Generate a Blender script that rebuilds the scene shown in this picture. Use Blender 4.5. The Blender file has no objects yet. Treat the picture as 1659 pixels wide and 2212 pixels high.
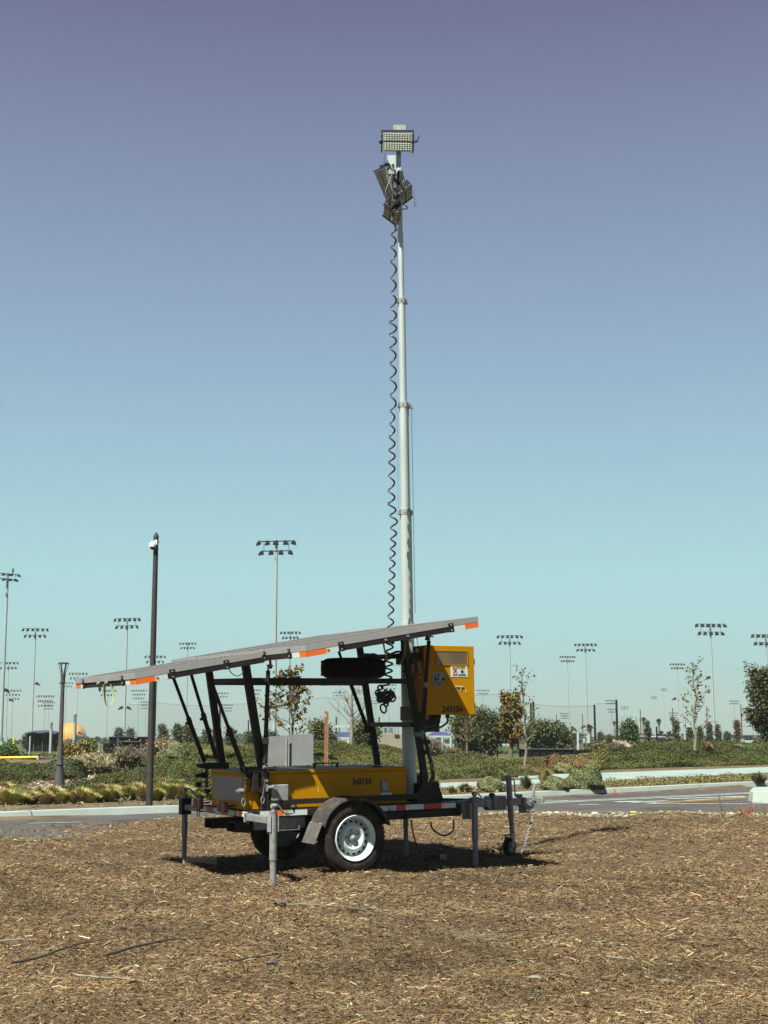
import bpy, bmesh, math, random
import numpy as np
from mathutils import Vector, Matrix, noise as mnoise

R = math.radians
random.seed(7)
rng = np.random.default_rng(11)
scene = bpy.context.scene
COL = scene.collection

# ------------------------------------------------------------------ camera
F, CX, CY, HOR, CAMH = 2916.24, 829.5, 1106.0, 1560.7, 1.443
TH = math.atan((HOR - CY) / F)
cam_data = bpy.data.cameras.new('camera')
cam = bpy.data.objects.new('camera', cam_data); COL.objects.link(cam)
cam_data.sensor_fit = 'VERTICAL'; cam_data.sensor_height = 36.0
cam_data.lens = 36.0 * 5400 / 4096
cam_data.clip_start = 0.1; cam_data.clip_end = 12000
cam.location = (0, 0, CAMH); cam.rotation_euler = (math.pi/2 + TH, 0, 0)
scene.camera = cam

# ------------------------------------------------------------------ light
SUNDIR = Vector((0.392, 0.597, -1.0)).normalized()      # the way the light travels
SUN_EL = math.asin(-SUNDIR.z)
sun_d = bpy.data.lights.new('sun', 'SUN'); sun = bpy.data.objects.new('sun', sun_d); COL.objects.link(sun)
sun_d.energy = 5.0; sun_d.angle = R(0.5); sun_d.color = (0.97, 1.0, 0.86)
sun.rotation_euler = SUNDIR.to_track_quat('-Z', 'Y').to_euler(); sun.location = (-10, -15, 30)

world = bpy.data.worlds.new('World'); scene.world = world; world.use_nodes = True
nt = world.node_tree; nt.nodes.clear()
out = nt.nodes.new('ShaderNodeOutputWorld'); bg = nt.nodes.new('ShaderNodeBackground')
sky = nt.nodes.new('ShaderNodeTexSky'); sky.sky_type = 'NISHITA'; sky.sun_disc = False
sky.sun_elevation = SUN_EL; sky.sun_rotation = math.atan2(-SUNDIR.x, -SUNDIR.y)
sky.dust_density = 2.0; sky.air_density = 1.0
tc = nt.nodes.new('ShaderNodeTexCoord'); sep = nt.nodes.new('ShaderNodeSeparateXYZ')
ramp = nt.nodes.new('ShaderNodeValToRGB')
nt.links.new(tc.outputs['Generated'], sep.inputs[0]); nt.links.new(sep.outputs['Z'], ramp.inputs[0])
def lin(c):
    return tuple(((v/255)/12.92 if v/255 <= .04045 else ((v/255+.055)/1.055)**2.4) for v in c)
def elev(y):                                            # sine of the elevation at a picture row
    return math.sin(TH + math.atan((CY - y) / F))
EXPO = 1.4
HZD = 0.00032
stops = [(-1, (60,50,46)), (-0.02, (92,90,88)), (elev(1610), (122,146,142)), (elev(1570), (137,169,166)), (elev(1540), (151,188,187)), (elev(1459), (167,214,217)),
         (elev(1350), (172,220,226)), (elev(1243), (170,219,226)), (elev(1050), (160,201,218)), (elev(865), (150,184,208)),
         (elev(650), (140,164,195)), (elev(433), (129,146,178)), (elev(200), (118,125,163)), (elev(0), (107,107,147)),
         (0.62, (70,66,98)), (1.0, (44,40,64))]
# the ramp only runs 0..1: remap -0.1..1 to 0..1
mr = nt.nodes.new('ShaderNodeMapRange'); mr.inputs['From Min'].default_value = -0.1; mr.inputs['From Max'].default_value = 1.0
nt.links.new(sep.outputs['Z'], mr.inputs['Value']); nt.links.new(mr.outputs[0], ramp.inputs[0])
el = ramp.color_ramp.elements
while len(el) > 1: el.remove(el[-1])
first = True
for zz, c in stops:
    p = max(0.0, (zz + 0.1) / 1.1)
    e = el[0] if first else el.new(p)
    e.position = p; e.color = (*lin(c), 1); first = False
mixn = nt.nodes.new('ShaderNodeMixRGB'); mixn.blend_type = 'MIX'; mixn.inputs[0].default_value = 0.05
sc_ = nt.nodes.new('ShaderNodeVectorMath'); sc_.operation = 'SCALE'; sc_.inputs['Scale'].default_value = 0.10
nt.links.new(sky.outputs[0], sc_.inputs[0])
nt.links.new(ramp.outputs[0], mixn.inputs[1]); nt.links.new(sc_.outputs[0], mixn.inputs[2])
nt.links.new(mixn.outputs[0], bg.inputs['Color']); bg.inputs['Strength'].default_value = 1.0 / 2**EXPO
nt.links.new(bg.outputs[0], out.inputs[0])

scene.view_settings.view_transform = 'Standard'; scene.view_settings.look = 'None'
scene.view_settings.gamma = 1.0; scene.view_settings.use_curve_mapping = False
scene.view_settings.exposure = EXPO
scene.render.engine = 'CYCLES'
scene.cycles.max_bounces = 5; scene.cycles.diffuse_bounces = 2; scene.cycles.glossy_bounces = 3; scene.cycles.transparent_max_bounces = 12

# ------------------------------------------------------------------ helpers
FW = Vector((0, math.cos(TH), math.sin(TH))); UPV = Vector((0, -math.sin(TH), math.cos(TH))); CAM = Vector((0, 0, CAMH))
def ray(x, y): return FW + Vector((1, 0, 0)) * ((x - CX) / F) + UPV * ((CY - y) / F)
def at(x, y, Y):
    r = ray(x, y); return CAM + r * (Y / r.y)
def g(x, y, z=0.0):
    r = ray(x, y); return CAM + r * ((z - CAMH) / r.z)

def tag(o, label=None, cat=None, group=None, kind=None):
    if label: o['label'] = label
    if cat: o['category'] = cat
    if group: o['group'] = group
    if kind: o['kind'] = kind
    return o
def empty(name, loc=(0,0,0), label=None, cat=None, group=None, parent=None):
    o = bpy.data.objects.new(name, None); o.empty_display_size = .2; COL.objects.link(o); o.location = loc
    if parent: o.parent = parent
    return tag(o, label, cat, group)

MATS = {}
def mat(name, col, rough=.6, metal=0.0, var=.12, vscale=6.0, bump=0.0, bscale=40.0, spec=.4, dirt=None, dirt_amt=.0, dscale=3.0, attr=False, detail=4.0):
    m = bpy.data.materials.new(name); m.use_nodes = True; n = m.node_tree; L = n.links.new
    b = n.nodes['Principled BSDF']; b.inputs['Roughness'].default_value = rough; b.inputs['Metallic'].default_value = metal
    b.inputs['Specular IOR Level'].default_value = spec
    t = n.nodes.new('ShaderNodeTexCoord')
    src = None
    if attr:
        a = n.nodes.new('ShaderNodeAttribute'); a.attribute_name = 'Col'; src = a.outputs['Color']
        mm = n.nodes.new('ShaderNodeMixRGB'); mm.blend_type = 'MULTIPLY'; mm.inputs[0].default_value = 1
        L(src, mm.inputs[1]); mm.inputs[2].default_value = (*col, 1); src = mm.outputs[0]
    if var > 0:
        nz = n.nodes.new('ShaderNodeTexNoise'); nz.inputs['Scale'].default_value = vscale; nz.inputs['Detail'].default_value = detail
        L(t.outputs['Object'], nz.inputs['Vector'])
        r = n.nodes.new('ShaderNodeMapRange'); r.inputs['From Min'].default_value = .3; r.inputs['From Max'].default_value = .7
        r.inputs['To Min'].default_value = 1 - var; r.inputs['To Max'].default_value = 1 + var; L(nz.outputs['Fac'], r.inputs['Value'])
        mx = n.nodes.new('ShaderNodeMixRGB'); mx.blend_type = 'MULTIPLY'; mx.inputs[0].default_value = 1
        if src: L(src, mx.inputs[1])
        else: mx.inputs[1].default_value = (*col, 1)
        L(r.outputs[0], mx.inputs[2]); src = mx.outputs[0]
        rr = n.nodes.new('ShaderNodeMapRange'); rr.inputs['To Min'].default_value = max(.02, rough - .1); rr.inputs['To Max'].default_value = min(1, rough + .12)
        L(nz.outputs['Fac'], rr.inputs['Value']); L(rr.outputs[0], b.inputs['Roughness'])
    if dirt:
        nz = n.nodes.new('ShaderNodeTexNoise'); nz.inputs['Scale'].default_value = dscale; nz.inputs['Detail'].default_value = 8; nz.inputs['Roughness'].default_value = .7
        L(t.outputs['Object'], nz.inputs['Vector'])
        r = n.nodes.new('ShaderNodeMapRange'); r.inputs['From Min'].default_value = .48; r.inputs['From Max'].default_value = .75
        r.inputs['To Max'].default_value = dirt_amt; L(nz.outputs['Fac'], r.inputs['Value'])
        mx = n.nodes.new('ShaderNodeMixRGB'); L(r.outputs[0], mx.inputs[0])
        if src: L(src, mx.inputs[1])
        else: mx.inputs[1].default_value = (*col, 1)
        mx.inputs[2].default_value = (*dirt, 1); src = mx.outputs[0]
    if src: L(src, b.inputs['Base Color'])
    else: b.inputs['Base Color'].default_value = (*col, 1)
    if bump > 0:
        nz = n.nodes.new('ShaderNodeTexNoise'); nz.inputs['Scale'].default_value = bscale; nz.inputs['Detail'].default_value = 5
        L(t.outputs['Object'], nz.inputs['Vector'])
        bp = n.nodes.new('ShaderNodeBump'); bp.inputs['Strength'].default_value = bump; bp.inputs['Distance'].default_value = .01
        L(nz.outputs['Fac'], bp.inputs['Height']); L(bp.outputs[0], b.inputs['Normal'])
    MATS[name] = m; return m

mat('black_steel', (.016,.012,.013), .55, 0, .25, 14, spec=.2, dirt=(.045,.036,.034), dirt_amt=.4)
mat('galv', (.165,.16,.16), .6, .1, .25, 22, .15, 60, dirt=(.07,.06,.055), dirt_amt=.6, dscale=9)
mat('galv_light', (.21,.215,.21), .55, .1, .2, 18, .1, 60)
mat('alu', (.25,.24,.24), .5, .1, .08, 5, spec=.4)
mat('mast_white', (.34,.375,.365), .42, .25, .06, 3, dirt=(.25,.23,.21), dirt_amt=.2, dscale=6)
mat('yellow', (.36,.165,.0), .5, 0, .07, 3.5, .03, 90, spec=.12, dirt=(.22,.095,.006), dirt_amt=.4, dscale=5)
mat('yellow_dark', (.30,.13,.002), .5, 0, .12, 4, dirt=(.12,.07,.02), dirt_amt=.5)
mat('lid_grey', (.07,.058,.062), .55, 0, .2, 6, dirt=(.2,.17,.14), dirt_amt=.5)
mat('panel_grey', (.25,.225,.225), .6, 0, .06, 3, spec=.2)
mat('rubber', (.020,.015,.014), .85, 0, .3, 20, .3, 60, spec=.15, dirt=(.10,.075,.05), dirt_amt=.55, dscale=7)
mat('rubber_black', (.008,.006,.007), .75, 0, .2, 20, .2, 60, spec=.2)
mat('fender', (.035,.029,.028), .7, 0, .3, 9, .1, 60, dirt=(.11,.09,.065), dirt_amt=.7, dscale=14, spec=.2)
mat('mudflap', (.062,.054,.050), .75, 0, .15, 12, dirt=(.2,.17,.13), dirt_amt=.5)
mat('white_paint', (.44,.49,.49), .38, 0, .05, 6, dirt=(.25,.22,.2), dirt_amt=.25, dscale=12)
mat('tape_white', (.46,.50,.50), .35, 0, .06, 40)
mat('tape_red', (.36,.025,.014), .35, 0, .1, 40)
mat('tape_orange', (.62,.115,.012), .35, 0, .1, 40)
mat('ink', (.015,.012,.013), .6, 0, .2, 60)
mat('ink_red', (.5,.03,.02), .5, 0, .1, 60)
mat('ink_green', (.03,.13,.08), .5, 0, .1, 60)
mat('sticker', (.50,.55,.54), .4, 0, .03, 30)
mat('sticker_yellow', (.62,.55,.10), .4, 0, .05, 30)
mat('amber_glass', (.12,.075,.03), .18, 0, .25, 5, spec=.6)
mat('red_lens', (.11,.022,.018), .35, 0, .2, 10)
mat('strap', (.30,.33,.14), .8, 0, .1, 30, .2, 200)
mat('lens', (.31,.33,.28), .4, 0, .3, 120, .3, 150)
mat('lens_panel', (.235,.245,.205), .45, 0, .3, 60, .3, 120)
mat('cable', (.03,.028,.03), .5, 0, .15, 30, spec=.5)
mat('steel_bright', (.26,.26,.25), .4, .5, .2, 60)
mat('wood', (.30,.20,.12), .8, 0, .3, 9, .4, 40)
mat('rust', (.22,.062,.022), .85, 0, .3, 12, .3, 60, dirt=(.08,.03,.02), dirt_amt=.6)
mat('post_black', (.028,.023,.023), .65, 0, .2, 8, .05, 60, spec=.3)
mat('lamp_grey', (.05,.046,.05), .55, 0, .15, 6, spec=.3)
mat('pole_grey', (.23,.26,.265), .55, 0, .1, .8)
mat('pole_thin', (.07,.07,.075), .6, 0, .1, .5)
mat('fixture', (.010,.008,.010), .8, 0, .2, 3, spec=.05)
mat('far_black', (.009,.007,.008), .9, 0, .3, 1.5, spec=.05)
mat('white_build', (.25,.29,.29), .6, 0, .05, .7)
mat('beige', (.19,.165,.12), .85, 0, .12, .8)
mat('blue_canopy', (.035,.037,.12), .75, 0, .12, 1.2)
mat('roof_red', (.12,.06,.04), .85, 0, .2, 1)
mat('yellow_plastic', (.55,.42,.02), .5, 0, .08, 2)
mat('orange_balloon', (.52,.20,.004), .6, 0, .06, .15)
mat('box_white', (.27,.33,.31), .45, 0, .05, 6)
mat('dome_black', (.01,.01,.012), .1, 0, 0, spec=.8)
mat('concrete', (.20,.245,.235), .8, 0, .1, 1.3, .15, 60, dirt=(.17,.17,.15), dirt_amt=.4, dscale=2.2)
mat('curb_white', (.25,.28,.265), .8, 0, .1, 2.5, .15, 50, dirt=(.16,.145,.12), dirt_amt=.5, dscale=5)
mat('paint_white', (.27,.29,.28), .8, 0, .25, 6, dirt=(.12,.11,.11), dirt_amt=.8, dscale=8)
mat('paint_yellow', (.22,.125,.02), .8, 0, .25, 6, dirt=(.12,.10,.09), dirt_amt=.8, dscale=8)
mat('straw', (.27,.225,.14), .9, 0, .3, 14)
mat('stick_dark', (.035,.025,.02), .9, 0, .3, 20)
mat('bark', (.09,.07,.055), .9, 0, .3, 12, .4, 30)
mat('bark_pale', (.15,.13,.10), .9, 0, .35, 14, .4, 30)
mat('leaf', (1,1,1), .8, 0, 0, attr=True, spec=.08)
mat('chip', (1,1,1), .85, 0, .25, 160, attr=True, spec=.12)
mat('rock', (1,1,1), .9, 0, .15, 20, attr=True, spec=.1)

SPLIT = {'vent_hole','bolt','pivot_bolt','fender_stay','pulley','wheel_nut','lid_bolt','hinge','cable_gland','gusset','roof_rod','glue_drip','wall_post','rib','latch_knob','battery_tray','strut_foot','plug','swivel_disc','cabinet_bracket','antenna','brake_line','plug_cap','hinge_arm','snap_hook','rivet','wiring'}
class MB:
    """collects shapes; build() links them as ONE mesh object"""
    def __init__(s): s.v = []; s.f = []; s.sm = []
    def add(s, vs, fs, smooth=False):
        o = len(s.v); s.v += [tuple(p) for p in vs]; s.f += [tuple(i + o for i in f) for f in fs]; s.sm += [smooth] * len(fs); return s
    def box(s, a, b):
        x0,y0,z0 = a; x1,y1,z1 = b
        x0,x1 = min(x0,x1),max(x0,x1); y0,y1 = min(y0,y1),max(y0,y1); z0,z1 = min(z0,z1),max(z0,z1)
        return s.add([(x0,y0,z0),(x1,y0,z0),(x1,y1,z0),(x0,y1,z0),(x0,y0,z1),(x1,y0,z1),(x1,y1,z1),(x0,y1,z1)],
                     [(0,3,2,1),(4,5,6,7),(0,1,5,4),(1,2,6,5),(2,3,7,6),(3,0,4,7)])
    def obox(s, c, X, Y, Z):     # centre and three half-vectors
        c = Vector(c); X = Vector(X); Y = Vector(Y); Z = Vector(Z)
        vs = [c + X*i + Y*j + Z*k for k in (-1,1) for (i,j) in ((-1,-1),(1,-1),(1,1),(-1,1))]
        return s.add(vs, [(0,3,2,1),(4,5,6,7),(0,1,5,4),(1,2,6,5),(2,3,7,6),(3,0,4,7)])
    def bar(s, p, q, w, h, up=(0,0,1)):
        p = Vector(p); q = Vector(q); d = q - p; L = d.length; d.normalize()
        side = d.cross(Vector(up))
        if side.length < 1e-4: side = d.cross(Vector((0,1,0)))
        side.normalize(); u = side.cross(d)
        return s.obox((p+q)/2, d*L/2, side*w/2, u*h/2)
    def tube(s, p, q, r0, r1=None, n=12, caps=True):
        r1 = r0 if r1 is None else r1
        p = Vector(p); q = Vector(q); d = (q-p).normalized()
        a = d.cross(Vector((0,0,1)))
        if a.length < 1e-3: a = d.cross(Vector((0,1,0)))
        a.normalize(); b = d.cross(a)
        o = len(s.v)
        for c, r in ((p,r0),(q,r1)):
            for i in range(n):
                t = 2*math.pi*i/n; s.v.append(tuple(c + a*math.cos(t)*r + b*math.sin(t)*r))
        for i in range(n):
            j = (i+1) % n; s.f.append((o+i,o+j,o+n+j,o+n+i)); s.sm.append(True)
        if caps:
            s.f.append(tuple(o+i for i in range(n))[::-1]); s.sm.append(False)
            s.f.append(tuple(o+n+i for i in range(n))); s.sm.append(False)
        return s
    def path(s, pts, r, n=8, closed=False):
        P = [Vector(p) for p in pts]; m = len(P); o = len(s.v)
        rs = r if isinstance(r, (list, tuple)) else [r]*m
        prev = None
        for i in range(m):
            if closed: d = P[(i+1)%m] - P[i-1]
            else: d = P[min(i+1,m-1)] - P[max(i-1,0)]
            if d.length < 1e-9: d = Vector((0,0,1))
            d.normalize()
            if prev is None:
                a = d.cross(Vector((0,0,1)))
                if a.length < 1e-2: a = d.cross(Vector((0,1,0)))
            else: a = prev - d*prev.dot(d)
            a.normalize(); prev = a.copy(); b = d.cross(a)
            for k in range(n):
                t = 2*math.pi*k/n; s.v.append(tuple(P[i] + (a*math.cos(t)+b*math.sin(t))*rs[i]))
        for i in range(m if closed else m-1):
            for k in range(n):
                i2 = (i+1) % m; k2 = (k+1) % n
                s.f.append((o+i*n+k,o+i*n+k2,o+i2*n+k2,o+i2*n+k)); s.sm.append(True)
        if not closed:
            s.f.append(tuple(o+k for k in range(n))[::-1]); s.sm.append(False)
            s.f.append(tuple(o+(m-1)*n+k for k in range(n))); s.sm.append(False)
        return s
    def lathe(s, prof, c, axis, n=32, ref=None):
        """prof: list of (radius, offset along axis)"""
        c = Vector(c); ax = Vector(axis).normalized()
        a = ax.cross(Vector((0,0,1)))
        if a.length < 1e-3: a = Vector((1,0,0))
        a.normalize(); b = ax.cross(a); o = len(s.v); m = len(prof)
        for r, h in prof:
            for i in range(n):
                t = 2*math.pi*i/n; s.v.append(tuple(c + ax*h + (a*math.cos(t)+b*math.sin(t))*r))
        for j in range(m-1):
            for i in range(n):
                k = (i+1) % n; s.f.append((o+j*n+i,o+j*n+k,o+(j+1)*n+k,o+(j+1)*n+i)); s.sm.append(True)
        return s
    def prism(s, poly, vec):
        n = len(poly); P = [Vector(p) for p in poly]; v = Vector(vec)
        fs = [tuple(range(n))[::-1], tuple(range(n,2*n))] + [(i,(i+1)%n,n+(i+1)%n,n+i) for i in range(n)]
        return s.add(P + [p+v for p in P], fs)
    def quad(s, a, b, c, d): return s.add([a,b,c,d], [(0,1,2,3)])
    def pieces(s):
        par = list(range(len(s.v)))
        def fd(x):
            while par[x] != x: par[x] = par[par[x]]; x = par[x]
            return x
        for f in s.f:
            r = fd(f[0])
            for i in f[1:]: par[fd(i)] = r
        gr = {}
        for k, f in enumerate(s.f): gr.setdefault(fd(f[0]), []).append(k)
        out_ = []
        for ks in gr.values():
            idx = sorted({i for k in ks for i in s.f[k]}); mp = {j: n for n, j in enumerate(idx)}; q = MB()
            q.v = [s.v[i] for i in idx]; q.f = [tuple(mp[i] for i in s.f[k]) for k in ks]; q.sm = [s.sm[k] for k in ks]; out_.append(q)
        return out_
    def build(s, name, m, parent=None, bevel=0, xf=None):
        if name in SPLIT:
            ps = s.pieces()
            if len(ps) > 1:
                for q in ps: o = q.build(name, m, parent, bevel, xf)
                return o
        me = bpy.data.meshes.new(name); vs = s.v
        if xf is not None: vs = [tuple(xf @ Vector(p)) for p in vs]
        me.from_pydata(vs, [], s.f); me.update()
        me.polygons.foreach_set('use_smooth', s.sm)
        if m: me.materials.append(MATS[m] if isinstance(m, str) else m)
        bm = bmesh.new(); bm.from_mesh(me); bmesh.ops.recalc_face_normals(bm, faces=bm.faces); bm.to_mesh(me); bm.free()
        if any(s.sm): me.set_sharp_from_angle(angle=R(50))
        o = bpy.data.objects.new(name, me); COL.objects.link(o)
        if parent: o.parent = parent
        if bevel:
            md = o.modifiers.new('bevel', 'BEVEL'); md.width = bevel; md.segments = 2; md.limit_method = 'ANGLE'; md.angle_limit = R(40)
        return o

def quads_mesh(name, P, faces_per, m, cols, parent=None):
    """P: (N,k,3) arrays of quads; cols (N,3)"""
    N, k, _ = P.shape
    me = bpy.data.meshes.new(name)
    me.vertices.add(N*k); me.vertices.foreach_set('co', P.reshape(-1).astype(np.float32))
    if faces_per == 'quad': idx = np.arange(N*4).reshape(N,4)
    else:    # 'roof': six vertices, two quads sharing the ridge
        b = (np.arange(N)*6)[:,None]; idx = np.concatenate([b+np.array([[0,1,2,3]]), b+np.array([[3,2,4,5]])], 1).reshape(-1,4)
    M = len(idx); me.loops.add(M*4); me.polygons.add(M)
    me.loops.foreach_set('vertex_index', idx.reshape(-1).astype(np.int32))
    me.polygons.foreach_set('loop_start', (np.arange(M)*4).astype(np.int32))
    me.polygons.foreach_set('loop_total', np.full(M,4,dtype=np.int32))
    me.update(calc_edges=True)
    at_ = me.color_attributes.new('Col', 'FLOAT_COLOR', 'POINT')
    c = np.ones((N*k,4), dtype=np.float32); c[:,:3] = np.repeat(cols, k, axis=0); at_.data.foreach_set('color', c.reshape(-1))
    me.materials.append(MATS[m]); o = bpy.data.objects.new(name, me); COL.objects.link(o)
    if parent: o.parent = parent
    return o
def leaf_quads(C, size, rng, upbias=.3, aspect=.55, fold=True, out=None):
    """random leaf-shaped quads (diamond) at the centres C (N,3)"""
    N = len(C); n = rng.normal(size=(N,3)); n[:,2] = np.abs(n[:,2]) + upbias
    if out is not None: n = rng.normal(size=(N,3))*.55 + out*1.1
    n /= np.linalg.norm(n,axis=1)[:,None]
    a = rng.normal(size=(N,3)); a -= n*(a*n).sum(1)[:,None]; a /= np.linalg.norm(a,axis=1)[:,None]; b = np.cross(n,a)
    s = (size if np.isscalar(size) else size[:,None]) * rng.uniform(.6,1.4,(N,1))
    return np.stack([C - a*s, C + b*s*aspect, C + a*s, C - b*s*aspect], 1)
def tint(N, base, amt, rng, extra=None):
    b = np.array(base)[None,:] * np.exp(rng.normal(0, amt, (N,1))); b = b * np.exp(rng.normal(0, amt*.35, (N,3)))
    if extra is not None:
        k, c = extra; m = rng.random(N) < k; b[m] = np.array(c)[None,:]*np.exp(rng.normal(0,amt,(m.sum(),1)))
    return np.clip(b, 0, 1)
def text_mesh(name, s, size, m, parent, origin, X, Yv, offset=0.0, squeeze=1.0, space=1.0):
    """flat lettering; origin = lower left, X / Yv unit vectors in the parent's frame"""
    cu = bpy.data.curves.new(name, 'FONT'); cu.body = s; cu.size = size; cu.offset = offset; cu.space_character = space
    tmp = bpy.data.objects.new('tmp', cu); COL.objects.link(tmp)
    bpy.context.view_layer.update()
    me = bpy.data.meshes.new_from_object(tmp.evaluated_get(bpy.context.evaluated_depsgraph_get()))
    bpy.data.objects.remove(tmp); bpy.data.curves.remove(cu)
    X = Vector(X); Yv = Vector(Yv); o3 = Vector(origin)
    for v in me.vertices: v.co = o3 + X*v.co.x*squeeze + Yv*v.co.y
    me.name = name; me.materials.clear(); me.materials.append(MATS[m])
    o = bpy.data.objects.new(name, me); COL.objects.link(o)
    if parent: o.parent = parent
    return o
# ================================================================== TERRAIN
def interp(x, xs, ys): return np.interp(x, xs, ys)
SX = [-400,-100,60,150,300,350,500,700,830,900,1130,1230,1290,1400,1520,1659,2100]
CRY = [1664,1664,1664,1656,1640,1628,1620,1616,1620,1640,1648,1648,1632,1616,1613,1618,1620]
BX = [-400,-100,400,700,950,1150,1290,1659,2100]; BY = [25,25,26,28.5,33,35,39.5,44.5,48]
def far_z(Y): return np.where(Y > 46, -(np.minimum(Y,8000)-46)*0.0138, 0.0) + 0.0
def kerb_line():
    px = [(-900,1800),(-500,1790),(-200,1778),(0,1768),(390,1752.5),(700,1744),(961,1730.5),(1137,1721.5),(1293,1714),(1438,1707),(1659,1696),(2000,1681),(2600,1660)]
    return [g(*p) for p in px]
KL = kerb_line()
KX = np.array([p.x for p in KL]); KY = np.array([p.y for p in KL])
def terrain(X, Y):
    X = np.asarray(X, float); Y = np.asarray(Y, float)
    sx = CX + F * X / np.maximum(Y, 5)
    base = interp(sx, BX, BY); cr = base + 9.5
    hc = CAMH - (interp(sx, SX, CRY) - HOR) * cr / F
    t = np.clip((Y - base) / (cr - base), 0, 1); t = t*t*(3-2*t)*.75 + t*.25
    kz = 0.075
    h = kz + (hc - kz) * t
    back = np.clip((Y - cr) / 24.0, 0, 1); back = back*back*(3-2*back)
    h = np.where(Y > cr, hc*(1-back) + far_z(Y)*back, h)
    bump = .05*np.sin(X*1.7+Y*.6)*np.sin(Y*1.3-X*.4) + .04*np.sin(X*.7-Y*1.9)
    h = h + bump * np.clip((Y-base)/3, 0, 1) * np.clip((90-Y)/30, 0, 1)
    ky = np.interp(X, KX, KY) + 0.2
    return np.where(Y < ky, -0.03, h)
def hit(x, y, y0=20., y1=400.):
    r = ray(x, y); Y = y0
    while Y < y1:
        P = CAM + r * (Y / r.y)
        if P.z <= float(terrain(P.x, P.y)) + .002: return P
        Y += .15 if Y < 80 else 1.0
    return CAM + r * (y1 / r.y)

def grid_sheet(name, xs, ys, zf, m, kind='structure', keep=None):
    X, Y = np.meshgrid(xs, ys); Z = zf(X, Y)
    V = np.stack([X, Y, Z], -1).reshape(-1,3); nx, ny = len(xs), len(ys)
    i = (np.arange(ny-1)[:,None]*nx + np.arange(nx-1)[None,:]).reshape(-1)
    Fs = np.stack([i, i+1, i+nx+1, i+nx], 1)
    if keep is not None:
        c = V[Fs].mean(1); Fs = Fs[keep(c[:,0], c[:,1])]
    me = bpy.data.meshes.new(name); me.from_pydata(V.tolist(), [], Fs.tolist()); me.update()
    me.polygons.foreach_set('use_smooth', [True]*len(Fs)); me.materials.append(MATS[m])
    o = bpy.data.objects.new(name, me); COL.objects.link(o); o['kind'] = kind
    return o

# soil / field materials
mat('soil', (.095,.07,.048), .95, 0, .4, 2.2, .5, 25, spec=.08, dirt=(.07,.06,.03), dirt_amt=.6, dscale=1.4)
mat('field', (.055,.06,.028), .95, 0, .35, .03, spec=.05, dirt=(.10,.085,.05), dirt_amt=.7, dscale=.02)
mat('asphalt', (.062,.055,.054), .85, 0, .16, 1.2, .3, 120, spec=.15, dirt=(.08,.072,.068), dirt_amt=.6, dscale=.9)
mat('mulch_bed', (.085,.055,.036), .95, 0, .55, 30, .8, 70, spec=.05, dirt=(.14,.10,.06), dirt_amt=.7, dscale=18)

mat('paint_red', (.22,.07,.04), .8, 0, .3, 20)
mat('asphalt_patch', (.048,.044,.044), .8, 0, .2, 3, .3, 120, spec=.15)
ys = np.concatenate([np.arange(19.5, 60, .4), np.arange(60, 110, 1.5), np.array([110,125,150,200,280,400,600,900,1500,3000,6000])])
xsn = np.concatenate([np.array([-4000,-1500,-500,-150,-60]), np.arange(-30, 34, .5), np.array([60,150,500,1500,4000])])
terr = grid_sheet('terrain', xsn, ys, terrain, 'soil')
# far field: same surface beyond the beds, grass coloured
grid_sheet('field', xsn, np.concatenate([np.arange(62,110,1.5), np.array([110,125,150,200,280,400,600,900,1500,3000,6000])]),
           lambda X, Y: terrain(X, Y) + .03, 'field')

# mulch ground
ME = [(-1200,1830),(-600,1803),(-200,1792),(0,1785.5),(215,1779),(440,1772),(700,1765.5),(950,1760),(1150,1758),(1400,1758),(1659,1763),(1900,1768),(2600,1775)]
MP = [g(*p) for p in ME]; MX = np.array([p.x for p in MP]); MY = np.array([p.y for p in MP])
def mulch_edge(X): return np.interp(X, MX, MY)
_n = [rng.normal(size=2) for _ in range(40)]; _ph = rng.uniform(0, 6.28, 40); _fr = np.exp(rng.uniform(np.log(.5), np.log(14), 40))
def mulch_z(X, Y):
    z = 0
    for k in range(40):
        d = _n[k]/np.linalg.norm(_n[k]); z = z + .0065/(_fr[k]**.55)*np.sin((X*d[0]+Y*d[1])*_fr[k]*1.3+_ph[k])
    return z
def mulch_keep(X, Y): return Y < mulch_edge(X) + .05*np.sin(X*9)
grid_sheet('mulch_ground', np.arange(-14, 16, .09), np.arange(-4, 24.5, .09), mulch_z, 'mulch_bed', keep=mulch_keep)
grid_sheet('ground', np.array([-300,-60,-14,0,16,60,300.]), np.array([-300,-60,-4,10,19.6]), lambda X,Y: X*0-.035, 'soil')

# road sheet between the mulch and the kerb
b = MB(); n = 60; xs = np.linspace(-60, 45, n)
lo = [(x, float(np.interp(x, MX, MY))-2.5, -.022) for x in xs]; hi = [(x, float(np.interp(x, KX, KY))+.04, -.022) for x in xs]
for i in range(n-1): b.quad(lo[i], lo[i+1], hi[i+1], hi[i])
tag(b.build('road', 'asphalt'), kind='structure')

def offset_poly(P, d):
    out_ = []
    for i, p in enumerate(P):
        a = P[max(i-1,0)]; c = P[min(i+1,len(P)-1)]; t = Vector((c.x-a.x, c.y-a.y, 0)).normalized(); out_.append(Vector((p.x - t.y*d, p.y + t.x*d, p.z)))
    return out_
def densify(P, k=8):
    out_ = []
    for i in range(len(P)-1):
        p0 = P[max(i-1,0)]; p1 = P[i]; p2 = P[i+1]; p3 = P[min(i+2,len(P)-1)]
        for j in range(k):
            t = j/k; out_.append(.5*((2*p1)+(p2-p0)*t+(2*p0-5*p1+4*p2-p3)*t*t+(3*p1-p0-3*p2+p3)*t**3))
    out_.append(P[-1]); return out_
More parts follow.
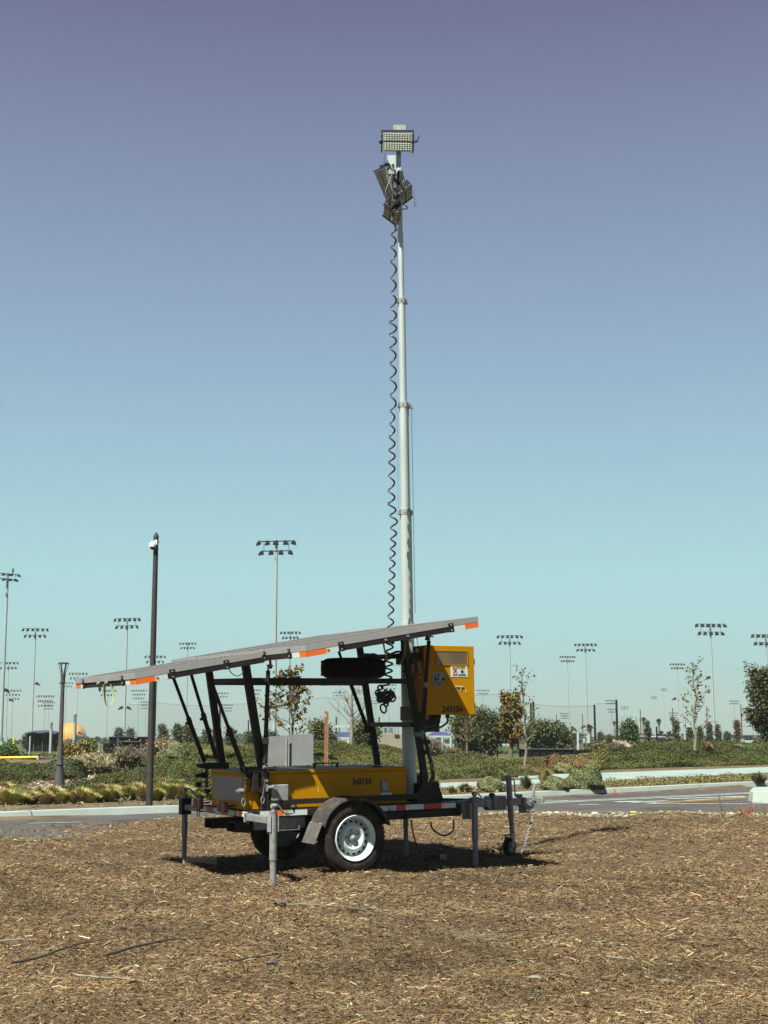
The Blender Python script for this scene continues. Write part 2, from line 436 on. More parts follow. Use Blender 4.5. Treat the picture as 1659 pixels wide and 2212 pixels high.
# kerb in cast lengths with joints
KD = densify(KL, 10)
b = MB(); h = .085
front = [p + Vector((0,0,0)) for p in KD]; back = offset_poly(KD, .24); mid = offset_poly(KD, .035)
for i in range(len(KD)-1):
    z0, z1 = -.02, h
    q = lambda P, z: (P.x, P.y, z)
    b.quad(q(front[i],z0), q(front[i+1],z0), q(mid[i+1],z1), q(mid[i],z1))
    b.quad(q(mid[i],z1), q(mid[i+1],z1), q(back[i+1],z1+.004), q(back[i],z1+.004))
    b.quad(q(back[i],z1+.004), q(back[i+1],z1+.004), q(back[i+1],-.02), q(back[i],-.02))
tag(b.build('kerb', 'curb_white'), 'pale cast concrete kerb along the far side of the road', 'kerb', kind='structure')
# joints: thin dark grooves standing 2 mm proud
b = MB()
acc = 0; last = front[0]
for i in range(1, len(front)-1):
    acc += (front[i]-last).length; last = front[i]
    if acc > 3.0:
        acc = 0; t = (front[i+1]-front[i]).normalized()*.006
        for (A, za, B_, zb) in ((front[i],-.015,mid[i],h),(mid[i],h,back[i],h+.004)):
            dn = Vector((t.y,-t.x,0)).normalized()*.003 + Vector((0,0,.003))
            b.quad(Vector((A.x,A.y,za))-t+dn, Vector((A.x,A.y,za))+t+dn, Vector((B_.x,B_.y,zb))+t+dn, Vector((B_.x,B_.y,zb))-t+dn)
tag(b.build('kerb_joint', 'ink'), kind='structure')

def strip(name, px, w, m, z=-.012, kind='structure'):
    P = densify([g(x, y, z) for x, y in px], 6); A = offset_poly(P, w/2); B_ = offset_poly(P, -w/2); b = MB()
    for i in range(len(P)-1): b.quad(B_[i], B_[i+1], A[i+1], A[i])
    return tag(b.build(name, m), kind=kind)
for i, (px, w, m) in enumerate([
    ([(1150,1736.4),(1296,1729),(1460,1721.5),(1640,1712.5),(1900,1700)], .11, 'paint_white'),
    ([(1160,1733.6),(1296,1727),(1460,1719.3),(1640,1710.8),(1900,1698)], .10, 'paint_white'),
    ([(1178,1728.6),(1228,1729.2)], .14, 'paint_white'),
    ([(1251,1738),(1294,1737.4)], .12, 'paint_white'),
    ([(1330,1732.3),(1382,1730.4)], .22, 'paint_white'),
    ([(1362,1733.6),(1440,1729.5)], .16, 'paint_white'),
    ([(1395,1735.2),(1460,1733)], .2, 'paint_white'),
    ([(1440,1725.5),(1610,1720)], .2, 'paint_white'),
    ([(1480,1729),(1612,1721.5)], .12, 'paint_white'),
    ([(1410,1736.2),(1660,1736.4),(2000,1737)], .13, 'paint_white'),
    ([(1421,1735),(1520,1730),(1613,1725.5)], .12, 'paint_yellow'),
    ([(1425,1733.4),(1520,1728.4),(1613,1723.8)], .10, 'paint_yellow'),
    ([(900,1754.8),(1166,1754.2),(1400,1754.2),(1660,1755.4),(1900,1757)], .10, 'paint_yellow'),
    ([(60,1778.2),(176,1775.6)], .06, 'paint_white'), ([(322,1769.4),(357,1768.4)], .07, 'paint_white')]):
    strip('road_marking', px, w, m, z=-.017+.0004*i)
for i, px in enumerate([[(60,1774),(150,1771),(230,1772),(330,1768)],[(1230,1747),(1330,1742),(1400,1745),(1520,1741),(1600,1744)],[(1180,1725),(1300,1719),(1420,1712)],[(30,1781),(60,1775),(75,1769)]]):
    strip('road_crack', px, .014, 'asphalt_patch', z=-.0095+.0004*i)
for i, (px, w) in enumerate([([(1400,1748),(1480,1747.5)], .9), ([(1240,1722),(1300,1719.5)], .7), ([(240,1773),(300,1771.5)], .5)]):
    strip('road_patch', px, w, 'asphalt_patch', z=-.0195+.0004*i)
km = g(1327,1713,0); b = MB(); b.quad((km.x-.03,km.y-.006,-.01),(km.x+.02,km.y-.006,-.01),(km.x+.045,km.y+.030,.088),(km.x-.0,km.y+.030,.088)); tag(b.build('paint_mark','paint_red'), kind='structure')
# median island nose at the right edge
isl = [g(*p, .0) for p in ((1616,1727),(1625,1731),(1659,1732.5),(1800,1735),(1800,1714),(1659,1716.5),(1626,1717.5))]
b = MB(); top = []
c0 = sum(isl, Vector())/len(isl)
for p in isl: top.append(Vector((p.x,p.y,0)) + (c0-p).normalized()*.05 + Vector((0,0,.16)))
nI = len(isl)
b.add([Vector((p.x,p.y,-.02)) for p in isl] + top, [tuple(range(nI,2*nI))] + [(i,(i+1)%nI,nI+(i+1)%nI,nI+i) for i in range(nI)])
tag(b.build('median_island', 'curb_white'), 'pale raised concrete nose of a traffic island at the right edge', 'kerb', kind='structure')
# yellow reflector on the road
rp = g(1368,1753.4,0); b = MB(); b.box((rp.x-.05,rp.y-.03,-.016),(rp.x+.05,rp.y+.03,.006)); tag(b.build('road_reflector','yellow_plastic',bevel=.008), 'small yellow raised reflector stuck on the near yellow road line', 'road stud')

# sidewalk(s): draped ribbon a few mm above the soil
def ribbon(name, far_px, near_px, m, z=.095):
    A = densify([g(x,y,z) for x,y in far_px],6); B_ = densify([g(x,y,z) for x,y in near_px],6); b = MB()
    n = min(len(A),len(B_))
    for i in range(n-1):
        b.quad(B_[i],B_[i+1],A[i+1],A[i])
        lo_ = lambda p: Vector((p.x,p.y,z-.12))
        b.quad(lo_(B_[i]),lo_(B_[i+1]),B_[i+1],B_[i])
    return tag(b.build(name, m), kind='structure')
ribbon('sidewalk', [(1296,1669.5),(1417,1665),(1539,1661),(1659,1656.5),(1800,1651)], [(1304,1687),(1417,1680.5),(1537,1675),(1659,1668.5),(1800,1661)], 'concrete')
ribbon('sidewalk', [(1120,1672.8),(1180,1672.5),(1240,1671),(1300,1669.5)], [(1120,1679),(1180,1680),(1240,1684),(1304,1687)], 'concrete', .096)
ribbon('sidewalk', [(940,1691.5),(1030,1688.5),(1110,1686),(1190,1681),(1260,1680)], [(940,1701),(1030,1698),(1110,1695),(1190,1691),(1260,1688.5)], 'concrete', .099)
# ================================================================== TRAILER (one thing)
a_ = R(30); p_ = R(.5)
TU = Vector((math.cos(a_)*math.cos(p_), math.sin(a_)*math.cos(p_), math.sin(p_))); TV = Vector((-math.sin(a_), math.cos(a_), 0)); TW = TU.cross(TV)
TO = Vector((-.307, 13.27, 0))
TM = Matrix((( TU.x,TV.x,TW.x,TO.x),(TU.y,TV.y,TW.y,TO.y),(TU.z,TV.z,TW.z,TO.z),(0,0,0,1))); TMI = TM.inverted()
def onv(x, y, v):            # picture point on the trailer plane v = const -> (u, v, w)
    r = ray(x, y); t = ((TO - CAM).dot(TV) + v) / r.dot(TV); P = CAM + r*t - TO
    return Vector((P.dot(TU), v, P.dot(TW)))
def loc(P): return TMI @ Vector(P)
T = empty('light_tower_trailer', (0,0,0), 'yellow mobile light tower trailer with raised white mast, solar panels and black frame', 'light tower trailer')
T.matrix_world = TM
def part(mb, name, m, parent=T, bevel=0, label=None):
    o = mb.build(name, m, parent, bevel)
    if label: o['label'] = label
    return o
Xu, Yv, Zw = (1,0,0), (0,1,0), (0,0,1)

# --- chassis
b = MB()
b.box((-.955,.285,.553),(1.40,.345,.625)); b.box((-.955,1.40,.553),(1.40,1.46,.625))
b.box((-.957,.345,.556),(-.88,1.40,.622)); b.box((.86,.345,.556),(.93,1.40,.622)); b.box((1.33,.345,.556),(1.40,1.40,.622))
b.box((-.2,.345,.556),(-.13,1.40,.622)); b.box((-.88,.345,.600),(.86,1.40,.612))
part(b, 'chassis_frame', 'black_steel', bevel=.004)
b = MB()   # low beam and skirts under the chassis
b.box((.42,.33,.470),(.80,.39,.551)); b.box((.80,.31,.478),(1.46,.36,.551)); b.box((-.30,.345,.45),(.50,.40,.551)); b.box((.9,.9,.47),(1.6,.96,.551))
part(b, 'chassis_beam', 'black_steel', bevel=.003)
b = MB(); b.tube((.04,.22,.345),(.04,1.50,.345),.03); b.bar((-.34,.38,.53),(.04,.38,.36),.05,.02); b.bar((.42,.38,.53),(.04,.38,.36),.05,.02)
part(b, 'axle', 'black_steel')
# fork pockets
for v in (.31,.86):
    b = MB(); w0, w1 = .415, .508; v0, v1 = v+.17, v+.38
    th = .008
    for q in (((-1.0,v0,w0),(-.30,v1,w0+th)),((-1.0,v0,w1-th),(-.30,v1,w1)),((-1.0,v0,w0+th),(-.30,v0+th,w1-th)),((-1.0,v1-th,w0+th),(-.30,v1,w1-th))): b.box(*q)
    part(b, 'fork_pocket', 'black_steel')
b = MB(); b.box((-.87,.34,.44),(-.33,.35,.548)); b.box((-.74,.31,.425),(-.40,.318,.433)); b.box((-.41,.31,.433),(-.402,.318,.50)); part(b, 'side_bracket', 'galv')

# --- reflective tape: one mesh per tape piece, printed marks as sub-parts
def tape(u0, u1, m, v=.282, w0=.566, w1=.616):
    b = MB(); b.box((u0,v-.0015,w0),(u1,v+.002,w1)); return part(b, 'reflective_tape', m)
def tape_rear(v0, v1, m):
    b = MB(); b.box((-.9605,v0,.566),(-.9572,v1,.614)); return part(b, 'reflective_tape', m)
def mark_3m(o, u, rear=False, w=.592, m='ink_red', s='3M', sz=.018):
    if rear: text_mesh('printed_mark', s, sz, m, o, (-.9620,u+.03,w), (0,-1,0), Zw, .0012)
    else: text_mesh('printed_mark', s, sz, m, o, (u,.2795,w), Xu, Zw, .0012)
def forklift(o, u, rear=False):
    b = MB(); f = (lambda x, z: (u+x,.2795,.566+z)) if not rear else (lambda x, z: (-.9618,u-x,.566+z))
    def r(x0,z0,x1,z1): b.quad(f(x0,z0),f(x1,z0),f(x1,z1),f(x0,z1))
    for q in ((.004,.012,.03,.018),(.008,.018,.011,.042),(.008,.040,.026,.043),(.024,.018,.027,.043),(.033,.008,.036,.042),(.036,.008,.05,.011),(.006,.005,.014,.012),(.022,.005,.030,.012),
              (.062,.014,.065,.040),(.058,.012,.069,.018),(.0,.001,.056,.003),(.0,.001,.002,.047),(.054,.001,.056,.047),(.0,.045,.056,.047)): r(*q)
    b.build('printed_mark','ink',o)
t1 = tape(-.835,-.66,'tape_white'); t2 = tape(-.66,-.585,'tape_orange'); t3 = tape(-.585,-.335,'tape_white')
mark_3m(t3,-.49); forklift(t3,-.575)
t = tape(.45,.66,'tape_white'); forklift(t,.565); tape(.66,.775,'tape_red'); t = tape(.775,.985,'tape_white'); mark_3m(t,.79)
tape(.985,1.205,'tape_red'); t = tape(1.205,1.375,'tape_white'); mark_3m(t,1.22)
for i,(v0,v1,m) in enumerate(((1.45,1.285,'tape_white'),(1.285,1.145,'tape_red'),(1.145,.915,'tape_white'),(.915,.745,'tape_red'),(.745,.50,'tape_white'),(.50,.435,'tape_orange'),(.435,.30,'tape_white'))):
    t = tape_rear(v1, v0, m)
    if i in (2,): forklift(t, 1.14, True)
    if i in (4,): mark_3m(t, .70, True); forklift(t, .60, True)
    if i == 6: mark_3m(t, .39, True)

# --- main box
body = MB(); body.box((-.943,.38,.627),(.848,1.20,.955)); body = part(body, 'battery_box', 'yellow', bevel=.006)
b = MB(); b.box((-.950,.372,.958),(.852,1.207,.990)); lid = b.build('lid', 'yellow', body, .004)
b = MB(); b.box((-.945,.377,.988),(.848,1.203,.9925)); b.build('lid_top', 'lid_grey', body)
b = MB(); b.box((-.94,.384,.954),(.845,1.197,.9585)); b.build('lid_seal', 'ink', body)
b = MB(); b.bar((.01,.80,.992),(.01,.80,1.032),.02,.02); b.bar((.27,.80,.992),(.27,.80,1.032),.02,.02); b.bar((-.005,.80,1.030),(.285,.80,1.030),.024,.012); b.build('lid_handle','black_steel',body)
b = MB()
for u,v in ((-.75,.45),(-.9,1.0),(.55,.42),(.1,1.15),(-.3,1.1),(.62,1.1)): b.box((u,v,.9925),(u+.035,v+.012,1.0))
for u in (-.62,.55): b.box((u-.06,.42,.9925),(u+.01,.45,1.004)); 
b.build('lid_bolt','black_steel',body)
b = MB(); b.box((-.9455,.452,.706),(-.9425,1.155,.925)); rp_ = b.build('rear_panel','panel_grey',body)
b = MB()
for v in (.70,.82,.95,1.06):
    for w in (.735,.78,.83,.88): b.tube((-.9475,v,w),(-.9450,v,w),.0025,n=6)
b.build('rivet','ink',rp_)
text_mesh('fleet_number','243154',.078,'ink',body,(.222,.3785,.832),Xu,Zw,.0055,.80,1.14)
b = MB()
for k,(u) in enumerate((.245,.305,.348,.4,.46)): pass
b = MB(); b.box((.537,.366,.748),(.618,.381,.862)); oc = b.build('outlet_cover','galv',body,.006)
b = MB(); b.box((.548,.358,.757),(.607,.367,.850)); b.build('cover_flap','galv_light',oc,.008)
b = MB(); b.box((.520,.3775,.706),(.668,.3795,.737)); st = b.build('outlet_sticker','sticker',body)
text_mesh('printed_mark','OUTPUT',.013,'ink',st,(.572,.3765,.722),Xu,Zw,.0003)
b = MB(); b.box((.556,.3762,.711),(.660,.3768,.717)); b.box((.524,.3762,.708),(.542,.3768,.735)); b.build('printed_mark','ink',st)
# sheet-metal cover on the side with bolts
b = MB(); b.box((-.705,.30,.690),(-.525,.378,.858)); sc2 = part(b,'side_cover','galv_light',bevel=.008)
b = MB()
for u in (-.64,-.59): b.tube((u,.379,.672),(u,.372,.672),.006,n=8)
b.build('bolt','steel_bright',body)
b = MB()
for (u,w,du,dw) in ((-.165,.82,.004,-.05),(-.40,.86,.03,.006),(.35,.74,.05,-.004),(-.70,.65,.03,.004),(.70,.92,.02,-.01)): b.bar((u,.3788,w),(u+du,.3788,w+dw),.0022,.003,(0,1,0))
b.build('scratch','sticker',body)
# front small box
b = MB(); b.box((.98,.90,.63),(1.34,1.32,.875)); sb = part(b,'front_box','yellow_dark',bevel=.005)
b = MB(); b.box((.972,.893,.877),(1.348,1.327,.895)); b.build('lid','yellow_dark',sb,.003)
b = MB(); b.box((1.28,.882,.80),(1.33,.893,.87)); b.build('latch','black_steel',sb)
b = MB(); b.box((1.0,.45,.63),(1.2,.75,.67)); b.box((.95,.42,.625),(1.02,.5,.69)); part(b,'battery_tray','black_steel')
# taillights
for v in (1.289,.678):
    b = MB(); b.box((-1.075,v-.105,.585+.01),(-1.03,v+.105,.70)); tl = part(b,'tail_light','red_lens',bevel=.02)
    b = MB(); b.box((-1.078,v-.006,.61),(-1.074,v+.006,.69)); b.build('lens_rib','ink',tl)
    b = MB(); b.tube((-1.03,v-.02,.645),(-.945,v-.06,.66),.008); b.build('stalk','black_steel',tl)
# --- lower frame: posts and rails
pA0, pA1, pA2 = Vector((-.79,.32,.625)), Vector((-.79,.32,.97)), onv(*[ (780+.2411*855)/1.8517, (2600+.2411*215)/1.8517 ], .32)
b = MB(); b.bar((-.772,.325,.625),(-.772,.325,.985),.062,.075,(1,0,0)); part(b,'post','black_steel',bevel=.004)
b = MB(); b.bar((-.785,.33,.955),(-.985,.33,2.05),.052,.075,(1,0,0)); part(b,'post','black_steel',bevel=.004)
b = MB(); b.bar((-.735,1.42,.62),(-.735,1.42,1.0),.05,.06,(1,0,0)); b.bar((-.735,1.42,.985),(-.905,1.42,2.02),.05,.07,(1,0,0)); part(b,'post','black_steel',bevel=.004)
b = MB(); b.bar((1.018,.325,.625),(1.018,.325,.93),.062,.072,(1,0,0)); b.bar((1.022,.325,.91),(.790,.325,2.34),.05,.065,(1,0,0)); part(b,'post','black_steel',bevel=.004)
b = MB(); b.bar((1.12,1.42,.62),(1.11,1.42,.93),.05,.06,(1,0,0)); b.bar((1.11,1.42,.92),(.872,1.42,2.32),.05,.065,(1,0,0)); part(b,'post','black_steel',bevel=.004)
b = MB(); b.bar((-.74,.325,.692),(.985,.325,.692),.05,.05); part(b,'side_rail','black_steel',bevel=.003)
b = MB(); b.bar((-.74,1.42,.692),(1.09,1.42,.692),.05,.05); part(b,'side_rail','black_steel',bevel=.003)
b = MB(); b.bar((-.93,.325,1.850),(.85,.325,1.855),.05,.052); part(b,'top_rail','black_steel',bevel=.003)
b = MB(); b.bar((-.87,1.42,1.858),(.95,1.42,1.862),.05,.052); part(b,'top_rail','black_steel',bevel=.003)
b = MB(); b.bar((-.925,.35,1.852),(-.868,1.395,1.872),.045,.046); part(b,'cross_rail','black_steel',bevel=.003)
b = MB(); b.bar((.905,.35,1.414),(1.012,1.40,1.412),.04,.05); part(b,'cross_rail','black_steel',bevel=.003)
b = MB(); b.bar((.832,.30,2.112),(.885,1.40,2.142),.04,.05); part(b,'cross_rail','black_steel',bevel=.003)
b = MB(); b.bar((.85,.33,2.113),(1.10,.33,2.113),.05,.052); part(b,'cabinet_arm','black_steel',bevel=.003)
b = MB(); b.box((.4,.34,1.832),(.46,1.40,1.872)); b.box((.1,.34,1.832),(.16,1.40,1.872)); part(b,'cross_rail','black_steel')
# gussets near the front post
b = MB(); b.prism([(.92,.30,.72),(.99,.30,.72),(.99,.30,.80)],(0,.008,0)); b.prism([(.90,.30,.625),(.99,.30,.625),(.99,.30,.70)],(0,.008,0)); b.prism([(-.74,.30,.625),(-.66,.30,.625),(-.74,.30,.72)],(0,.008,0)); part(b,'gusset','black_steel')
# rear brackets with hooks (near one wraps the corner, far one sticks out behind)
b = MB()
b.box((-.96,.30,.975),(-.80,.36,1.035)); b.box((-.975,.345,.965),(-.80,.352,1.03)); b.prism([(-1.05,.33,.985),(-.96,.33,.975),(-.96,.33,1.035),(-1.05,.33,1.02)],(0,.03,0))
b.box((-.90,.30,.795),(-.845,.365,.975)); b.box((-.845,.30,.79),(-.78,.365,.84)); b.box((-.955,.355,.925),(-.90,.362,.955)); b.box((-.94,.352,.865),(-.90,.362,.875)); b.box((-.94,.352,.795),(-.90,.362,.803))
part(b,'strut_bracket','black_steel',bevel=.003)
b = MB()
b.box((-.94,1.33,.985),(-.70,1.44,1.045)); b.prism([(-1.03,1.36,1.0),(-.94,1.33,.985),(-.94,1.33,1.045),(-1.03,1.36,1.035)],(0,.05,0))
b.box((-.955,1.30,.80),(-.945,1.36,1.0))
b.prism([(-1.05,1.35,.905),(-.945,1.35,.895),(-.945,1.35,.955),(-1.05,1.35,.935)],(0,.05,0)); 
b.box((-1.0,1.35,.855),(-.945,1.36,.862)); b.box((-1.0,1.35,.805),(-.945,1.36,.812)); b.prism([(-1.05,1.34,.81),(-1.0,1.34,.805),(-1.0,1.34,.86),(-1.05,1.34,.85)],(0,.05,0))
part(b,'strut_bracket','black_steel',bevel=.003)
b = MB(); b.tube((-1.05,.30,1.0),(-1.05,.38,1.0),.02); b.tube((-1.04,.335,.81),(-.99,.335,.81),.024); b.tube((-1.06,.335,.81),(-1.035,.335,.81),.012); b.tube((-1.0,.33,.93),(-.96,.33,.93),.017); part(b,'pivot_bolt','galv')
b = MB(); b.tube((-.755,.285,.835),(-.675,.285,.835),.018); b.tube((-.69,.255,.838),(-.69,.315,.838),.021); part(b,'pivot_bolt','galv')
b = MB(); b.box((-.775,.286,.80),(-.75,.292,.87)); b.tube((-.765,.28,.90),(-.765,.29,.90),.014); part(b,'eye_plate','galv')
# hanging cables with snap hooks
for (u,v,w0,w1,hw) in ((-.975,.33,.93,.74,.075),(-.80,.28,.93,.75,.06)):
    b = MB(); pts = [(u + .018*math.sin(t*3.1)*(1-t)-.01*t, v, w0+(w1-w0)*t) for t in np.linspace(0,1,14)]; b.path(pts,.0026,6); cb = part(b,'lanyard','steel_bright')
    b = MB(); c = Vector((pts[-1][0], v, w1-hw/2))
    b.path([c+Vector((.017*math.sin(t)*(1+.25*math.cos(t)),0,hw/2*math.cos(t))) for t in np.linspace(0,2*math.pi,20,endpoint=False)],.0042,6,closed=True); b.build('snap_hook','steel_bright',cb)

# --- wheels
def wheel(vo, side):      # vo = outer face v, side=-1 near (outer faces -v)
    c = Vector((.045,vo,.345)); ax = (0,-side,0)    # axis pointing inwards
    ax = (0,1,0) if side < 0 else (0,-1,0)
    root = empty('wheel', parent=T)
    Ro, Rr = .333, .212
    prof = [(Rr,.035),(Rr+.012,.012),(Rr+.03,.004),(Rr+.055,.0),(Rr+.082,.003),(Rr+.1,.012),(Ro-.009,.022),(Ro-.002,.034),(Ro,.05),(Ro,.15),(Ro-.006,.165),(Rr+.08,.19),(Rr+.03,.195),(Rr,.17)]
    b = MB(); b.lathe(prof,c,ax,56); ty = b.build('tyre','rubber',root)
    b = MB()      # tread blocks on the shoulder and crown
    for i in range(52):
        t = 2*math.pi*i/52
        er = Vector((math.cos(t),0,math.sin(t))); et = Vector((-math.sin(t),0,math.cos(t))); A = Vector(ax)
        for (o_, wd) in ((.044,.020),(.082,.014),(.118,.014),(.154,.014)):
            b.obox(c + er*(Ro+.0015) + A*o_ + et*(.006 if o_ in (.082,.154) else 0), et*.0155, A*wd, er*.0026)
    b.build('tread','rubber',ty)
    b = MB(); b.lathe([(Rr+.045,.001),(Rr+.047,-.0005),(Rr+.050,.0005)],c,ax,56); b.lathe([(Rr+.088,.005),(Rr+.09,.003),(Rr+.093,.007)],c,ax,56); b.build('sidewall_ring','rubber',ty)
    rim = MB(); rim.lathe([(Rr+.004,.012),(Rr+.006,.002),(Rr+.001,-.003),(Rr-.006,.004),(Rr-.013,.02),(Rr-.026,.03),(Rr-.032,.06),(Rr-.036,.082),(.171,.084),(.165,.081),(.152,.076),(.141,.068),(.132,.052),(.124,.043),(.112,.038),(.102,.038),(.095,.044),(.089,.062),(.060,.074),(.043,.073),(.036,.060),(.032,.045)],c,ax,64)
    rm = rim.build('rim','white_paint',root)
    b = MB()
    for i in range(16):
        t = 2*math.pi*i/16 + .1; er = Vector((math.cos(t),0,math.sin(t))); A = Vector(ax)
        b.lathe([(.0175,-.001),(.0165,-.004),(.0,-.0041)], c + er*.1505 + A*(.0735), (A + er*.45).normalized(), 16)
        # hole disc standing proud of the sloped web
    for v_ in range(len(b.v)): pass
    b.build('vent_hole','ink',rm)
    b = MB(); A = Vector(ax)
    for i in range(5):
        t = 2*math.pi*i/5 + .5; er = Vector((math.cos(t),0,math.sin(t)))
        b.tube(c + er*.069 + A*.073, c + er*.069 + A*.055, .0125, .0105, 6); 
    b.build('wheel_nut','galv_light',rm)
    b = MB(); b.lathe([(.0,.026),(.018,.026),(.024,.030),(.026,.046),(.031,.050),(.034,.068)],c,ax,8); b.build('hub_nut','galv_light',rm)
    b = MB(); b.lathe([(.031,.066),(.043,.067),(.045,.074)],c,ax,24); b.build('hub_seal','rust',rm)
    b = MB(); er = Vector((math.cos(2.15),0,math.sin(2.15))); b.tube(c+er*.165+A*.06, c+er*.178+A*.025, .005); b.build('valve','ink',rm)
    return root
wheel(0.0,-1); wheel(1.74,1)
b = MB(); b.lathe([(.12,.06),(.12,.20),(.03,.20)],(.045,0,.345),(0,1,0),32); part(b,'brake_drum','ink'); 
b = MB(); b.lathe([(.205,.17),(.205,.09),(.03,.10)],(.045,1.74,.345),(0,-1,0),32); part(b,'brake_drum','galv')
# --- fenders with mudflaps
for (va,vb_) in ((-.015,.26),(1.48,1.755)):
    pts = [(-.315,.470),(-.300,.520),(-.270,.578),(-.228,.628),(-.175,.670),(-.110,.706),(-.035,.728),(.045,.736),(.125,.728),(.205,.703),(.275,.664),(.335,.612),(.382,.556),(.415,.500),(.432,.455)]
    b = MB(); n = len(pts); C0 = Vector((.04,0,.35))
    def rad(p, k): d = Vector((p[0],0,p[1]))-C0; return C0 + d*(1+k)
    sec = [(va+.004,-.075),(va,-.05),(va+.010,-.004),(va+.03,.0),(vb_,.0)]
    V_ = []
    for p in pts:
        for (v,k) in sec: q = rad(p,k); V_.append((q.x, v, q.z))
        for (v,k) in sec[::-1]: q = rad(p,k-.016); V_.append((q.x, v+.004, q.z))
    m_ = len(sec)*2
    fs = [(i*m_+j,i*m_+(j+1)%m_,(i+1)*m_+(j+1)%m_,(i+1)*m_+j) for i in range(n-1) for j in range(m_)] + [tuple(range(m_)),tuple((n-1)*m_+j for j in range(m_))]
    b.add(V_, fs, True); fe = part(b,'fender','fender')
    b = MB(); b.prism([(-.318,va+.0,.500),(-.330,va+.0,.497),(-.415,va+.0,.312),(-.404,va+.0,.306)],(0,.262,0)); b.build('mudflap','mudflap',fe,.004)
    b = MB()
    for (u,w,vv) in ((-.318,.49,va+.03),(-.318,.49,va+.22)): b.tube((u-.018,vv,w+.008),(u+.01,vv,w-.004),.009,n=8)
    b.build('bolt','galv_light',fe)
    b = MB(); b.bar((.22,va+.03,.685),(.22,va+.26,.60),.03,.01); b.bar((-.19,va+.05,.645),(-.19,va+.3,.58),.03,.01); b.build('fender_stay','black_steel',fe)

# --- corner jacks
def jack(u, v, wt, wm, wb, r, crank=True, ang=0.0, sq=False, name='corner_jack', label=None):
    root = empty(name, parent=T)
    if label: root['label'] = label
    b = MB()
    b.tube((u,v,wm),(u,v,wt),r,n=20); b.tube((u,v,wt),(u,v,wt+.012),r*1.08,n=20); o = b.build('outer_tube','galv',root)
    b = MB(); b.tube((u,v,wb),(u,v,wm+.02),r*.86,n=18); b.build('inner_tube','galv',root)
    b = MB(); b.tube((u,v,wm-.004),(u,v,wm+.006),r*1.04,n=20); b.build('collar','galv',root)
    if crank:
        b = MB(); b.tube((u,v,wt+.012),(u,v,wt+.05),r*.42,n=10); b.tube((u-.02,v,wt+.055),(u+.02,v,wt+.055),.022,n=10)
        b.build('crank_hub','galv_light',root)
        d = Vector((math.cos(ang),math.sin(ang),0)); c = Vector((u,v,wt+.055))
        pts = [c, c+d*.04+Vector((0,0,.008)), c+d*.085+Vector((0,0,-.03)), c+d*.12+Vector((0,0,-.065)), c+d*.20+Vector((0,0,-.075)), c+d*.235+Vector((0,0,-.07))]
        b = MB(); b.path(densify(pts,4),.0085,8); ck = b.build('crank','galv_light',root)
        e = pts[-1]; b = MB(); b.tube(e+Vector((0,0,-.01)), e+Vector((0,0,.035)), .008); b.lathe([(.0,.072),(.022,.070),(.034,.055),(.032,.042),(.014,.03),(.012,.02)], e, (0,0,1), 14); b.build('crank_knob','ink',ck)
    return root
jack(-.958,-.27,.645,.225,-.005,.035,ang=.2)
jack(-.930,1.95,.70,.262,-.005,.030,ang=-.35)
jack(1.553,.20,.645,.228,-.02,.033,ang=.1)
jack(1.466,1.44,.62,.302,-.02,.030,crank=False)
# jack arms (outriggers)
b = MB(); b.box((-.985,-.235,.538),(-.925,.30,.60)); b2 = part(b,'outrigger','galv',bevel=.004)
b = MB(); b.box((-1.0,-.235,.46),(-.915,-.225,.625)); b.box((-1.0,-.30,.47),(-.992,-.225,.62)); b.box((-.922,-.30,.47),(-.914,-.225,.62)); b.build('jack_plate','galv_light',b2,.004)
b = MB(); b.box((-.992,.27,.530),(-.918,.278,.610)); b.box((-.992,.27,.524),(-.984,.31,.610)); b.tube((-.955,.29,.50),(-.955,.29,.53),.008); b.build('clamp','galv',b2)
b = MB(); b.box((-.955,1.46,.548),(-.90,1.93,.605)); b3 = part(b,'outrigger','galv',bevel=.004)
b = MB(); b.box((-.985,1.90,.50),(-.875,1.912,.665)); b.box((-.985,1.91,.50),(-.975,1.99,.66)); b.build('jack_plate','black_steel',b3,.003)
b = MB(); b.path([(-.965,1.47,.50),(-.965,1.47,.63),(-.965,1.52,.63),(-.965,1.52,.50)],.005,6); b.build('clamp','black_steel',b3)
b = MB(); b.box((1.44,.23,.50),(1.50,.34,.60)); b4 = part(b,'outrigger','galv',bevel=.004)
b = MB(); b.box((1.47,.16,.45),(1.50,.24,.605)); b.box((1.42,.235,.45),(1.55,.243,.605)); b.build('jack_plate','galv',b4,.004)
b = MB(); b.box((1.38,.29,.53),(1.47,.345,.60)); b.build('arm_sleeve','black_steel',b4)
b = MB(); b.box((1.40,1.38,.52),(1.52,1.46,.60)); part(b,'outrigger','galv')
# --- tongue, coupler
b = MB(); b.box((1.30,.82,.515),(2.66,.90,.590)); tg = part(b,'tongue','galv_light',bevel=.005)
b = MB(); b.bar((1.40,.34,.585),(1.95,.80,.575),.05,.06); b.bar((1.40,1.40,.585),(1.95,.92,.575),.05,.06); b.build('tongue_brace','black_steel',tg)
b = MB(); b.prism([(2.10,.805,.545),(2.16,.805,.475),(2.38,.805,.475),(2.38,.805,.625),(2.16,.805,.625)],(0,.11,0)); b.build('tongue_sleeve','galv_light',tg,.004)
b = MB(); b.box((2.19,.775,.485),(2.27,.806,.62)); b.box((2.20,.765,.49),(2.215,.776,.615)); b.box((2.245,.765,.49),(2.26,.776,.615)); b.build('swivel_plate','galv_light',tg,.004)
b = MB(); b.box((2.60,.79,.50),(2.76,.93,.60)); b.box((2.62,.80,.43),(2.74,.92,.50)); cs = b.build('coupler_channel','galv',tg,.006)
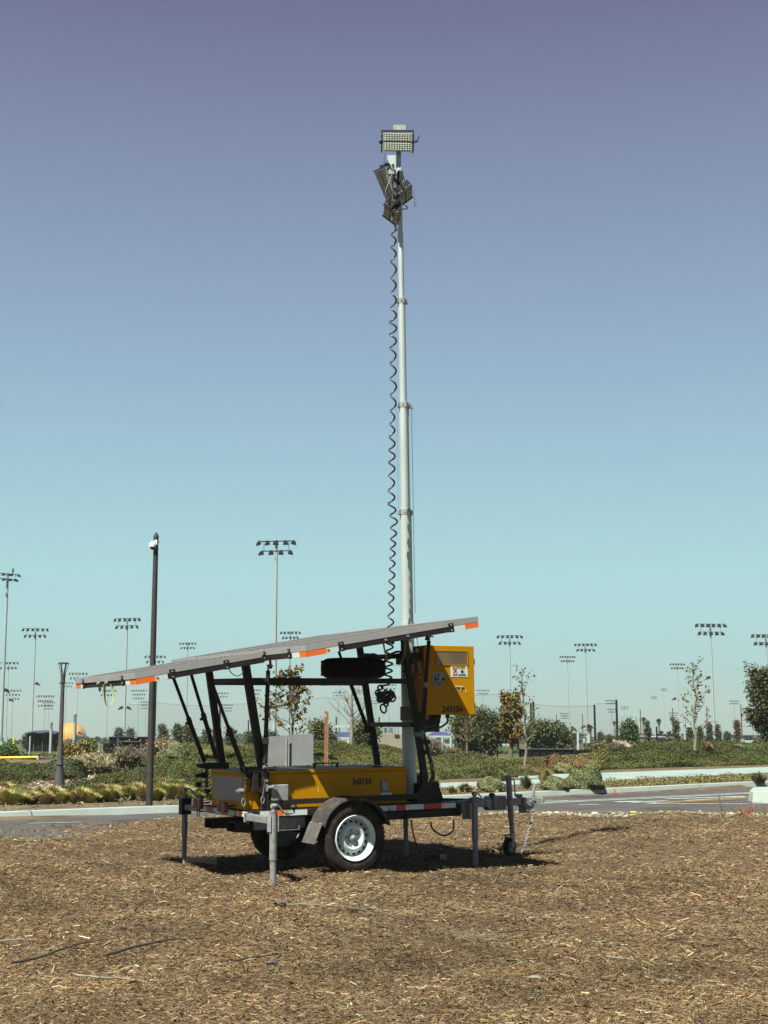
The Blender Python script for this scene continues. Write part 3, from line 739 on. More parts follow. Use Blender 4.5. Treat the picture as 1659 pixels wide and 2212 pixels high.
b = MB(); b.box((2.74,.815,.525),(2.86,.905,.590)); b.lathe([(.0,.035),(.02,.034),(.038,.02),(.045,-.005),(.045,-.03)],(2.875,.86,.560),(0,0,1),20); cp = part(b,'coupler','galv_light',bevel=.004)
b = MB(); b.box((2.745,.845,.585),(2.81,.875,.615)); b.bar((2.775,.86,.60),(2.805,.86,.73),.035,.02,(1,0,0)); b.tube((2.79,.83,.66),(2.79,.89,.66),.006); b.build('latch_lever','steel_bright',cp,.003)
b = MB()
for (u,w) in ((2.635,.545),(2.635,.46),(2.70,.555),(2.735,.57),(2.735,.455)): b.tube((u,.775,w),(u,.793,w),.013,n=6)
b.build('bolt','galv_light',tg)
# --- tongue jack with caster wheel
tj = empty('tongue_jack', parent=T); vj = .72
q = lambda x,y: onv((1700+.4219*x)/1.8517,(3000+.4219*y)/1.8517,vj)
tp, mp, bp_ = q(790,240), q(815,650), q(828,800)
b = MB(); b.tube(mp,tp,.032,n=20); b.build('outer_tube','galv',tj)
b = MB(); b.tube(bp_,mp+Vector((0,0,.02)),.026,n=18); b.build('inner_tube','galv',tj)
b = MB(); b.path([q(800,275)+Vector((0,-.03,0)),q(825,280)+Vector((0,-.03,0)),q(832,300)+Vector((0,-.03,0)),q(838,425)+Vector((0,-.03,0)),q(870,430)+Vector((0,-.035,0))],.0075,8); ck = b.build('crank','galv',tj)
b = MB(); b.tube(q(840,430)+Vector((0,-.035,0)),q(900,430)+Vector((0,-.035,0)),.016,n=12); b.build('crank_grip','ink',ck)
wc = q(800,930); wc.y = vj+.01
wd = Vector((.39,-.92,0)).normalized()      # caster axle direction (wheel turned towards the viewer)
cc = Vector((wc.x+.008, vj+.01, .088)) 
b = MB(); b.lathe([(.060,-.032),(.085,-.034),(.097,-.026),(.101,-.012),(.101,.012),(.097,.026),(.085,.034),(.060,.032)],cc,wd,36); cw = b.build('caster_tyre','rubber_black',tj)
b = MB(); up_ = cc+Vector((.01,0,.125)); wq = Vector((wd.y,-wd.x,0))
b.obox(up_+Vector((0,0,.0)),wd*.052,wq*.03,Vector((0,0,.006)))
for sg in (-1,1): b.bar(up_+wd*sg*.05,cc+wd*sg*.05,.045,.007,wd)
b.tube(cc-wd*.056,cc+wd*.056,.012,n=8); b.tube(up_,bp_,.024,n=14); b.build('caster_fork','galv_light',tj,.002)
b = MB(); b.lathe([(.0,-.028),(.016,-.028),(.018,-.010),(.05,-.006),(.058,-.024),(.064,-.031),(.064,.031),(.058,.024),(.05,.006),(.018,.010),(.016,.028),(.0,.028)],cc,wd,28); b.build('caster_rim','galv_light',tj)
# --- safety chain, every link part of one chain
ch = empty('safety_chain', parent=T)
P0, P1 = Vector((2.74,.80,.43)), Vector((2.50,.72,.0))
ctrl = [Vector((2.73,.80,.45)),Vector((2.72,.79,.38)),Vector((2.66,.77,.27)),Vector((2.60,.75,.16)),Vector((2.55,.73,.08)),Vector((2.51,.72,.03)),Vector((2.47,.70,.012))]
cp_ = densify(ctrl, 6); tot = sum((cp_[i+1]-cp_[i]).length for i in range(len(cp_)-1)); nl = 15
def along(P, s):
    for i in range(len(P)-1):
        l = (P[i+1]-P[i]).length
        if s <= l: return P[i] + (P[i+1]-P[i])*(s/l), (P[i+1]-P[i]).normalized()
        s -= l
    return P[-1], (P[-1]-P[-2]).normalized()
for i in range(nl):
    c, d = along(cp_, tot*(i+.5)/nl); s_ = d.cross(Vector((0,1,0))).normalized(); n_ = s_.cross(d).normalized()
    if i % 2: s_ = (s_*.35 + n_*.94).normalized()
    else: s_ = (s_*.94 - n_*.35).normalized()
    hl = tot/nl*.5+.007
    b = MB(); b.path([c + d*hl*math.cos(t)*(1 if abs(math.cos(t))>.5 else 1) + s_*.012*math.sin(t) for t in np.linspace(0,2*math.pi,14,endpoint=False)],.0058,6,closed=True); b.build('chain_link','galv',ch)

# --- winch guard plate in front
b = MB(); b.prism([(1.16,.60,.60),(1.43,.60,.60),(1.42,.60,.66),(1.365,.60,.80),(1.34,.60,.82),(1.20,.60,.82)],(0,.012,0)); wp = part(b,'guard_plate','black_steel')
b = MB(); b.box((1.18,.66,.62),(1.32,.80,.80)); part(b,'winch','black_steel',bevel=.01)
b = MB(); b.lathe([(.0,-.001),(.012,-.001)],(1.325,.599,.785),(0,1,0),10); b.bar((1.30,.598,.775),(1.35,.598,.79),.01,.02); 
# --- mast
pb = onv(885,1690,.86); ptm = onv(863.5,420,.86)
def mast_at(w): t = (w-pb.z)/(ptm.z-pb.z); return Vector((pb.x+(ptm.x-pb.x)*t, .86, w))
mast = empty('mast', parent=T)
for (w0,w1,r,ch_) in ((.60,2.5,.0745,0),(2.5,3.70,.059,1),(3.70,4.89,.0485,1),(4.89,6.09,.0405,0),(6.09,6.88,.0315,0),(6.88,7.62,.027,0)):
    b = MB(); b.tube(mast_at(w0),mast_at(w1),r,n=28)
    if ch_: b.bar(mast_at(w0)+Vector((r*.80,-.02,0)),mast_at(w1-.02)+Vector((r*.80,-.02,0)),.022,.03,(1,0,0))
    b.build('mast_section','mast_white',mast)
for (w,r) in ((3.70,.062),(4.90,.052),(6.09,.044)):
    c = mast_at(w); b = MB(); b.tube(c-Vector((0,0,.032)),c+Vector((0,0,.032)),r,n=24)
    b.box((c.x-r-.03,c.y-.015,w-.03),(c.x-r+.01,c.y+.015,w+.03)); b.box((c.x+r-.01,c.y-.015,w-.03),(c.x+r+.028,c.y+.015,w+.03)); b.box((c.x-.012,c.y-r-.012,w-.034),(c.x+.012,c.y-r+.01,w+.036))
    co = b.build('mast_collar','galv_light',mast,.003)
    b = MB()
    for t in (-2.2,-.9): b.tube(c+Vector((math.cos(t)*(r-.004),math.sin(t)*(r-.004),0)),c+Vector((math.cos(t)*(r+.008),math.sin(t)*(r+.008),0)),.007,n=8)
    b.build('bolt','steel_bright',co)
b = MB(); c = mast_at(4.93); b.prism([(c.x+.04,.85,4.87),(c.x+.125,.85,4.87),(c.x+.11,.85,4.90),(c.x+.07,.85,4.925),(c.x+.04,.85,4.935)],(0,.02,0)); b.build('pulley_plate','galv_light',mast)
b = MB(); b.tube(mast_at(4.88)+Vector((.105,0,0)),mast_at(2.6)+Vector((.105,0,0)),.0028,n=5); b.build('hoist_cable','galv',mast)
b = MB(); b.tube(mast_at(4.85)+Vector((-.085,0,0)),mast_at(3.72)+Vector((-.085,0,0)),.0025,n=5); b.build('hoist_cable','galv',mast)
b = MB(); c = mast_at(1.53); b.box((c.x-.15,c.y-.09,1.455),(c.x+.02,c.y-.076,1.60)); b.box((c.x-.02,c.y-.10,1.455),(c.x+.20,c.y-.088,1.60)); b.build('mast_clamp','galv',mast,.003)
b = MB(); c = mast_at(1.35); b.box((c.x+.05,.80,1.33),(c.x+.35,.82,1.58)); b.build('hinge_plate','black_steel',mast)
b = MB(); c = mast_at(2.1); b.box((c.x-.09,c.y-.10,2.05),(c.x+.10,c.y+.10,2.17)); b.box((c.x-.12,c.y-.09,1.965),(c.x-.06,c.y-.075,1.98)); b.build('mast_guide','black_steel',mast,.004)

# --- coiled cable
def helix_pts(n_seg):
    pts = []
    # centre line from picture points at v=.74
    cl = [onv(x,y,.60) for x,y in ((850.5,494),(850,560),(850.5,645),(849,700),(849.5,800),(850,872),(848,900),(846.5,1000),(846,1090),(851,1122),(848,1200),(845.5,1290),(844,1345),(842.5,1388))]
    cl += [onv((1380+.2411*x)/1.8517,(2540+.2411*y)/1.8517,.62) for x,y in ((740,110),(735,300),(725,420),(722,560),(715,700),(680,800),(655,880))]
    C = densify(cl, 24); L = [0]
    for i in range(1,len(C)): L.append(L[-1]+(C[i]-C[i-1]).length)
    ph = 0; prev = 0
    for i,c in enumerate(C):
        w = c.z; pitch = .165 if w > 4.9 else (.165-(4.9-w)*.026 if w > 3.72 else .128-(3.72-w)*.012)
        if w < 2.1: pitch = .075
        ds = L[i]-prev; prev = L[i]; st = 1
        pitch *= 1+.10*math.sin(w*5.3)+.07*math.sin(w*13.1); ph += ds/pitch*2*math.pi
        pts.append((c, ph))
    out_ = []
    for i in range(len(pts)-1):
        (c0,p0),(c1,p1) = pts[i],pts[i+1]; k = max(1,int((p1-p0)/.42))
        for j in range(k):
            t = j/k; c = c0+(c1-c0)*t; p = p0+(p1-p0)*t; r = (.031 if c.z > 2.1 else .038)*(1+.14*math.sin(c.z*3.7)+.1*math.sin(c.z*9.1))
            out_.append(c + Vector((math.cos(p)*r, math.sin(p)*r, 0)))
    return out_
b = MB(); b.path(helix_pts(1),.0098,7); part(b,'coiled_cable','cable')
# tangled bundle of the cable's end
cB = onv((1380+.2411*652)/1.8517,(2540+.2411*1020)/1.8517,.64)
b = MB(); rr = random.Random(5)
for i in range(27):
    c = cB + Vector((rr.gauss(0,.040),rr.uniform(-.05,.05),rr.gauss(.0,.048))); n1 = Vector((rr.uniform(-.4,.4),-1,rr.uniform(-.5,.5))).normalized()
    a1 = n1.cross(Vector((0,0,1))).normalized(); b1 = n1.cross(a1); rd = rr.uniform(.020,.040)
    if i == 0: c = cB + Vector((-.03,-.03,-.125)); rd = .045
    b.path([c + a1*rd*math.cos(t) + b1*rd*math.sin(t)*rr.uniform(.97,1.03) for t in np.linspace(0,2*math.pi,16,endpoint=False)],.0098,7,closed=True)
part(b,'cable_bundle','cable')
# wiring along the upper cross rail
b = MB(); b.path(densify([onv((1380+.2411*x)/1.8517,(2540+.2411*y)/1.8517,.5) for x,y in ((280,350),(330,320),(420,325),(480,318),(560,345),(700,345),(800,300),(880,275),(950,295),(1000,330))],5),.012,8)
b.path(densify([onv((1380+.2411*x)/1.8517,(2540+.2411*y)/1.8517,.6) for x,y in ((300,365),(450,372),(560,352),(740,370),(880,360),(1000,350))],5),.014,8); part(b,'wiring','cable')

# --- cabinet
vc = .26; e_ = vc
cab = MB(); uc0, uc1, wc0, wc1 = 1.005, 1.617, 1.511, 2.222
cab.box((uc0,vc+.02,wc0),(uc1,vc+.235,wc1)); cabinet = part(cab,'control_cabinet','yellow',bevel=.006)
b = MB(); b.box((uc0-.001,vc,wc0+.002),(uc1+.001,vc+.018,wc1+.002)); door = b.build('cabinet_door','yellow',cabinet,.004)
qc = lambda x,y: onv((1600+.2049*x)/1.8517,(2540+.2049*y)/1.8517,vc-.003)
def cbox(x0,y0,x1,y1,name,m,v0=-.004,v1=.0,par=door,bev=0,lab=None):
    P = qc(x0,y0); Q = qc(x1,y1); b = MB(); b.box((P.x,vc+v0,P.z),(Q.x,vc+v1,Q.z)); o = b.build(name,m,cabinet,bev)
    if lab: o['label'] = lab
    return o
cbox(708,305,1320,590,'window','amber_glass',-.003,.001)
b = MB(); P = qc(700,300); Q = qc(1328,596)
for r_ in ((P.x,P.z,Q.x,P.z-.006),(P.x,Q.z,Q.x,Q.z+.006),(P.x,P.z,P.x+.006,Q.z),(Q.x-.006,P.z,Q.x,Q.z)): b.box((r_[0],vc-.007,r_[1]),(r_[2],vc+.001,r_[3]))
b.build('window_frame','yellow',cabinet)
cs_ = cbox(990,592,1322,820,'caution_sticker','sticker',-.003,.0,lab='caution sticker')
cbox(1003,598,1312,660,'caution_band','sticker_yellow',-.004,-.001)
P = qc(1075,645); text_mesh('caution_text','CAUTION',.031,'ink',cabinet,(P.x,vc-.0055,P.z),Xu,Zw,.0011,.86,1.05)
b = MB(); P = qc(1020,642); b.prism([(P.x,vc-.006,P.z),(P.x+.028,vc-.006,P.z),(P.x+.014,vc-.006,P.z+.024)],(0,.001,0)); b.build('warning_triangle','ink',cabinet)
b = MB(); P = qc(1073,705)
b.path([Vector((P.x+.030*math.cos(t),vc-.005,P.z+.030*math.sin(t))) for t in np.linspace(0,2*math.pi,24,endpoint=False)],.0013,4,closed=True); b.bar((P.x-.021,vc-.005,P.z+.021),(P.x+.021,vc-.005,P.z-.021),.002,.003,(0,1,0)); b.build('prohibition_ring','ink_red',cabinet)
b = MB(); b.box((P.x-.018,vc-.0045,P.z-.018),(P.x+.0,vc-.0035,P.z-.006)); b.box((P.x-.002,vc-.0045,P.z-.004),(P.x+.018,vc-.0035,P.z+.016)); b.build('printed_mark','ink',cabinet)
b = MB(); P = qc(1215,712)
b.path([Vector((P.x+.030*math.cos(t),vc-.004,P.z+.030*math.sin(t))) for t in np.linspace(0,2*math.pi,24,endpoint=False)],.0009,4,closed=True); b.box((P.x-.017,vc-.005,P.z-.008),(P.x+.017,vc-.0035,P.z+.008)); b.box((P.x-.008,vc-.0052,P.z-.019),(P.x+.008,vc-.0037,P.z+.016)); b.build('printed_mark','ink',cabinet)
cbox(1030,766,1118,794,'red_label','ink_red',-.0045,-.001); cbox(1132,766,1292,798,'green_label','ink_green',-.0045,-.001)
lt = cbox(635,730,840,995,'door_latch','galv_light',-.008,-.001,bev=.004,lab='metal paddle latch'); 
cbox(668,760,800,970,'latch_recess','ink',-.0095,-.006); cbox(676,768,742,962,'latch_paddle','galv',-.014,-.009); 
b = MB(); P = qc(755,945); Q = qc(770,785); b.bar((P.x,vc-.018,P.z),(Q.x,vc-.018,Q.z),.014,.008,(0,1,0)); b.build('latch_handle','steel_bright',cabinet)
b = MB(); P = qc(700,862); b.tube((P.x,vc-.02,P.z),(P.x,vc-.01,P.z),.013); P = qc(842,862); b.tube((P.x,vc-.022,P.z),(P.x,vc-.002,P.z),.014); b.build('latch_knob','ink',cabinet)
b = MB()
for (x,y) in ((730,1000),(1085,1020),(1170,1020),(1270,1065)): P = qc(x,y); b.path([(P.x,vc-.006,P.z),(P.x+.004,vc-.010,P.z-.012),(P.x+.014,vc-.006,P.z-.028)],[.001,.003,.0045],5)
P = qc(1065,1000); Q = qc(1235,1010); b.bar((P.x,vc-.006,P.z),(Q.x,vc-.006,Q.z),.006,.006,(0,1,0)); b.build('glue_drip','sticker',cabinet)
P = qc(828,1505); text_mesh('fleet_number','243154',.088,'ink',cabinet,(P.x,vc-.0035,P.z),Xu,Zw,.0040,.86,1.12)
b = MB()
for w in (2.06,1.60): b.box((uc1+.001,vc+.0,w-.03),(uc1+.010,vc+.03,w+.03))
b.build('hinge','black_steel',cabinet)
b = MB()
gl = [qc(830,1560), qc(902,1560), qc(1052,1560)]
for P,r in zip(gl,(.014,.014,.022)): b.tube((P.x,vc+.12,wc0),(P.x,vc+.12,wc0-.035),r,n=10)
b.build('cable_gland','ink',cabinet)
for P,r,dz,x2 in zip(gl,(.0055,.0055,.0115),(.12,.13,.17),(1.06,1.06,1.06)):
    b = MB(); s0 = Vector((P.x,vc+.12,wc0-.03)); en = Vector((1.045,.36,wc0-dz-.005)); n_=14
    pts = [s0, s0+Vector((-.005,0,-.05)), s0*.55+en*.45+Vector((.035,0,-.035)), en*.85+s0*.15+Vector((0,0,-.012)), en]
    b.path(densify(pts,6),r,8); part(b,'power_cable','cable')
b = MB(); b.path(densify([Vector(p) for p in ((1.03,.36,1.36),(1.06,.35,1.25),(1.10,.34,1.10),(1.13,.34,.98),(1.14,.34,.88),(1.10,.38,.78),(1.04,.42,.70),(1.0,.46,.64))],6),.021,10); part(b,'cable_conduit','cable')
b = MB(); b.path(densify([Vector(p) for p in ((1.02,.36,1.55),(1.03,.36,1.45),(1.035,.36,1.36))],4),.026,10); b.box((1.0,.32,1.215),(1.10,.37,1.26)); b.box((.98,.30,1.11),(1.06,.36,1.15)); part(b,'conduit_clamp','black_steel')
b = MB(); b.box((1.03,.45,1.34),(1.13,.46,1.56)); b.bar((1.0,.40,1.32),(1.25,.45,1.51),.03,.03); part(b,'cabinet_bracket','black_steel')
b = MB(); c = Vector((1.115,.30,1.0)); b.path([c+Vector((.014*math.sin(t),0,.045*math.cos(t))) for t in np.linspace(0,2*math.pi,16,endpoint=False)],.0036,6,closed=True); b.path([(1.075,.30,1.19),(1.09,.30,1.1),(1.113,.30,1.045)],.0022,5); part(b,'snap_hook','steel_bright')

# --- solar arrays
def solar_mat(name, nu, nv):
    m = bpy.data.materials.new(name); m.use_nodes = True; n = m.node_tree; L = n.links.new; bs = n.nodes['Principled BSDF']
    uv = n.nodes.new('ShaderNodeAttribute'); uv.attribute_name = 'cell'
    sp = n.nodes.new('ShaderNodeSeparateXYZ'); L(uv.outputs['Vector'], sp.inputs[0])
    def fr(o):
        f = n.nodes.new('ShaderNodeMath'); f.operation = 'FRACT'; L(o, f.inputs[0]); g_ = n.nodes.new('ShaderNodeMath'); g_.operation = 'SUBTRACT'; L(f.outputs[0], g_.inputs[0]); g_.inputs[1].default_value = .5
        a = n.nodes.new('ShaderNodeMath'); a.operation = 'ABSOLUTE'; L(g_.outputs[0], a.inputs[0]); return a.outputs[0]     # .5 at cell border
    fu, fv = fr(sp.outputs['X']), fr(sp.outputs['Y'])
    def gt(o, th):
        f = n.nodes.new('ShaderNodeMath'); f.operation = 'GREATER_THAN'; L(o, f.inputs[0]); f.inputs[1].default_value = th; return f.outputs[0]
    sm = n.nodes.new('ShaderNodeMath'); sm.operation = 'ADD'; L(fu, sm.inputs[0]); L(fv, sm.inputs[1])
    dia = gt(sm.outputs[0], .86); ln = n.nodes.new('ShaderNodeMath'); ln.operation = 'MAXIMUM'; L(gt(fu,.488), ln.inputs[0]); L(gt(fv,.488), ln.inputs[1])
    m1 = n.nodes.new('ShaderNodeMixRGB'); m1.inputs[1].default_value = (.035,.028,.032,1); m1.inputs[2].default_value = (.07,.065,.07,1); L(ln.outputs[0], m1.inputs[0])
    m2 = n.nodes.new('ShaderNodeMixRGB'); m2.inputs[2].default_value = (.36,.37,.36,1); L(dia, m2.inputs[0]); L(m1.outputs[0], m2.inputs[1])
    nz = n.nodes.new('ShaderNodeTexNoise'); nz.inputs['Scale'].default_value = 7; nz.inputs['Detail'].default_value = 6
    r = n.nodes.new('ShaderNodeMapRange'); r.inputs['From Min'].default_value = .4; r.inputs['From Max'].default_value = .8; r.inputs['To Min'].default_value = .22; r.inputs['To Max'].default_value = .5; L(nz.outputs['Fac'], r.inputs['Value'])
    m3 = n.nodes.new('ShaderNodeMixRGB'); m3.inputs[2].default_value = (.14,.12,.11,1); L(r.outputs[0], m3.inputs[0]); L(m2.outputs[0], m3.inputs[1]); L(m3.outputs[0], bs.inputs['Base Color'])
    bs.inputs['Roughness'].default_value = .55; bs.inputs['Specular IOR Level'].default_value = .12
    MATS[name] = m
solar_mat('solar', 6, 10)
SL = .1695
def wtop(u): return 1.900 + SL*(u+2.208)
def panel(root, u0, u1, v0, v1, nu, nv, dw=0.0):
    """one framed module"""
    th = .052; fwid = .022
    def P(u,v,k=0): return Vector((u - k*SL, v, wtop(u)+dw + k))
    b = MB()
    def slab(ua,ub,va,vb,k0,k1):
        b.add([P(ua,va,k0),P(ub,va,k0),P(ub,vb,k0),P(ua,vb,k0),P(ua,va,k1),P(ub,va,k1),P(ub,vb,k1),P(ua,vb,k1)],[(0,3,2,1),(4,5,6,7),(0,1,5,4),(1,2,6,5),(2,3,7,6),(3,0,4,7)])
    slab(u0,u1,v0,v0+fwid,-th,0); slab(u0,u1,v1-fwid,v1,-th,0); slab(u0,u0+fwid,v0+fwid,v1-fwid,-th,0); slab(u1-fwid,u1,v0+fwid,v1-fwid,-th,0)
    pf = b.build('panel_frame','alu',root)
    me = bpy.data.meshes.new('solar_glass'); ua,ub,va,vb = u0+fwid,u1-fwid,v0+fwid,v1-fwid
    vs = [P(ua,va,-.004),P(ub,va,-.004),P(ub,vb,-.004),P(ua,vb,-.004),P(ua,va,-.010),P(ub,va,-.010),P(ub,vb,-.010),P(ua,vb,-.010)]
    me.from_pydata([tuple(v) for v in vs],[],[(0,1,2,3),(7,6,5,4),(0,4,5,1),(1,5,6,2),(2,6,7,3),(3,7,4,0)]); me.update()
    at_ = me.attributes.new('cell','FLOAT_VECTOR','POINT'); cl = [(0,0),(nu,0),(nu,nv),(0,nv)]*2
    at_.data.foreach_set('vector',[c for q_ in cl for c in (q_[0]+.0,q_[1]+.0,0)])
    me.materials.append(MATS['solar']); o = bpy.data.objects.new('solar_glass', me); COL.objects.link(o); o.parent = root
    b = MB(); slab(ua+.02,ub-.02,va+.02,vb-.02,-.013,-.011); bk = b.build('back_sheet','ink',root)
def support(root, u0, u1, v0, v1, dw=0.0):
    b = MB(); k0,k1 = -.104,-.054
    def P(u,v,k=0): return Vector((u - k*SL, v, wtop(u)+dw + k))
    def slab(ua,ub,va,vb):
        b.add([P(ua,va,k0),P(ub,va,k0),P(ub,vb,k0),P(ua,vb,k0),P(ua,va,k1),P(ub,va,k1),P(ub,vb,k1),P(ua,vb,k1)],[(0,3,2,1),(4,5,6,7),(0,1,5,4),(1,2,6,5),(2,3,7,6),(3,0,4,7)])
    slab(u0,u1,v0,v0+.04); slab(u0,u1,v1-.04,v1); slab(u0,u0+.04,v0+.04,v1-.04); slab(u1-.04,u1,v0+.04,v1-.04); slab((u0+u1)/2-.02,(u0+u1)/2+.02,v0+.04,v1-.04)
    b.build('support_frame','black_steel',root)
def on_near(root, u0, u1, v, k0, k1, name, m, dw=0, t=.003):
    def P(u,vv,k): return Vector((u - k*SL, vv, wtop(u)+dw + k))
    b = MB(); b.add([P(u0,v-t,k0),P(u1,v-t,k0),P(u1,v+.001,k0),P(u0,v+.001,k0),P(u0,v-t,k1),P(u1,v-t,k1),P(u1,v+.001,k1),P(u0,v+.001,k1)],[(0,3,2,1),(4,5,6,7),(0,1,5,4),(1,2,6,5),(2,3,7,6),(3,0,4,7)])
    return b.build(name,m,root)
def on_rear(root, v0, v1, u, k0, k1, name, m, dw=0, t=.003):
    def P(uu,vv,k): return Vector((uu - k*SL, vv, wtop(u)+dw + k))
    b = MB(); b.add([P(u-t,v0,k0),P(u+.001,v0,k0),P(u+.001,v1,k0),P(u-t,v1,k0),P(u-t,v0,k1),P(u+.001,v0,k1),P(u+.001,v1,k1),P(u-t,v1,k1)],[(0,3,2,1),(4,5,6,7),(0,1,5,4),(1,2,6,5),(2,3,7,6),(3,0,4,7)])
    return b.build(name,m,root)
def clamp_near(root, u, v, dw=0):
    on_near(root,u-.027,u+.027,v,-.108,-.022,'panel_clamp','black_steel',dw,.006)
    b = MB()
    for k in (-.040,-.090): b.tube((u-k*SL,v-.014,wtop(u)+dw+k),(u-k*SL,v-.005,wtop(u)+dw+k),.008,n=8)
    b.build('bolt','steel_bright',root)
def clamp_rear(root, v, u, dw=0):
    on_rear(root,v-.027,v+.027,u,-.108,-.016,'panel_clamp','black_steel',dw,.006)
    b = MB()
    for k in (-.035,-.085): b.tube((u-.014-k*SL,v,wtop(u)+dw+k),(u-.005-k*SL,v,wtop(u)+dw+k),.008,n=8)
    b.build('bolt','steel_bright',root)
ra = empty('rear_solar_array', parent=T); fa = empty('front_solar_array', parent=T)
UN, UJ = -2.208, -.965
panel(ra, UN, UJ, 0.0, .872, 10, 6); panel(ra, UN, UJ, .878, 1.76, 10, 6); support(ra, UN+.01, UJ+.02, .003, 1.757)
DW = .012; UC, UF, VN, VF = -.893, .965, -.79, 2.5
panel(fa, UC, UF, VN, .30, 12, 6, DW); panel(fa, UC, UF, .306, 1.40, 12, 6, DW); panel(fa, UC, UF, 1.406, VF, 12, 6, DW); support(fa, UC+.003, UF-.003, VN+.003, VF-.003, DW)
# tapes and clamps, rear array rear face (v from far 1.76 to near 0) and near face
vr = [onv(0,0,0)]
def rear_v(px): # picture column (zoom G coords) on the rear face plane
    r = ray((280+.3014*px)/1.8517, (2640+.3014*280)/1.8517); t = ((TO-CAM).dot(TU)+UN)/r.dot(TU); return (CAM+r*t-TO).dot(TV)
for x0,x1,m in ((55,120,'tape_orange'),(120,172,'tape_white'),(710,768,'tape_white'),(768,852,'tape_orange')):
    on_rear(ra, rear_v(x1), rear_v(x0), UN+.009, -.103, -.056, 'reflective_tape', m)
for x in (168,684): clamp_rear(ra, rear_v(x), UN)
def nu_(z,x,y,v):
    zz = {'zG':(280,2640,.3014),'zA':(780,2600,.2411),'z5':(1000,2400,.6028),'zB':(1380,2540,.2411)}[z]
    return onv((zz[0]+zz[2]*x)/1.8517,(zz[1]+zz[2]*y)/1.8517,v).x
on_near(ra, UN+.012, nu_('zG',1110,240,0), .003, -.103,-.056,'reflective_tape','tape_orange')
on_near(ra, nu_('zG',1110,240,0), nu_('zG',1320,200,0)-.03, .003, -.103,-.056,'reflective_tape','tape_white')
P = Vector((nu_('zG',1130,240,0),-.0035,0)); P.z = wtop(P.x)-.086; text_mesh('printed_mark','3M',.026,'ink_red',ra,P,Vector((1,0,SL)).normalized(),Zw,.0015)
clamp_near(ra, nu_('zG',1345,150,0), 0); clamp_near(ra, nu_('zA',505,190,0), 0)
# front array
on_near(fa, UC+.006, nu_('z5',498,335,VN), VN+.003,-.103,-.056,'reflective_tape','tape_orange',DW)
on_near(fa, nu_('z5',498,335,VN), nu_('z5',580,320,VN), VN+.003,-.103,-.056,'reflective_tape','tape_white',DW)
P = Vector((nu_('z5',506,330,VN),VN-.0035,0)); P.z = wtop(P.x)+DW-.086; text_mesh('printed_mark','3M',.026,'ink_red',fa,P,Vector((1,0,SL)).normalized(),Zw,.0015)
on_near(fa, nu_('z5',1345,190,VN), nu_('z5',1420,180,VN), VN+.003,-.103,-.056,'reflective_tape','tape_white',DW)
on_near(fa, nu_('z5',1420,180,VN), UF-.004, VN+.003,-.103,-.056,'reflective_tape','tape_orange',DW)
clamp_near(fa, nu_('z5',598,295,VN), VN, DW); clamp_near(fa, nu_('z5',1327,170,VN), VN, DW)
b = MB()
for x,y in ((900,262),(1047,237)): u = nu_('z5',x,y,VN); b.tube((u,VN-.012,wtop(u)-.075+DW),(u,VN+.004,wtop(u)-.075+DW),.011,n=8)
b.build('bolt','steel_bright',fa)
def rear_v2(x,y):
    r = ray((1000+.6028*x)/1.8517,(2400+.6028*y)/1.8517); t = ((TO-CAM).dot(TU)+UC)/r.dot(TU); return (CAM+r*t-TO).dot(TV)
on_rear(fa, rear_v2(320,360), rear_v2(270,365), UC+.003,-.103,-.056,'reflective_tape','tape_white',DW)
on_rear(fa, VN+.006, rear_v2(320,360), UC+.003,-.103,-.056,'reflective_tape','tape_orange',DW)
clamp_rear(fa, rear_v2(255,345), UC, DW); clamp_rear(fa, rear_v2(92,360), UC, DW)
# small dirt: bird droppings and leaf bits on the glass
b = MB(); rr = random.Random(3)
for i in range(0):
    if i < 5: u = rr.uniform(-2.1,-1.0); v = rr.uniform(.05,1.6); d_ = 0
    else: u = rr.uniform(-.8,.9); v = rr.uniform(-.7,2.3); d_ = DW
    s = rr.uniform(.004,.009); c = Vector((u,v,wtop(u)+d_)); b.lathe([(s,-.002),(s*.6,.004),(0,.006)],c,(0,0,1),7)


# --- prop rods and gas struts
def zpt(z,x,y,v):
    zz = {'zG':(280,2640,.3014),'zA':(780,2600,.2411),'z5':(1000,2400,.6028),'zB':(1380,2540,.2411),'zE':(780,2980,.2411),'z4':(200,2400,.5425),'z1':(700,2900,.4822),'zC':(1600,2540,.2049),'zD':(1560,2820,.1899)}[z]
    return onv((zz[0]+zz[2]*x)/1.8517,(zz[1]+zz[2]*y)/1.8517,v)
def rod(p, q, r0=.021, r1=.028, split=.5, up=.6):
    """q = lower end; thicker lower sleeve; extends p upwards by `up` to reach the array underside"""
    p = Vector(p); q = Vector(q); d = (p-q).normalized()
    # extend to just below the array
    e = p.copy()
    for _ in range(60):
        if e.z > wtop(e.x)-.07: break
        e += d*.01
    m_ = q + (p-q)*split
    b = MB(); b.tube(m_, e, r0, n=12); o = part(b,'prop_rod','black_steel')
    b = MB(); b.tube(q, m_, r1, n=12); b.build('rod_sleeve','black_steel',o)
    b = MB(); b.tube(m_-d*.03, m_+d*.03, r1*1.15, n=10); b.obox(m_-Vector((.02,.0,.03)),(.016,0,0),(0,.02,0),(0,0,.014)); b.build('rod_clamp','black_steel',o)
    b = MB(); b.tube(q-d*.05,q,.012,n=8); b.build('rod_end','galv',o)
rod(zpt('zG',1370,230,1.4), zpt('zE',158,278,1.4), .017,.023,.49)
rod(zpt('z4',1040,545,1.3), zpt('zE',358,222,1.3), .017,.023,.50)
rod(zpt('zA',225,395,.34), zpt('zE',792,360,.34), .017,.024,.38)
rod(zpt('z5',590,345,1.52), zpt('z5',772,835,1.52), .015,.021,.80)
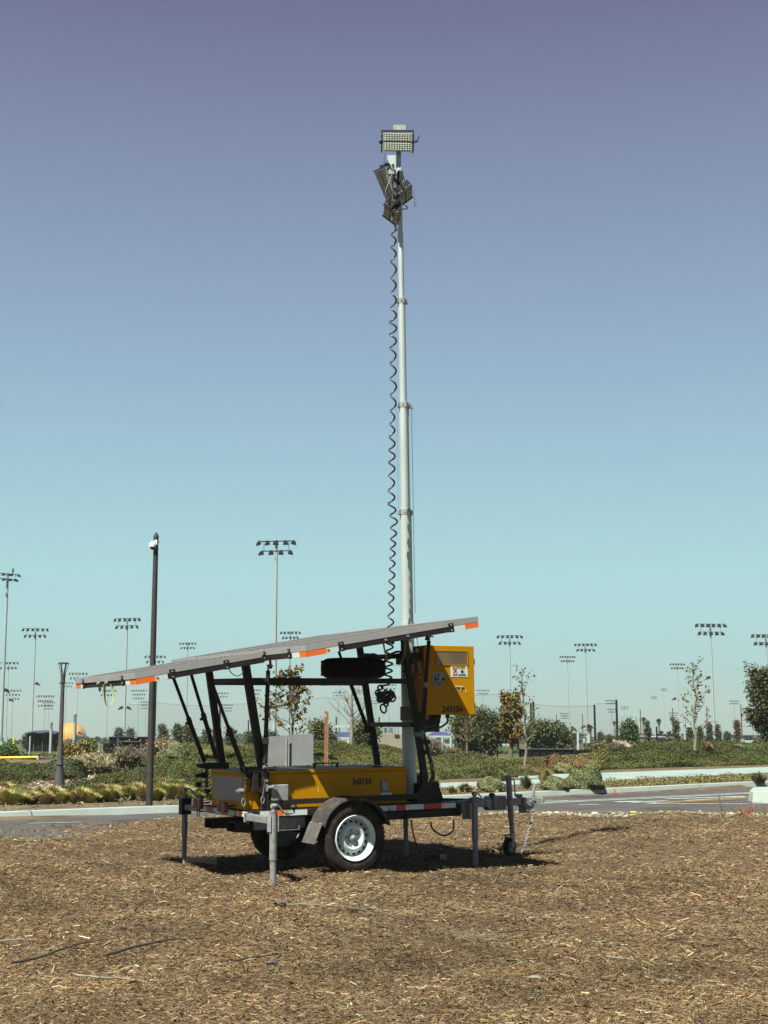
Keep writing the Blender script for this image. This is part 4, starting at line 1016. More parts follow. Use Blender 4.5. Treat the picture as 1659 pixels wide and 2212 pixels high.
def strut(p, q, split, r0=.021, r1=.026):
    p = Vector(p); q = Vector(q); d = (p-q).normalized(); m_ = q+(p-q)*split
    b = MB(); b.tube(m_,p,r0,n=14); o = part(b,'gas_strut','black_steel')
    b = MB(); b.tube(q,m_,r1,n=14); b.build('strut_sleeve','black_steel',o)
    b = MB(); b.tube(m_-d*.035,m_+d*.02,r1*1.2,n=14); b.build('strut_collar','galv',o)
    b = MB(); b.tube(p,p+d*.035,.010,n=8); b.lathe([(0,-.016),(.012,-.012),(.016,0),(.012,.012),(0,.016)],p+d*.045,(0,1,0),12); b.tube(p+d*.045+Vector((0,-.02,0)),p+d*.045+Vector((.045,0,.0)),.009,n=8); b.tube(q-d*.03,q,.011,n=8); b.build('ball_joint','galv_light',o)
    return o
st_t = zpt('zA',1214,340,.24); st_b = zpt('zE',1160,305,.27)
strut(st_t, st_b, .25)
b = MB(); tt = zpt('zA',1240,160,.24); tb = zpt('zA',1258,285,.24); b.bar(tt+Vector((0,0,.02)),tb,.03,.012,(1,0,0)); b.tube(tb-Vector((.02,0,0)),tb+Vector((.01,0,0)),.014); part(b,'hinge_arm','black_steel')
b = MB(); b.tube(st_b+Vector((-.02,.0,-.035)),st_b+Vector((.05,0,-.03)),.016); b.tube(st_b+Vector((0,0,-.035)),st_b+Vector((0,.1,-.035)),.011); part(b,'pivot_bolt','galv')
sf_t = zpt('zC',563,115,.0); sf_b = zpt('zD',683,515,.22)
strut(sf_t, sf_b, .52, .020, .025)
b = MB(); tt = zpt('zC',505,5,.0); tb = zpt('zC',530,80,.0); b.bar(tt+Vector((0,0,.03)),tb,.03,.012,(1,0,0)); b.tube(tb-Vector((.02,0,0)),tb+Vector((.03,0,0)),.013); part(b,'hinge_arm','black_steel')
b = MB(); b.box((sf_b.x-.06,.22,sf_b.z-.07),(sf_b.x+.0,.31,sf_b.z-.03)); b.tube(sf_b+Vector((.0,0,-.09)),sf_b+Vector((0,0,-.02)),.012); part(b,'strut_foot','galv')
b = MB(); c = zpt('z5',775,858,1.45); b.lathe([(0,-.02),(.035,-.015),(.035,.015),(0,.02)],c,(1,.3,.3),14); b.box((.97,1.36,1.19),(1.03,1.40,1.235)); part(b,'strut_foot','black_steel')

# --- webbing straps, wire loops
def strap(pts, wid, name='strap'):
    P = densify(pts, 8); b = MB()
    for i in range(len(P)-1):
        f = lambda p, i_: Vector((p.x,p.y,p.z))
        t = (P[min(i+1,len(P)-1)]-P[i]).normalized()
        s0 = Vector((.25,.97,0)).normalized()*wid/2
        tw0 = .5+1.4*i/len(P); s_a = Vector((math.cos(tw0),math.sin(tw0)*.9,0)).normalized()*wid/2; tw1 = .5+1.4*(i+1)/len(P); s_b = Vector((math.cos(tw1),math.sin(tw1)*.9,0)).normalized()*wid/2
        b.quad(P[i]-s_a,P[i]+s_a,P[i+1]+s_b,P[i+1]-s_b)
    o = part(b, name, 'strap'); md = o.modifiers.new('s','SOLIDIFY'); md.thickness = .003; return o
strap([zpt('zG',x,y,.7) for x,y in ((457,320),(458,400),(462,500),(480,590),(510,612),(550,585),(578,500),(575,420),(550,325))], .035)
strap([zpt('zB',x,y,.0) for x,y in ((635,110),(660,250),(700,400),(770,480),(850,512),(910,490),(960,400),(990,280),(998,60))], .034)
b = MB(); b.path(densify([zpt('zA',x,y,.02) for x,y in ((545,270),(570,335),(620,395),(690,430),(760,410),(810,350))],5),.0045,6); part(b,'wire_loop','ink')
b = MB(); b.path(densify([zpt('zG',x,y,.8) for x,y in ((385,320),(385,380),(395,405),(405,385),(420,325))],5),.007,6); part(b,'hook','ink')
b = MB()
for x in (375,480): 
    v = rear_v(x); b.tube((UN-.012,v,wtop(UN)-.068),(UN+.012,v,wtop(UN)-.068),.014,n=8)
b.build('bolt','galv_light',ra)
b = MB(); b.path(densify([zpt('zC',x,y,.3) for x,y in ((320,35),(345,180),(385,370),(330,460),(290,600))],5),.003,6); b.path(densify([zpt('zC',x,y,.3) for x,y in ((280,630),(330,630),(372,680),(340,735),(275,755))],5),.0028,6); part(b,'wire_loop','ink')
b = MB(); b.box((.955,.30,1.93),(1.0,.32,2.02)); b.box((.96,.29,1.88),(1.04,.31,1.90)); b.tube((.93,.28,2.17),(.93,.31,2.17),.022); b.tube((.955,.28,2.03),(.955,.31,2.03),.02); part(b,'pulley','galv')
# hanging cables under the trailer
b = MB(); b.path(densify([zpt('z5',0,0,.5)*0 + onv((1400+.5425*x)/1.8517,(2900+.5425*y)/1.8517,.5) for x,y in ((450,700),(465,790),(490,880),(530,950),(580,990))],6),.008,7); part(b,'power_cable','cable')
b = MB(); b.path(densify([onv((1400+.5425*x)/1.8517,(2900+.5425*y)/1.8517,.4) for x,y in ((598,715),(605,760),(650,800),(700,815),(750,790),(765,740),(762,700))],6),.009,7); part(b,'power_cable','cable')
b = MB(); b.path(densify([Vector((1.25,.6,.62)),Vector((1.5,.55,.60)),Vector((1.75,.7,.60)),Vector((1.95,.8,.62)),Vector((2.05,.82,.60))],6),.012,7); part(b,'brake_line','cable')

# --- floodlight heads on the mast
def head(P, L, N, length=.37, width=.205, name='floodlight', z3=None, bracket=True):
    """P centre of the lens face (world), L long axis, N lens normal (world)"""
    L = Vector(L).normalized(); N = Vector(N); N = (N - L*N.dot(L)).normalized(); Wd = N.cross(L).normalized(); P = Vector(P)
    root = empty(name, parent=T); hl, hw = length/2, width/2
    def W2L(mb): return dict(xf=TMI)
    for sgn in (-1,1):
        c = P + Wd*sgn*hw*.52
        b = MB(); b.obox(c - N*.012, L*(hl-.02), Wd*(hw*.45), N*.010); b.build('led_module','lens_panel',root,.002,TMI)
        b = MB()
        for i in range(10):
            for j in range(4):
                q = c + L*((i-4.5)/4.5*(hl-.055)) + Wd*((j-1.5)*hw*.21) + N*(-.004)
                b.lathe([(.011,0),(.0095,.007),(.004,.011),(0,.0115)], q, N, 8)
        b.build('led_lens','lens',root,0,TMI)
        b = MB()
        for i in range(22):
            b.obox(c - N*.060 + L*((i-10.5)/10.5*(hl-.03)), L*.0016, Wd*hw*.42, N*.036)
        b.build('cooling_fins','galv_light',root,0,TMI)
    for sgn in (-1,1):
        b = MB(); e = P + L*sgn*(hl-.008) - N*.045
        b.obox(e, L*.006, Wd*hw*1.02, N*.052); ep = b.build('end_plate','black_steel',root,.002,TMI)
        b = MB()
        for j in (-.75,-.35,.35,.75): b.tube(e+Wd*hw*j+N*.02+L*sgn*.004, e+Wd*hw*j+N*.02+L*sgn*.014, .007, n=8)
        b.build('bolt','steel_bright',root,0,TMI)
    if bracket:
        b = MB(); 
        for sgn in (-1,1): b.bar(P+L*sgn*(hl+.008)-N*.03, P+L*sgn*(hl+.008)-N*.145+Wd*.02, .03,.006, N)
        b.bar(P-L*(hl+.01)-N*.145+Wd*.02, P+L*(hl+.01)-N*.145+Wd*.02, .04, .006, N)
        b.build('bracket','black_steel',root,0,TMI)
    return root
def z3p(x, y, dY=0.0, v=.86):
    q_ = TM @ onv((1450+.1989*x)/1.8517,(480+.1989*y)/1.8517,v); r = ray((1450+.1989*x)/1.8517,(480+.1989*y)/1.8517); return q_ + r*dY
head(z3p(705,440,-.12), (1,0.05,0), (0,-1,-.22), .372, .205)
b = MB(); c = z3p(745,172,-.02); b.obox(c,(.070,0,0),(0,.003,0),(0,0,.045)); o = b.build('top_plate','galv_light',T,.004,TMI)
b = MB(); b.obox(z3p(702,222,-.03),(.188,0,0),(0,.004,0),(0,0,.014)); b.build('top_bracket','black_steel',T,.002,TMI)
b = MB(); b.tube(z3p(1045,430,-.1),z3p(1105,432,-.1),.008); b.tube(z3p(1100,435,-.1),z3p(1137,300,-.1),.009,.006); b.tube(z3p(340,432,-.1),z3p(380,432,-.1),.010); b.build('clamp_lever','black_steel',T,0,TMI)
head(z3p(445,1290,-.06), (z3p(560,1540)-z3p(370,1120)).normalized()+Vector((0,.15,0)), (-.78,-.52,-.08), .36, .20)
head(z3p(868,1545,-.02), Vector((.04,1,.0)), (.62,-.15,-.80), .34, .20)
head(z3p(548,1915,.02), Vector((-.04,1,.0)), (-.62,-.10,-.80), .34, .20)
b = MB(); A = z3p(728,640,.02); B_ = z3p(728,1340,.02); b.bar(A,B_,.052,.052,(0,1,0)); b.build('mast_head','mast_white',T,.004,TMI)
b = MB(); b.obox(z3p(588,920,-.08),(.048,0,0),(0,.03,0),(0,0,.112)); dr = b.build('driver_box','box_white',T,.004,TMI)
b = MB(); b.obox(z3p(588,920,-.113),(.0015,0,0),(0,.0015,0),(0,0,.111)); b.build('seam','galv',dr,0,None)
b = MB(); b.obox(z3p(760,1120,-.08),(.032,0,0),(0,.02,0),(0,0,.05)); b.bar(z3p(757,1080,-.10),z3p(770,1340,-.10),.042,.01,(0,1,0)); b.tube(z3p(770,1340,-.14),z3p(770,1340,-.05),.018); b.build('yoke','black_steel',T,.003,TMI)
b = MB(); b.box((-.001,-.001,-.001),(0,0,0))
b = MB(); c = z3p(780,1370,-.06); b.lathe([(0,-.006),(.05,-.006),(.05,.006),(0,.006)],c,(.2,-1,0),18); c = z3p(650,1790,-.04); b.lathe([(0,-.006),(.035,-.006),(.035,.006),(0,.006)],c,(.2,-1,0),18); b.tube(z3p(615,1400,.0),z3p(700,1400,.0),.02); b.build('swivel_disc','black_steel',T,0,TMI)
def wcable(pts, r, name='lamp_cable', dY=-.12):
    b = MB(); b.path(densify([z3p(x,y,dY) for x,y in pts],6),r,7); return b.build(name,'cable',T,0,TMI)
wcable([(450,630),(440,750),(435,850),(433,950)],.0055)
wcable([(610,1180),(605,1250),(600,1400),(612,1600),(620,1750),(610,1900),(595,2030),(640,2090),(665,2150),(690,2230)],.012)
wcable([(630,960),(590,1100),(540,1230),(490,1350),(465,1450),(475,1560),(520,1620),(590,1640),(660,1590)],.0048,dY=-.2)
wcable([(500,990),(540,950),(590,905),(620,890),(630,960)],.0052,dY=-.16)
wcable([(820,1120),(850,1220),(865,1280)],.006)
wcable([(800,1790),(860,1790),(910,1770),(890,1740),(850,1720)],.007)
b = MB(); b.tube(z3p(615,895,-.12),z3p(622,1010,-.12),.014,.012); b.tube(z3p(615,1150,-.1),z3p(612,1240,-.1),.022,.016); b.build('plug','ink',T,0,TMI)
# loose wire with clip dangling at the right of the head
b = MB(); b.path(densify([z3p(x,y,-.05) for x,y in ((1000,1380),(1040,1480),(1052,1600),(1050,1680),(1040,1740),(1070,1710),(1085,1670),(1065,1650),(1045,1665))],5),.0022,5); b.build('lamp_cable','cable',T,0,TMI)

# ================================================================== loose things by the trailer
c = TM @ Vector((.492,.86,0)); 
sp = empty('spare_tyre', TM @ Vector((.495,.86,1.90)), 'black spare tyre lying flat on the trailer rails under the solar panels', 'tyre')
b = MB(); cW = Vector((0,0,0)); Ro=.335; Rr=.21
b.lathe([(Rr,.02),(Rr+.03,.004),(Ro-.05,.0),(Ro-.012,.022),(Ro,.045),(Ro,.155),(Ro-.012,.178),(Ro-.05,.20),(Rr+.03,.196),(Rr,.18),(Rr-.01,.1),(Rr,.02)],cW,(0,0,1),56); ty = b.build('tyre','rubber_black',sp)
b = MB()
for i in range(60):
    t = 2*math.pi*i/60; er = Vector((math.cos(t),math.sin(t),0)); et = Vector((-math.sin(t),math.cos(t),0))
    for o_ in (.036,.072,.1,.128,.164): b.obox(er*(Ro+.002)+Vector((0,0,o_)), et*.015, Vector((0,0,1))*.0125, er*.004)
b.build('tread','rubber_black',ty)
b = MB(); b.lathe([(Rr+.002,.03),(Rr-.02,.06),(Rr-.03,.1),(.10,.12),(.05,.11),(0,.11)],cW,(0,0,1),40); b.build('rim','galv',sp)

# wooden block under the far rear jack
A = g((700+.4822*62)/1.8517,(2900+.4822*1165)/1.8517,.04)
b = MB(); base = g(411,1868,0); base = Vector((base.x-.12,base.y,0)); dx = Vector((.86,.12,0)); 
wb = MB(); c0 = g(431,1870,0); wb.obox((c0.x,c0.y+.03,.034),(.172,.02,.0),(-.018,.125,0),(0,0,.036)); tag(wb.build('timber_block','wood',None,.006),'weathered timber block on the mulch at the foot of the rear jack','timber block')
# cable connector lying under the trailer
pc = g(1745,0+1862,0) if False else g((1400+.5425*620)/1.8517,(2900+.5425*1000)/1.8517,0)
rt = empty('power_connector', (pc.x,pc.y,.03), 'black cable plug with metal end lying in the trailer shadow', 'plug')
b = MB(); b.tube((-.11,.01,0),(.06,-.01,.005),.028,.03,n=12); b.build('plug_body','ink',rt)
b = MB(); b.box((.06,-.03,-.02),(.13,.02,.03)); b.box((.04,.03,-.02),(.08,.06,.02)); b.build('plug_cap','galv_light',rt,.004)
# ================================================================== MULCH CHIPS (stuff)
CHIPN = 1.0
def chips(name, n, xr, yr, lmu, lsig, wr, pal, lift, seed, amt=.25, keepf=None):
    rg = np.random.default_rng(seed)
    Y = np.sqrt(rg.uniform(yr[0]**2, yr[1]**2, n)) if yr[0] > 0 else rg.uniform(*yr, n)
    X = rg.uniform(-1, 1, n) * (Y*xr + 1.9)
    k = Y < np.interp(X, MX, MY) + .12
    if keepf is not None: k &= keepf(X, Y)
    X, Y = X[k], Y[k]; n = len(X)
    L = np.exp(rg.normal(np.log(lmu), lsig, n)); L = np.clip(L, .004, .10); Wd = L*rg.uniform(*wr, n); Wd = np.clip(Wd, .0015, .011)
    th = rg.uniform(0, 2*np.pi, n); tl = rg.normal(0, .20, n); rl = rg.normal(0, .5, n)
    a = np.stack([np.cos(th)*np.cos(tl), np.sin(th)*np.cos(tl), np.sin(tl)],1)
    s = np.stack([-np.sin(th)*np.cos(rl), np.cos(th)*np.cos(rl), np.sin(rl)],1)
    u = np.cross(a, s); C = np.stack([X, Y, mulch_z(X, Y) + rg.uniform(.0, lift, n) + np.abs(np.sin(tl))*L*.5 + Wd*.2],1)
    L = L[:,None]/2; Wd = Wd[:,None]/2; h = u*Wd*rg.uniform(.2,.9,(n,1)); tp = rg.uniform(.3,1.,(n,1)); tq = rg.uniform(.3,1.,(n,1))
    P = np.stack([C-a*L-s*Wd*tp, C+a*L-s*Wd*tq, C+a*L+h, C-a*L+h, C+a*L+s*Wd*tq, C-a*L+s*Wd*tp],1)
    P = P[:, [0,1,2,3,4,5]]
    # quads: (0,1,2,3) and (3,2,4,5)
    w = np.array([p[0] for p in pal]); w /= w.sum(); ix = rg.choice(len(pal), n, p=w)
    c = np.array([p[1] for p in pal])[ix]*np.array([.98,.855,.70])*np.exp(rg.normal(0,amt,(n,1)))*np.exp(rg.normal(0,.07,(n,3)))
    # broad darker and lighter drifts of the material itself
    d = 1 + .20*np.sin(X*1.1+Y*.5)*np.sin(Y*.9-X*.3) + .13*np.sin(X*3.1-Y*2.3+np.sin(Y*2)) + .12*np.sin(X*6.3+Y*4.7+2*np.sin(X*1.9))
    o = quads_mesh(name, P, 'roof', 'chip', np.clip(c*d[:,None],0,1)); tag(o, kind='stuff'); return o
PAL = [(.30,(.088,.060,.040)),(.28,(.125,.096,.066)),(.20,(.170,.145,.104)),(.05,(.25,.235,.18)),(.13,(.036,.020,.016)),(.03,(.13,.062,.025)),(.03,(.15,.115,.040))]
k_ = CHIPN
o = chips('mulch', int(520000*k_), .31, (4.8,9.0), .012, .6, (.08,.34), PAL, .016, 1); tag(o,'brown shredded wood mulch covering the ground in front','mulch')
chips('mulch', int(360000*k_), .31, (9.0,14.0), .016, .6, (.09,.34), PAL, .018, 2)
chips('mulch', int(260000*k_), .32, (14.0,24.0), .023, .5, (.1,.35), PAL, .022, 3)
# larger pale splinters
PAL2 = [(.45,(.32,.285,.20)),(.3,(.21,.16,.095)),(.25,(.05,.028,.02))]
chips('mulch', 2600, .31, (5.2,22.0), .046, .36, (.10,.3), PAL2, .020, 4, .25)
# pale crumbs of stone along the road edge
chips('mulch', 90000, .34, (19,24.4), .036, .5, (.4,.9), [(1,(.40,.42,.42)),(.5,(.22,.20,.17))], .02, 5, .3,
      keepf=lambda X, Y: (Y > np.interp(X, MX, MY) - .30 - .22*np.sin(X*2.3) ) & (X > 1.0))
# leaf litter with an orange cast
# named twigs and sticks
rr = random.Random(21)
def stick(px, r, label, m='stick_dark', name='stick', lift=.012):
    pts = [g(x,y,0) + Vector((0,0,lift + (rr.uniform(0,.015) if 0 < i < len(px)-1 else 0))) for i,(x,y) in enumerate(px)]
    P = densify(pts, 4); n = len(P)
    P = [p + Vector((rr.uniform(-1,1)*.008, rr.uniform(-1,1)*.012, rr.uniform(0,.006))) for p in P]
    r *= .75; b = MB(); b.path(P, [r*(1-.65*i/(n-1)) for i in range(n)], 6); return tag(b.build(name, m), label, 'stick')
k = 1659/1659*.5  # zoomed 1536 px wide views: display = px*.5 (left half)
def zl(x, y): return (x*.5, 1755.1 + y*.5)
def zr(x, y): return (829.5 + x*.5, 1755.1 + y*.5)
stick([zl(50,660),zl(160,640),zl(260,612),zl(350,583),zl(460,560)], .012, 'long dark curved twig lying farthest left on the mulch')
stick([zl(455,630),zl(560,600),zl(680,572),zl(780,560),zl(880,552)], .013, 'long dark twig on the mulch below the rear jack')
stick([zl(310,712),zl(420,725),zl(540,735),zl(660,748)], .011, 'straight tan twig nearest the lower left corner', 'bark_pale')
stick([zl(0,565),zl(80,566),zl(170,562)], .010, 'short pale twig cut by the left edge of the picture', 'bark_pale')
stick([zl(1240,405),zl(1380,410),zl(1520,425),zl(1659,455)], .008, 'thin pale twig lying in front of the wheel', 'bark_pale')
stick([zl(1500,425),zl(1600,440),zr(60,468),zr(200,480)], .010, 'dark bent twig on the mulch in front of the trailer wheel')
stick([zl(1010,655),zl(1100,640),zl(1210,622)], .010, 'short dark twig below the middle of the picture')
stick([zl(30,380),zl(110,368),zl(220,362)], .010, 'dark twig on the mulch left of the trailer')
stick([zl(80,306),zl(180,296),zl(290,285)], .010, 'faint brown twig far left near the road')
stick([zr(1260,530),zr(1350,522),zr(1440,512)], .010, 'dark stick with side bits on the right of the mulch')
stick([zr(490,530),zr(560,526),zr(620,518)], .008, 'thin dark stick right of the picture middle')
stick([zr(100,368),zr(200,358),zr(300,352)], .008, 'thin brown twig in front of the front jack')
stick([zr(1180,738),zr(1230,745),zr(1270,752)], .011, 'short tan stick near the lower right', 'bark_pale')
stick([zr(960,636),zr(1030,642),zr(1100,652)], .009, 'pale splinter-like stick right of centre', 'bark_pale')
# curled pieces of bark
def curl(x, y, s, label, m='bark'):
    p = g(x,y,0); b = MB(); n = 9; V_ = []
    for i in range(n):
        t = i/(n-1)*2.4-1.2
        for j in (-1,0,1): V_.append((p.x + math.sin(t)*s*.5 + j*s*.1, p.y + j*s*.45*(1-.3*abs(t)), .012+s*.28*(math.cos(t)) - s*.1 + (.004 if j==0 else 0)))
    fs = [(i*3+j,i*3+j+1,(i+1)*3+j+1,(i+1)*3+j) for i in range(n-1) for j in (0,1)]
    b.add(V_, fs, True); o = b.build('bark_curl', m); md = o.modifiers.new('s','SOLIDIFY'); md.thickness = .006; return tag(o, label, 'bark piece')
curl(*zl(1215,400), .13, 'curled grey bark piece on the mulch below the near jack')
curl(*zr(650,730), .10, 'tan curled bark knob near the bottom right of centre', 'bark_pale')
curl(*zr(1545,168), .14, 'brown curled dry leaf alone on the right of the mulch', 'rust')
curl(*zl(1175,0+660), .07, 'small grey curled chip on the mulch in the lower middle', 'lid_grey')
# small dry weeds
mat('weed', (.10,.085,.04), .85, 0, .3, 20)
def weed(P, h, n, label, spread=.5, m='weed', name='dry_weed', wid=.004, leaf=.012):
    b = MB(); P = Vector(P)
    for i in range(n):
        d = Vector((rr.gauss(0,spread), rr.gauss(0,spread), 1)).normalized(); q = P + Vector((rr.gauss(0,.03),rr.gauss(0,.03),0)); L_ = h*rr.uniform(.5,1.1)
        pts = [q + d*L_*t + Vector((rr.uniform(-.01,.01),rr.uniform(-.01,.01),-.12*L_*t*t)) for t in (0,.35,.7,1)]
        b.path(pts, [wid,wid*.8,wid*.6,wid*.3], 4)
        for _ in range(5):
            t = rr.uniform(.3,1); c = q + d*L_*t; a = Vector((rr.uniform(-1,1),rr.uniform(-1,1),rr.uniform(-.3,1))).normalized()*leaf; e = a.cross(Vector((rr.uniform(-1,1),rr.uniform(-1,1),1))).normalized()*leaf*.5
            b.add([c,c+a*.5+e,c+a,c+a*.5-e],[(0,1,2,3)])
    o = b.build(name, m); return tag(o, label, 'weed')
weed(g(728,1893-8,0), .20, 16, 'dry yellowish weed growing beside the near wheel tyre')
weed(g(665,1868,0), .26, 26, 'dark tangled dry weed in the shade between the two wheels')
weed(g(1083,1854,0), .22, 10, 'small dark leafy weed behind the tongue jack wheel', .35, 'weed', 'dry_weed', .004, .02)
weed(zr and g(*zr(465,180),0), .10, 9, 'low dry weed in the shadow near the front jack')
weed(g(*zl(1225,600),0), .07, 14, 'tiny green-brown tuft on the mulch in the lower middle', .6)
weed(g(*zr(1475,430),0), .06, 14, 'tiny pale green tuft on the right of the mulch', .6)
weed(g(1020,1765,0), .12, 14, 'low brown tuft at the road edge behind the tongue', .6)
weed(g(1085,1762,0), .10, 12, 'small twiggy tuft at the road edge right of the coupler', .6)
weed(g(1562,1770,0), .55, 12, 'tall thin dry stalks at the road edge near the right side', .35, 'weed', 'dry_weed', .003, .012)
weed(g(1608,1768,0), .30, 34, 'tangled reddish dry weed at the road edge by the traffic island', .7, 'rust', 'dry_weed', .0035, .02)
weed(g(1652,1766,0), .25, 22, 'dry weed cut by the right edge beside the road', .7)
# pale stones at the road edge
b = MB()
for i,(x,y,s) in enumerate(((1285,1758,.10),(1352,1764,.06),(1462,1765,.12),(1500,1766,.10),(1535,1766,.12),(1575,1765,.1),(1640,1762,.16),(1622,1768,.1))):
    p = g(x,y,0); b = MB(); n = 7; p.z = .015; s *= .55; pts = [(p.x+s*1.4*math.cos(t)*rr.uniform(.7,1.2), p.y+s*.9*math.sin(t)*rr.uniform(.7,1.2), .0) for t in np.linspace(0,2*math.pi,n,endpoint=False)]
    top = [(p.x+(q_[0]-p.x)*.7, p.y+(q_[1]-p.y)*.7, .022+rr.uniform(0,.012)) for q_ in pts]
    b.add(pts+top, [tuple(range(n,2*n))]+[(j,(j+1)%n,n+(j+1)%n,n+j) for j in range(n)])
    tag(b.build('broken_concrete','curb_white'),'flat pale lump of broken concrete at the mulch edge beside the road','rubble','lumps of broken concrete along the road edge')

# ================================================================== FOLIAGE
def leaf_obj(name, C, size, base, amt, rg, parent=None, extra=None, upbias=.3, aspect=.5, m='leaf', out=None):
    C = np.asarray(C); P = leaf_quads(C, size, rg, upbias, aspect, True, out); return quads_mesh(name, P, 'quad', m, tint(len(C), base, amt, rg, extra), parent)
def in_poly(X, Y, poly):
    inside = np.zeros(X.shape, bool); n = len(poly); j = n-1
    for i in range(n):
        xi, yi = poly[i]; xj, yj = poly[j]
        c = ((yi > Y) != (yj > Y)) & (X < (xj-xi)*(Y-yi)/((yj-yi) if yj != yi else 1e-9)+xi); inside ^= c; j = i
    return inside
# gravel path on the left mound
def zt(x,y): return (x*600/1659/1.8517, (2700+y*560/1548)/1.8517)     # zoom of the left background
GP = [zt(*p) for p in ((250,1235),(420,1195),(620,1180),(880,1120),(960,1080),(1180,1070),(1290,1040),(1330,1050),(1180,1110),(1090,1180),(900,1215),(740,1255),(600,1290),(400,1310),(330,1270))]
GW = [hit(*p, 21) for p in GP]; gpoly = [(p.x,p.y) for p in GW]
gx0,gx1 = min(p[0] for p in gpoly),max(p[0] for p in gpoly); gy0,gy1 = min(p[1] for p in gpoly),max(p[1] for p in gpoly)
rg = np.random.default_rng(77); X = rg.uniform(gx0,gx1,60000); Y = rg.uniform(gy0,gy1,60000); k = in_poly(X,Y,gpoly)&(rg.random(60000)<.95); X,Y = X[k],Y[k]
o = leaf_obj('gravel_path', np.stack([X,Y,terrain(X,Y)+.015],1), .035, (.44,.37,.32), .3, rg, None, (.35,(.17,.11,.08)), 2.5, .8, 'rock'); tag(o,'pale gravel strip running diagonally up the left mound','gravel',kind='stuff')

def ground_cover(name, label, n, sx0, sx1, d0, d1, size, base, amt, seed, extra=None, hgt=.22, avoid=True, upbias=.4, by=None, fade=None):
    """leaf clumps on the mound between picture columns sx0..sx1 and d0..d1 metres beyond its foot"""
    rg = np.random.default_rng(seed)
    sx = rg.uniform(sx0, sx1, n); base_ = np.interp(sx, BX, BY); Y = base_ + d0 + (d1-d0)*rg.random(n)**1.0
    X = (sx - CX)/F*Y
    z = terrain(X, Y)
    # clumps: height follows a lumpy field so that the outline is uneven
    c1 = np.sin(X*2.1+1.3*np.sin(Y*1.1))*np.sin(Y*1.7+X*.6) + .6*np.sin(X*4.7-Y*2.9) + .4*np.sin(X*9.1+Y*6.3)
    big = .5+.5*np.sin(X*.8+1.1*np.sin(Y*.7))*np.sin(Y*.6+X*.35)
    hh = hgt*(.5+.28*c1)*(.45+1.1*big); hh = np.clip(hh, .03, None)
    k = rg.random(n) < np.clip(.75 + .35*c1, .12, 1)
    if avoid:
        k &= ~in_poly(X, Y, gpoly)
        low = np.zeros(n, bool)
        for dy in np.arange(.4,5.3,.4): low |= in_poly(X, Y+dy, gpoly)
        hh = np.where(low, .03, hh); k &= ~(low & (rg.random(n) < .35))
    if fade is not None: k &= fade(X, Y, sx)
    Z = z + hh*rg.random(n)**.6
    C = np.stack([X,Y,Z],1)[k]
    cx, cy = C[:,0], C[:,1]
    f = 1 + .26*np.sin(cx*.9+1.7*np.sin(cy*.5))*np.sin(cy*.7-cx*.25) + .16*np.sin(cx*2.9+cy*1.3)*np.sin(cy*2.3)
    br = np.clip(np.sin(cx*.55+2+.8*np.sin(cy))*np.sin(cy*.9+cx*.3+seed) - .25, 0, 1)[:,None]
    cols = tint(len(C), base, amt, rg, extra)*f[:,None]; cols = cols*(1-br) + br*cols*np.array([1.55,1.15,1.0])
    o = quads_mesh(name, leaf_quads(C, size, rg, upbias, .42), 'quad', 'leaf', np.clip(cols,0,1)); return tag(o, label, 'ground cover', kind='stuff')
GREEN = (.050,.054,.020); GREEN2 = (.066,.070,.025); OLIVE = (.10,.095,.035)
ground_cover('ground_cover','dense dark green ground cover over the left mound',400000,-420,345,.6,11,.018,(.048,.052,.021),.26,31,(.08,(.09,.095,.04)),.20)
ground_cover('ground_cover','dense green ground cover on the mound behind the trailer',420000,330,960,.0,11,.019,GREEN2,.28,32,(.10,(.11,.12,.05)),.22)
ground_cover('ground_cover','green ground cover sloping down behind the trailer tongue',150000,900,1190,.2,10,.021,GREEN2,.28,33,(.10,(.11,.12,.05)),.22)
ground_cover('ground_cover','dark green ground cover over the right mound beyond the pavement',400000,1285,1900,.3,11.5,.025,(.052,.060,.021),.28,34,(.08,(.09,.10,.04)),.24)
ground_cover('ground_cover','patchy green ground cover between the tan bushes',30000,1190,1300,2.,10,.03,GREEN2,.4,35,(.3,(.12,.09,.04)),.3)

def strip_cover(name, label, n, px0, px1, off0, off1, size, base, seed, amt=.35, hgt=.12, prob=.8, extra=None):
    rg = np.random.default_rng(seed); X0 = g(px0,1750 if px0<900 else 1700,0).x if False else None
    x = rg.uniform(px0,px1,n); P = []
    ky = np.interp((x-CX)/F*22, KX, KY)
    for _ in range(6): ky = np.interp((x-CX)/F*ky, KX, KY)
    off = rg.uniform(off0,off1,n); Y = ky+off; X = (x-CX)/F*Y
    c1 = np.sin(X*2.3)*np.sin(Y*3.1+X) + .5*np.sin(X*6.1+Y*2)
    k = rg.random(n) < np.clip(prob*(.55+.5*c1),.02,1); X,Y,c1 = X[k],Y[k],c1[k]
    C = np.stack([X,Y,terrain(X,Y)+np.clip(hgt*(.6+.4*c1),.02,None)*rg.random(len(X))],1)
    return tag(leaf_obj(name,C,size,base,amt,rg,None,extra,1.2,.28), label, 'ground cover', kind='stuff')
strip_cover('low_grass','thin olive grass on the strip between right kerb and pavement',20000,1300,1640,.5,3.6,.03,(.12,.105,.04),41,prob=.75)
strip_cover('low_grass','sparse dry grass on the soil strip beyond the kerb behind the coupler',7000,930,1300,.4,2.6,.03,(.13,.10,.05),42,prob=.3)
strip_cover('low_grass','dry grass and litter behind the kerb on the left',9000,-40,760,.35,5,.035,(.12,.10,.05),43,prob=.4)

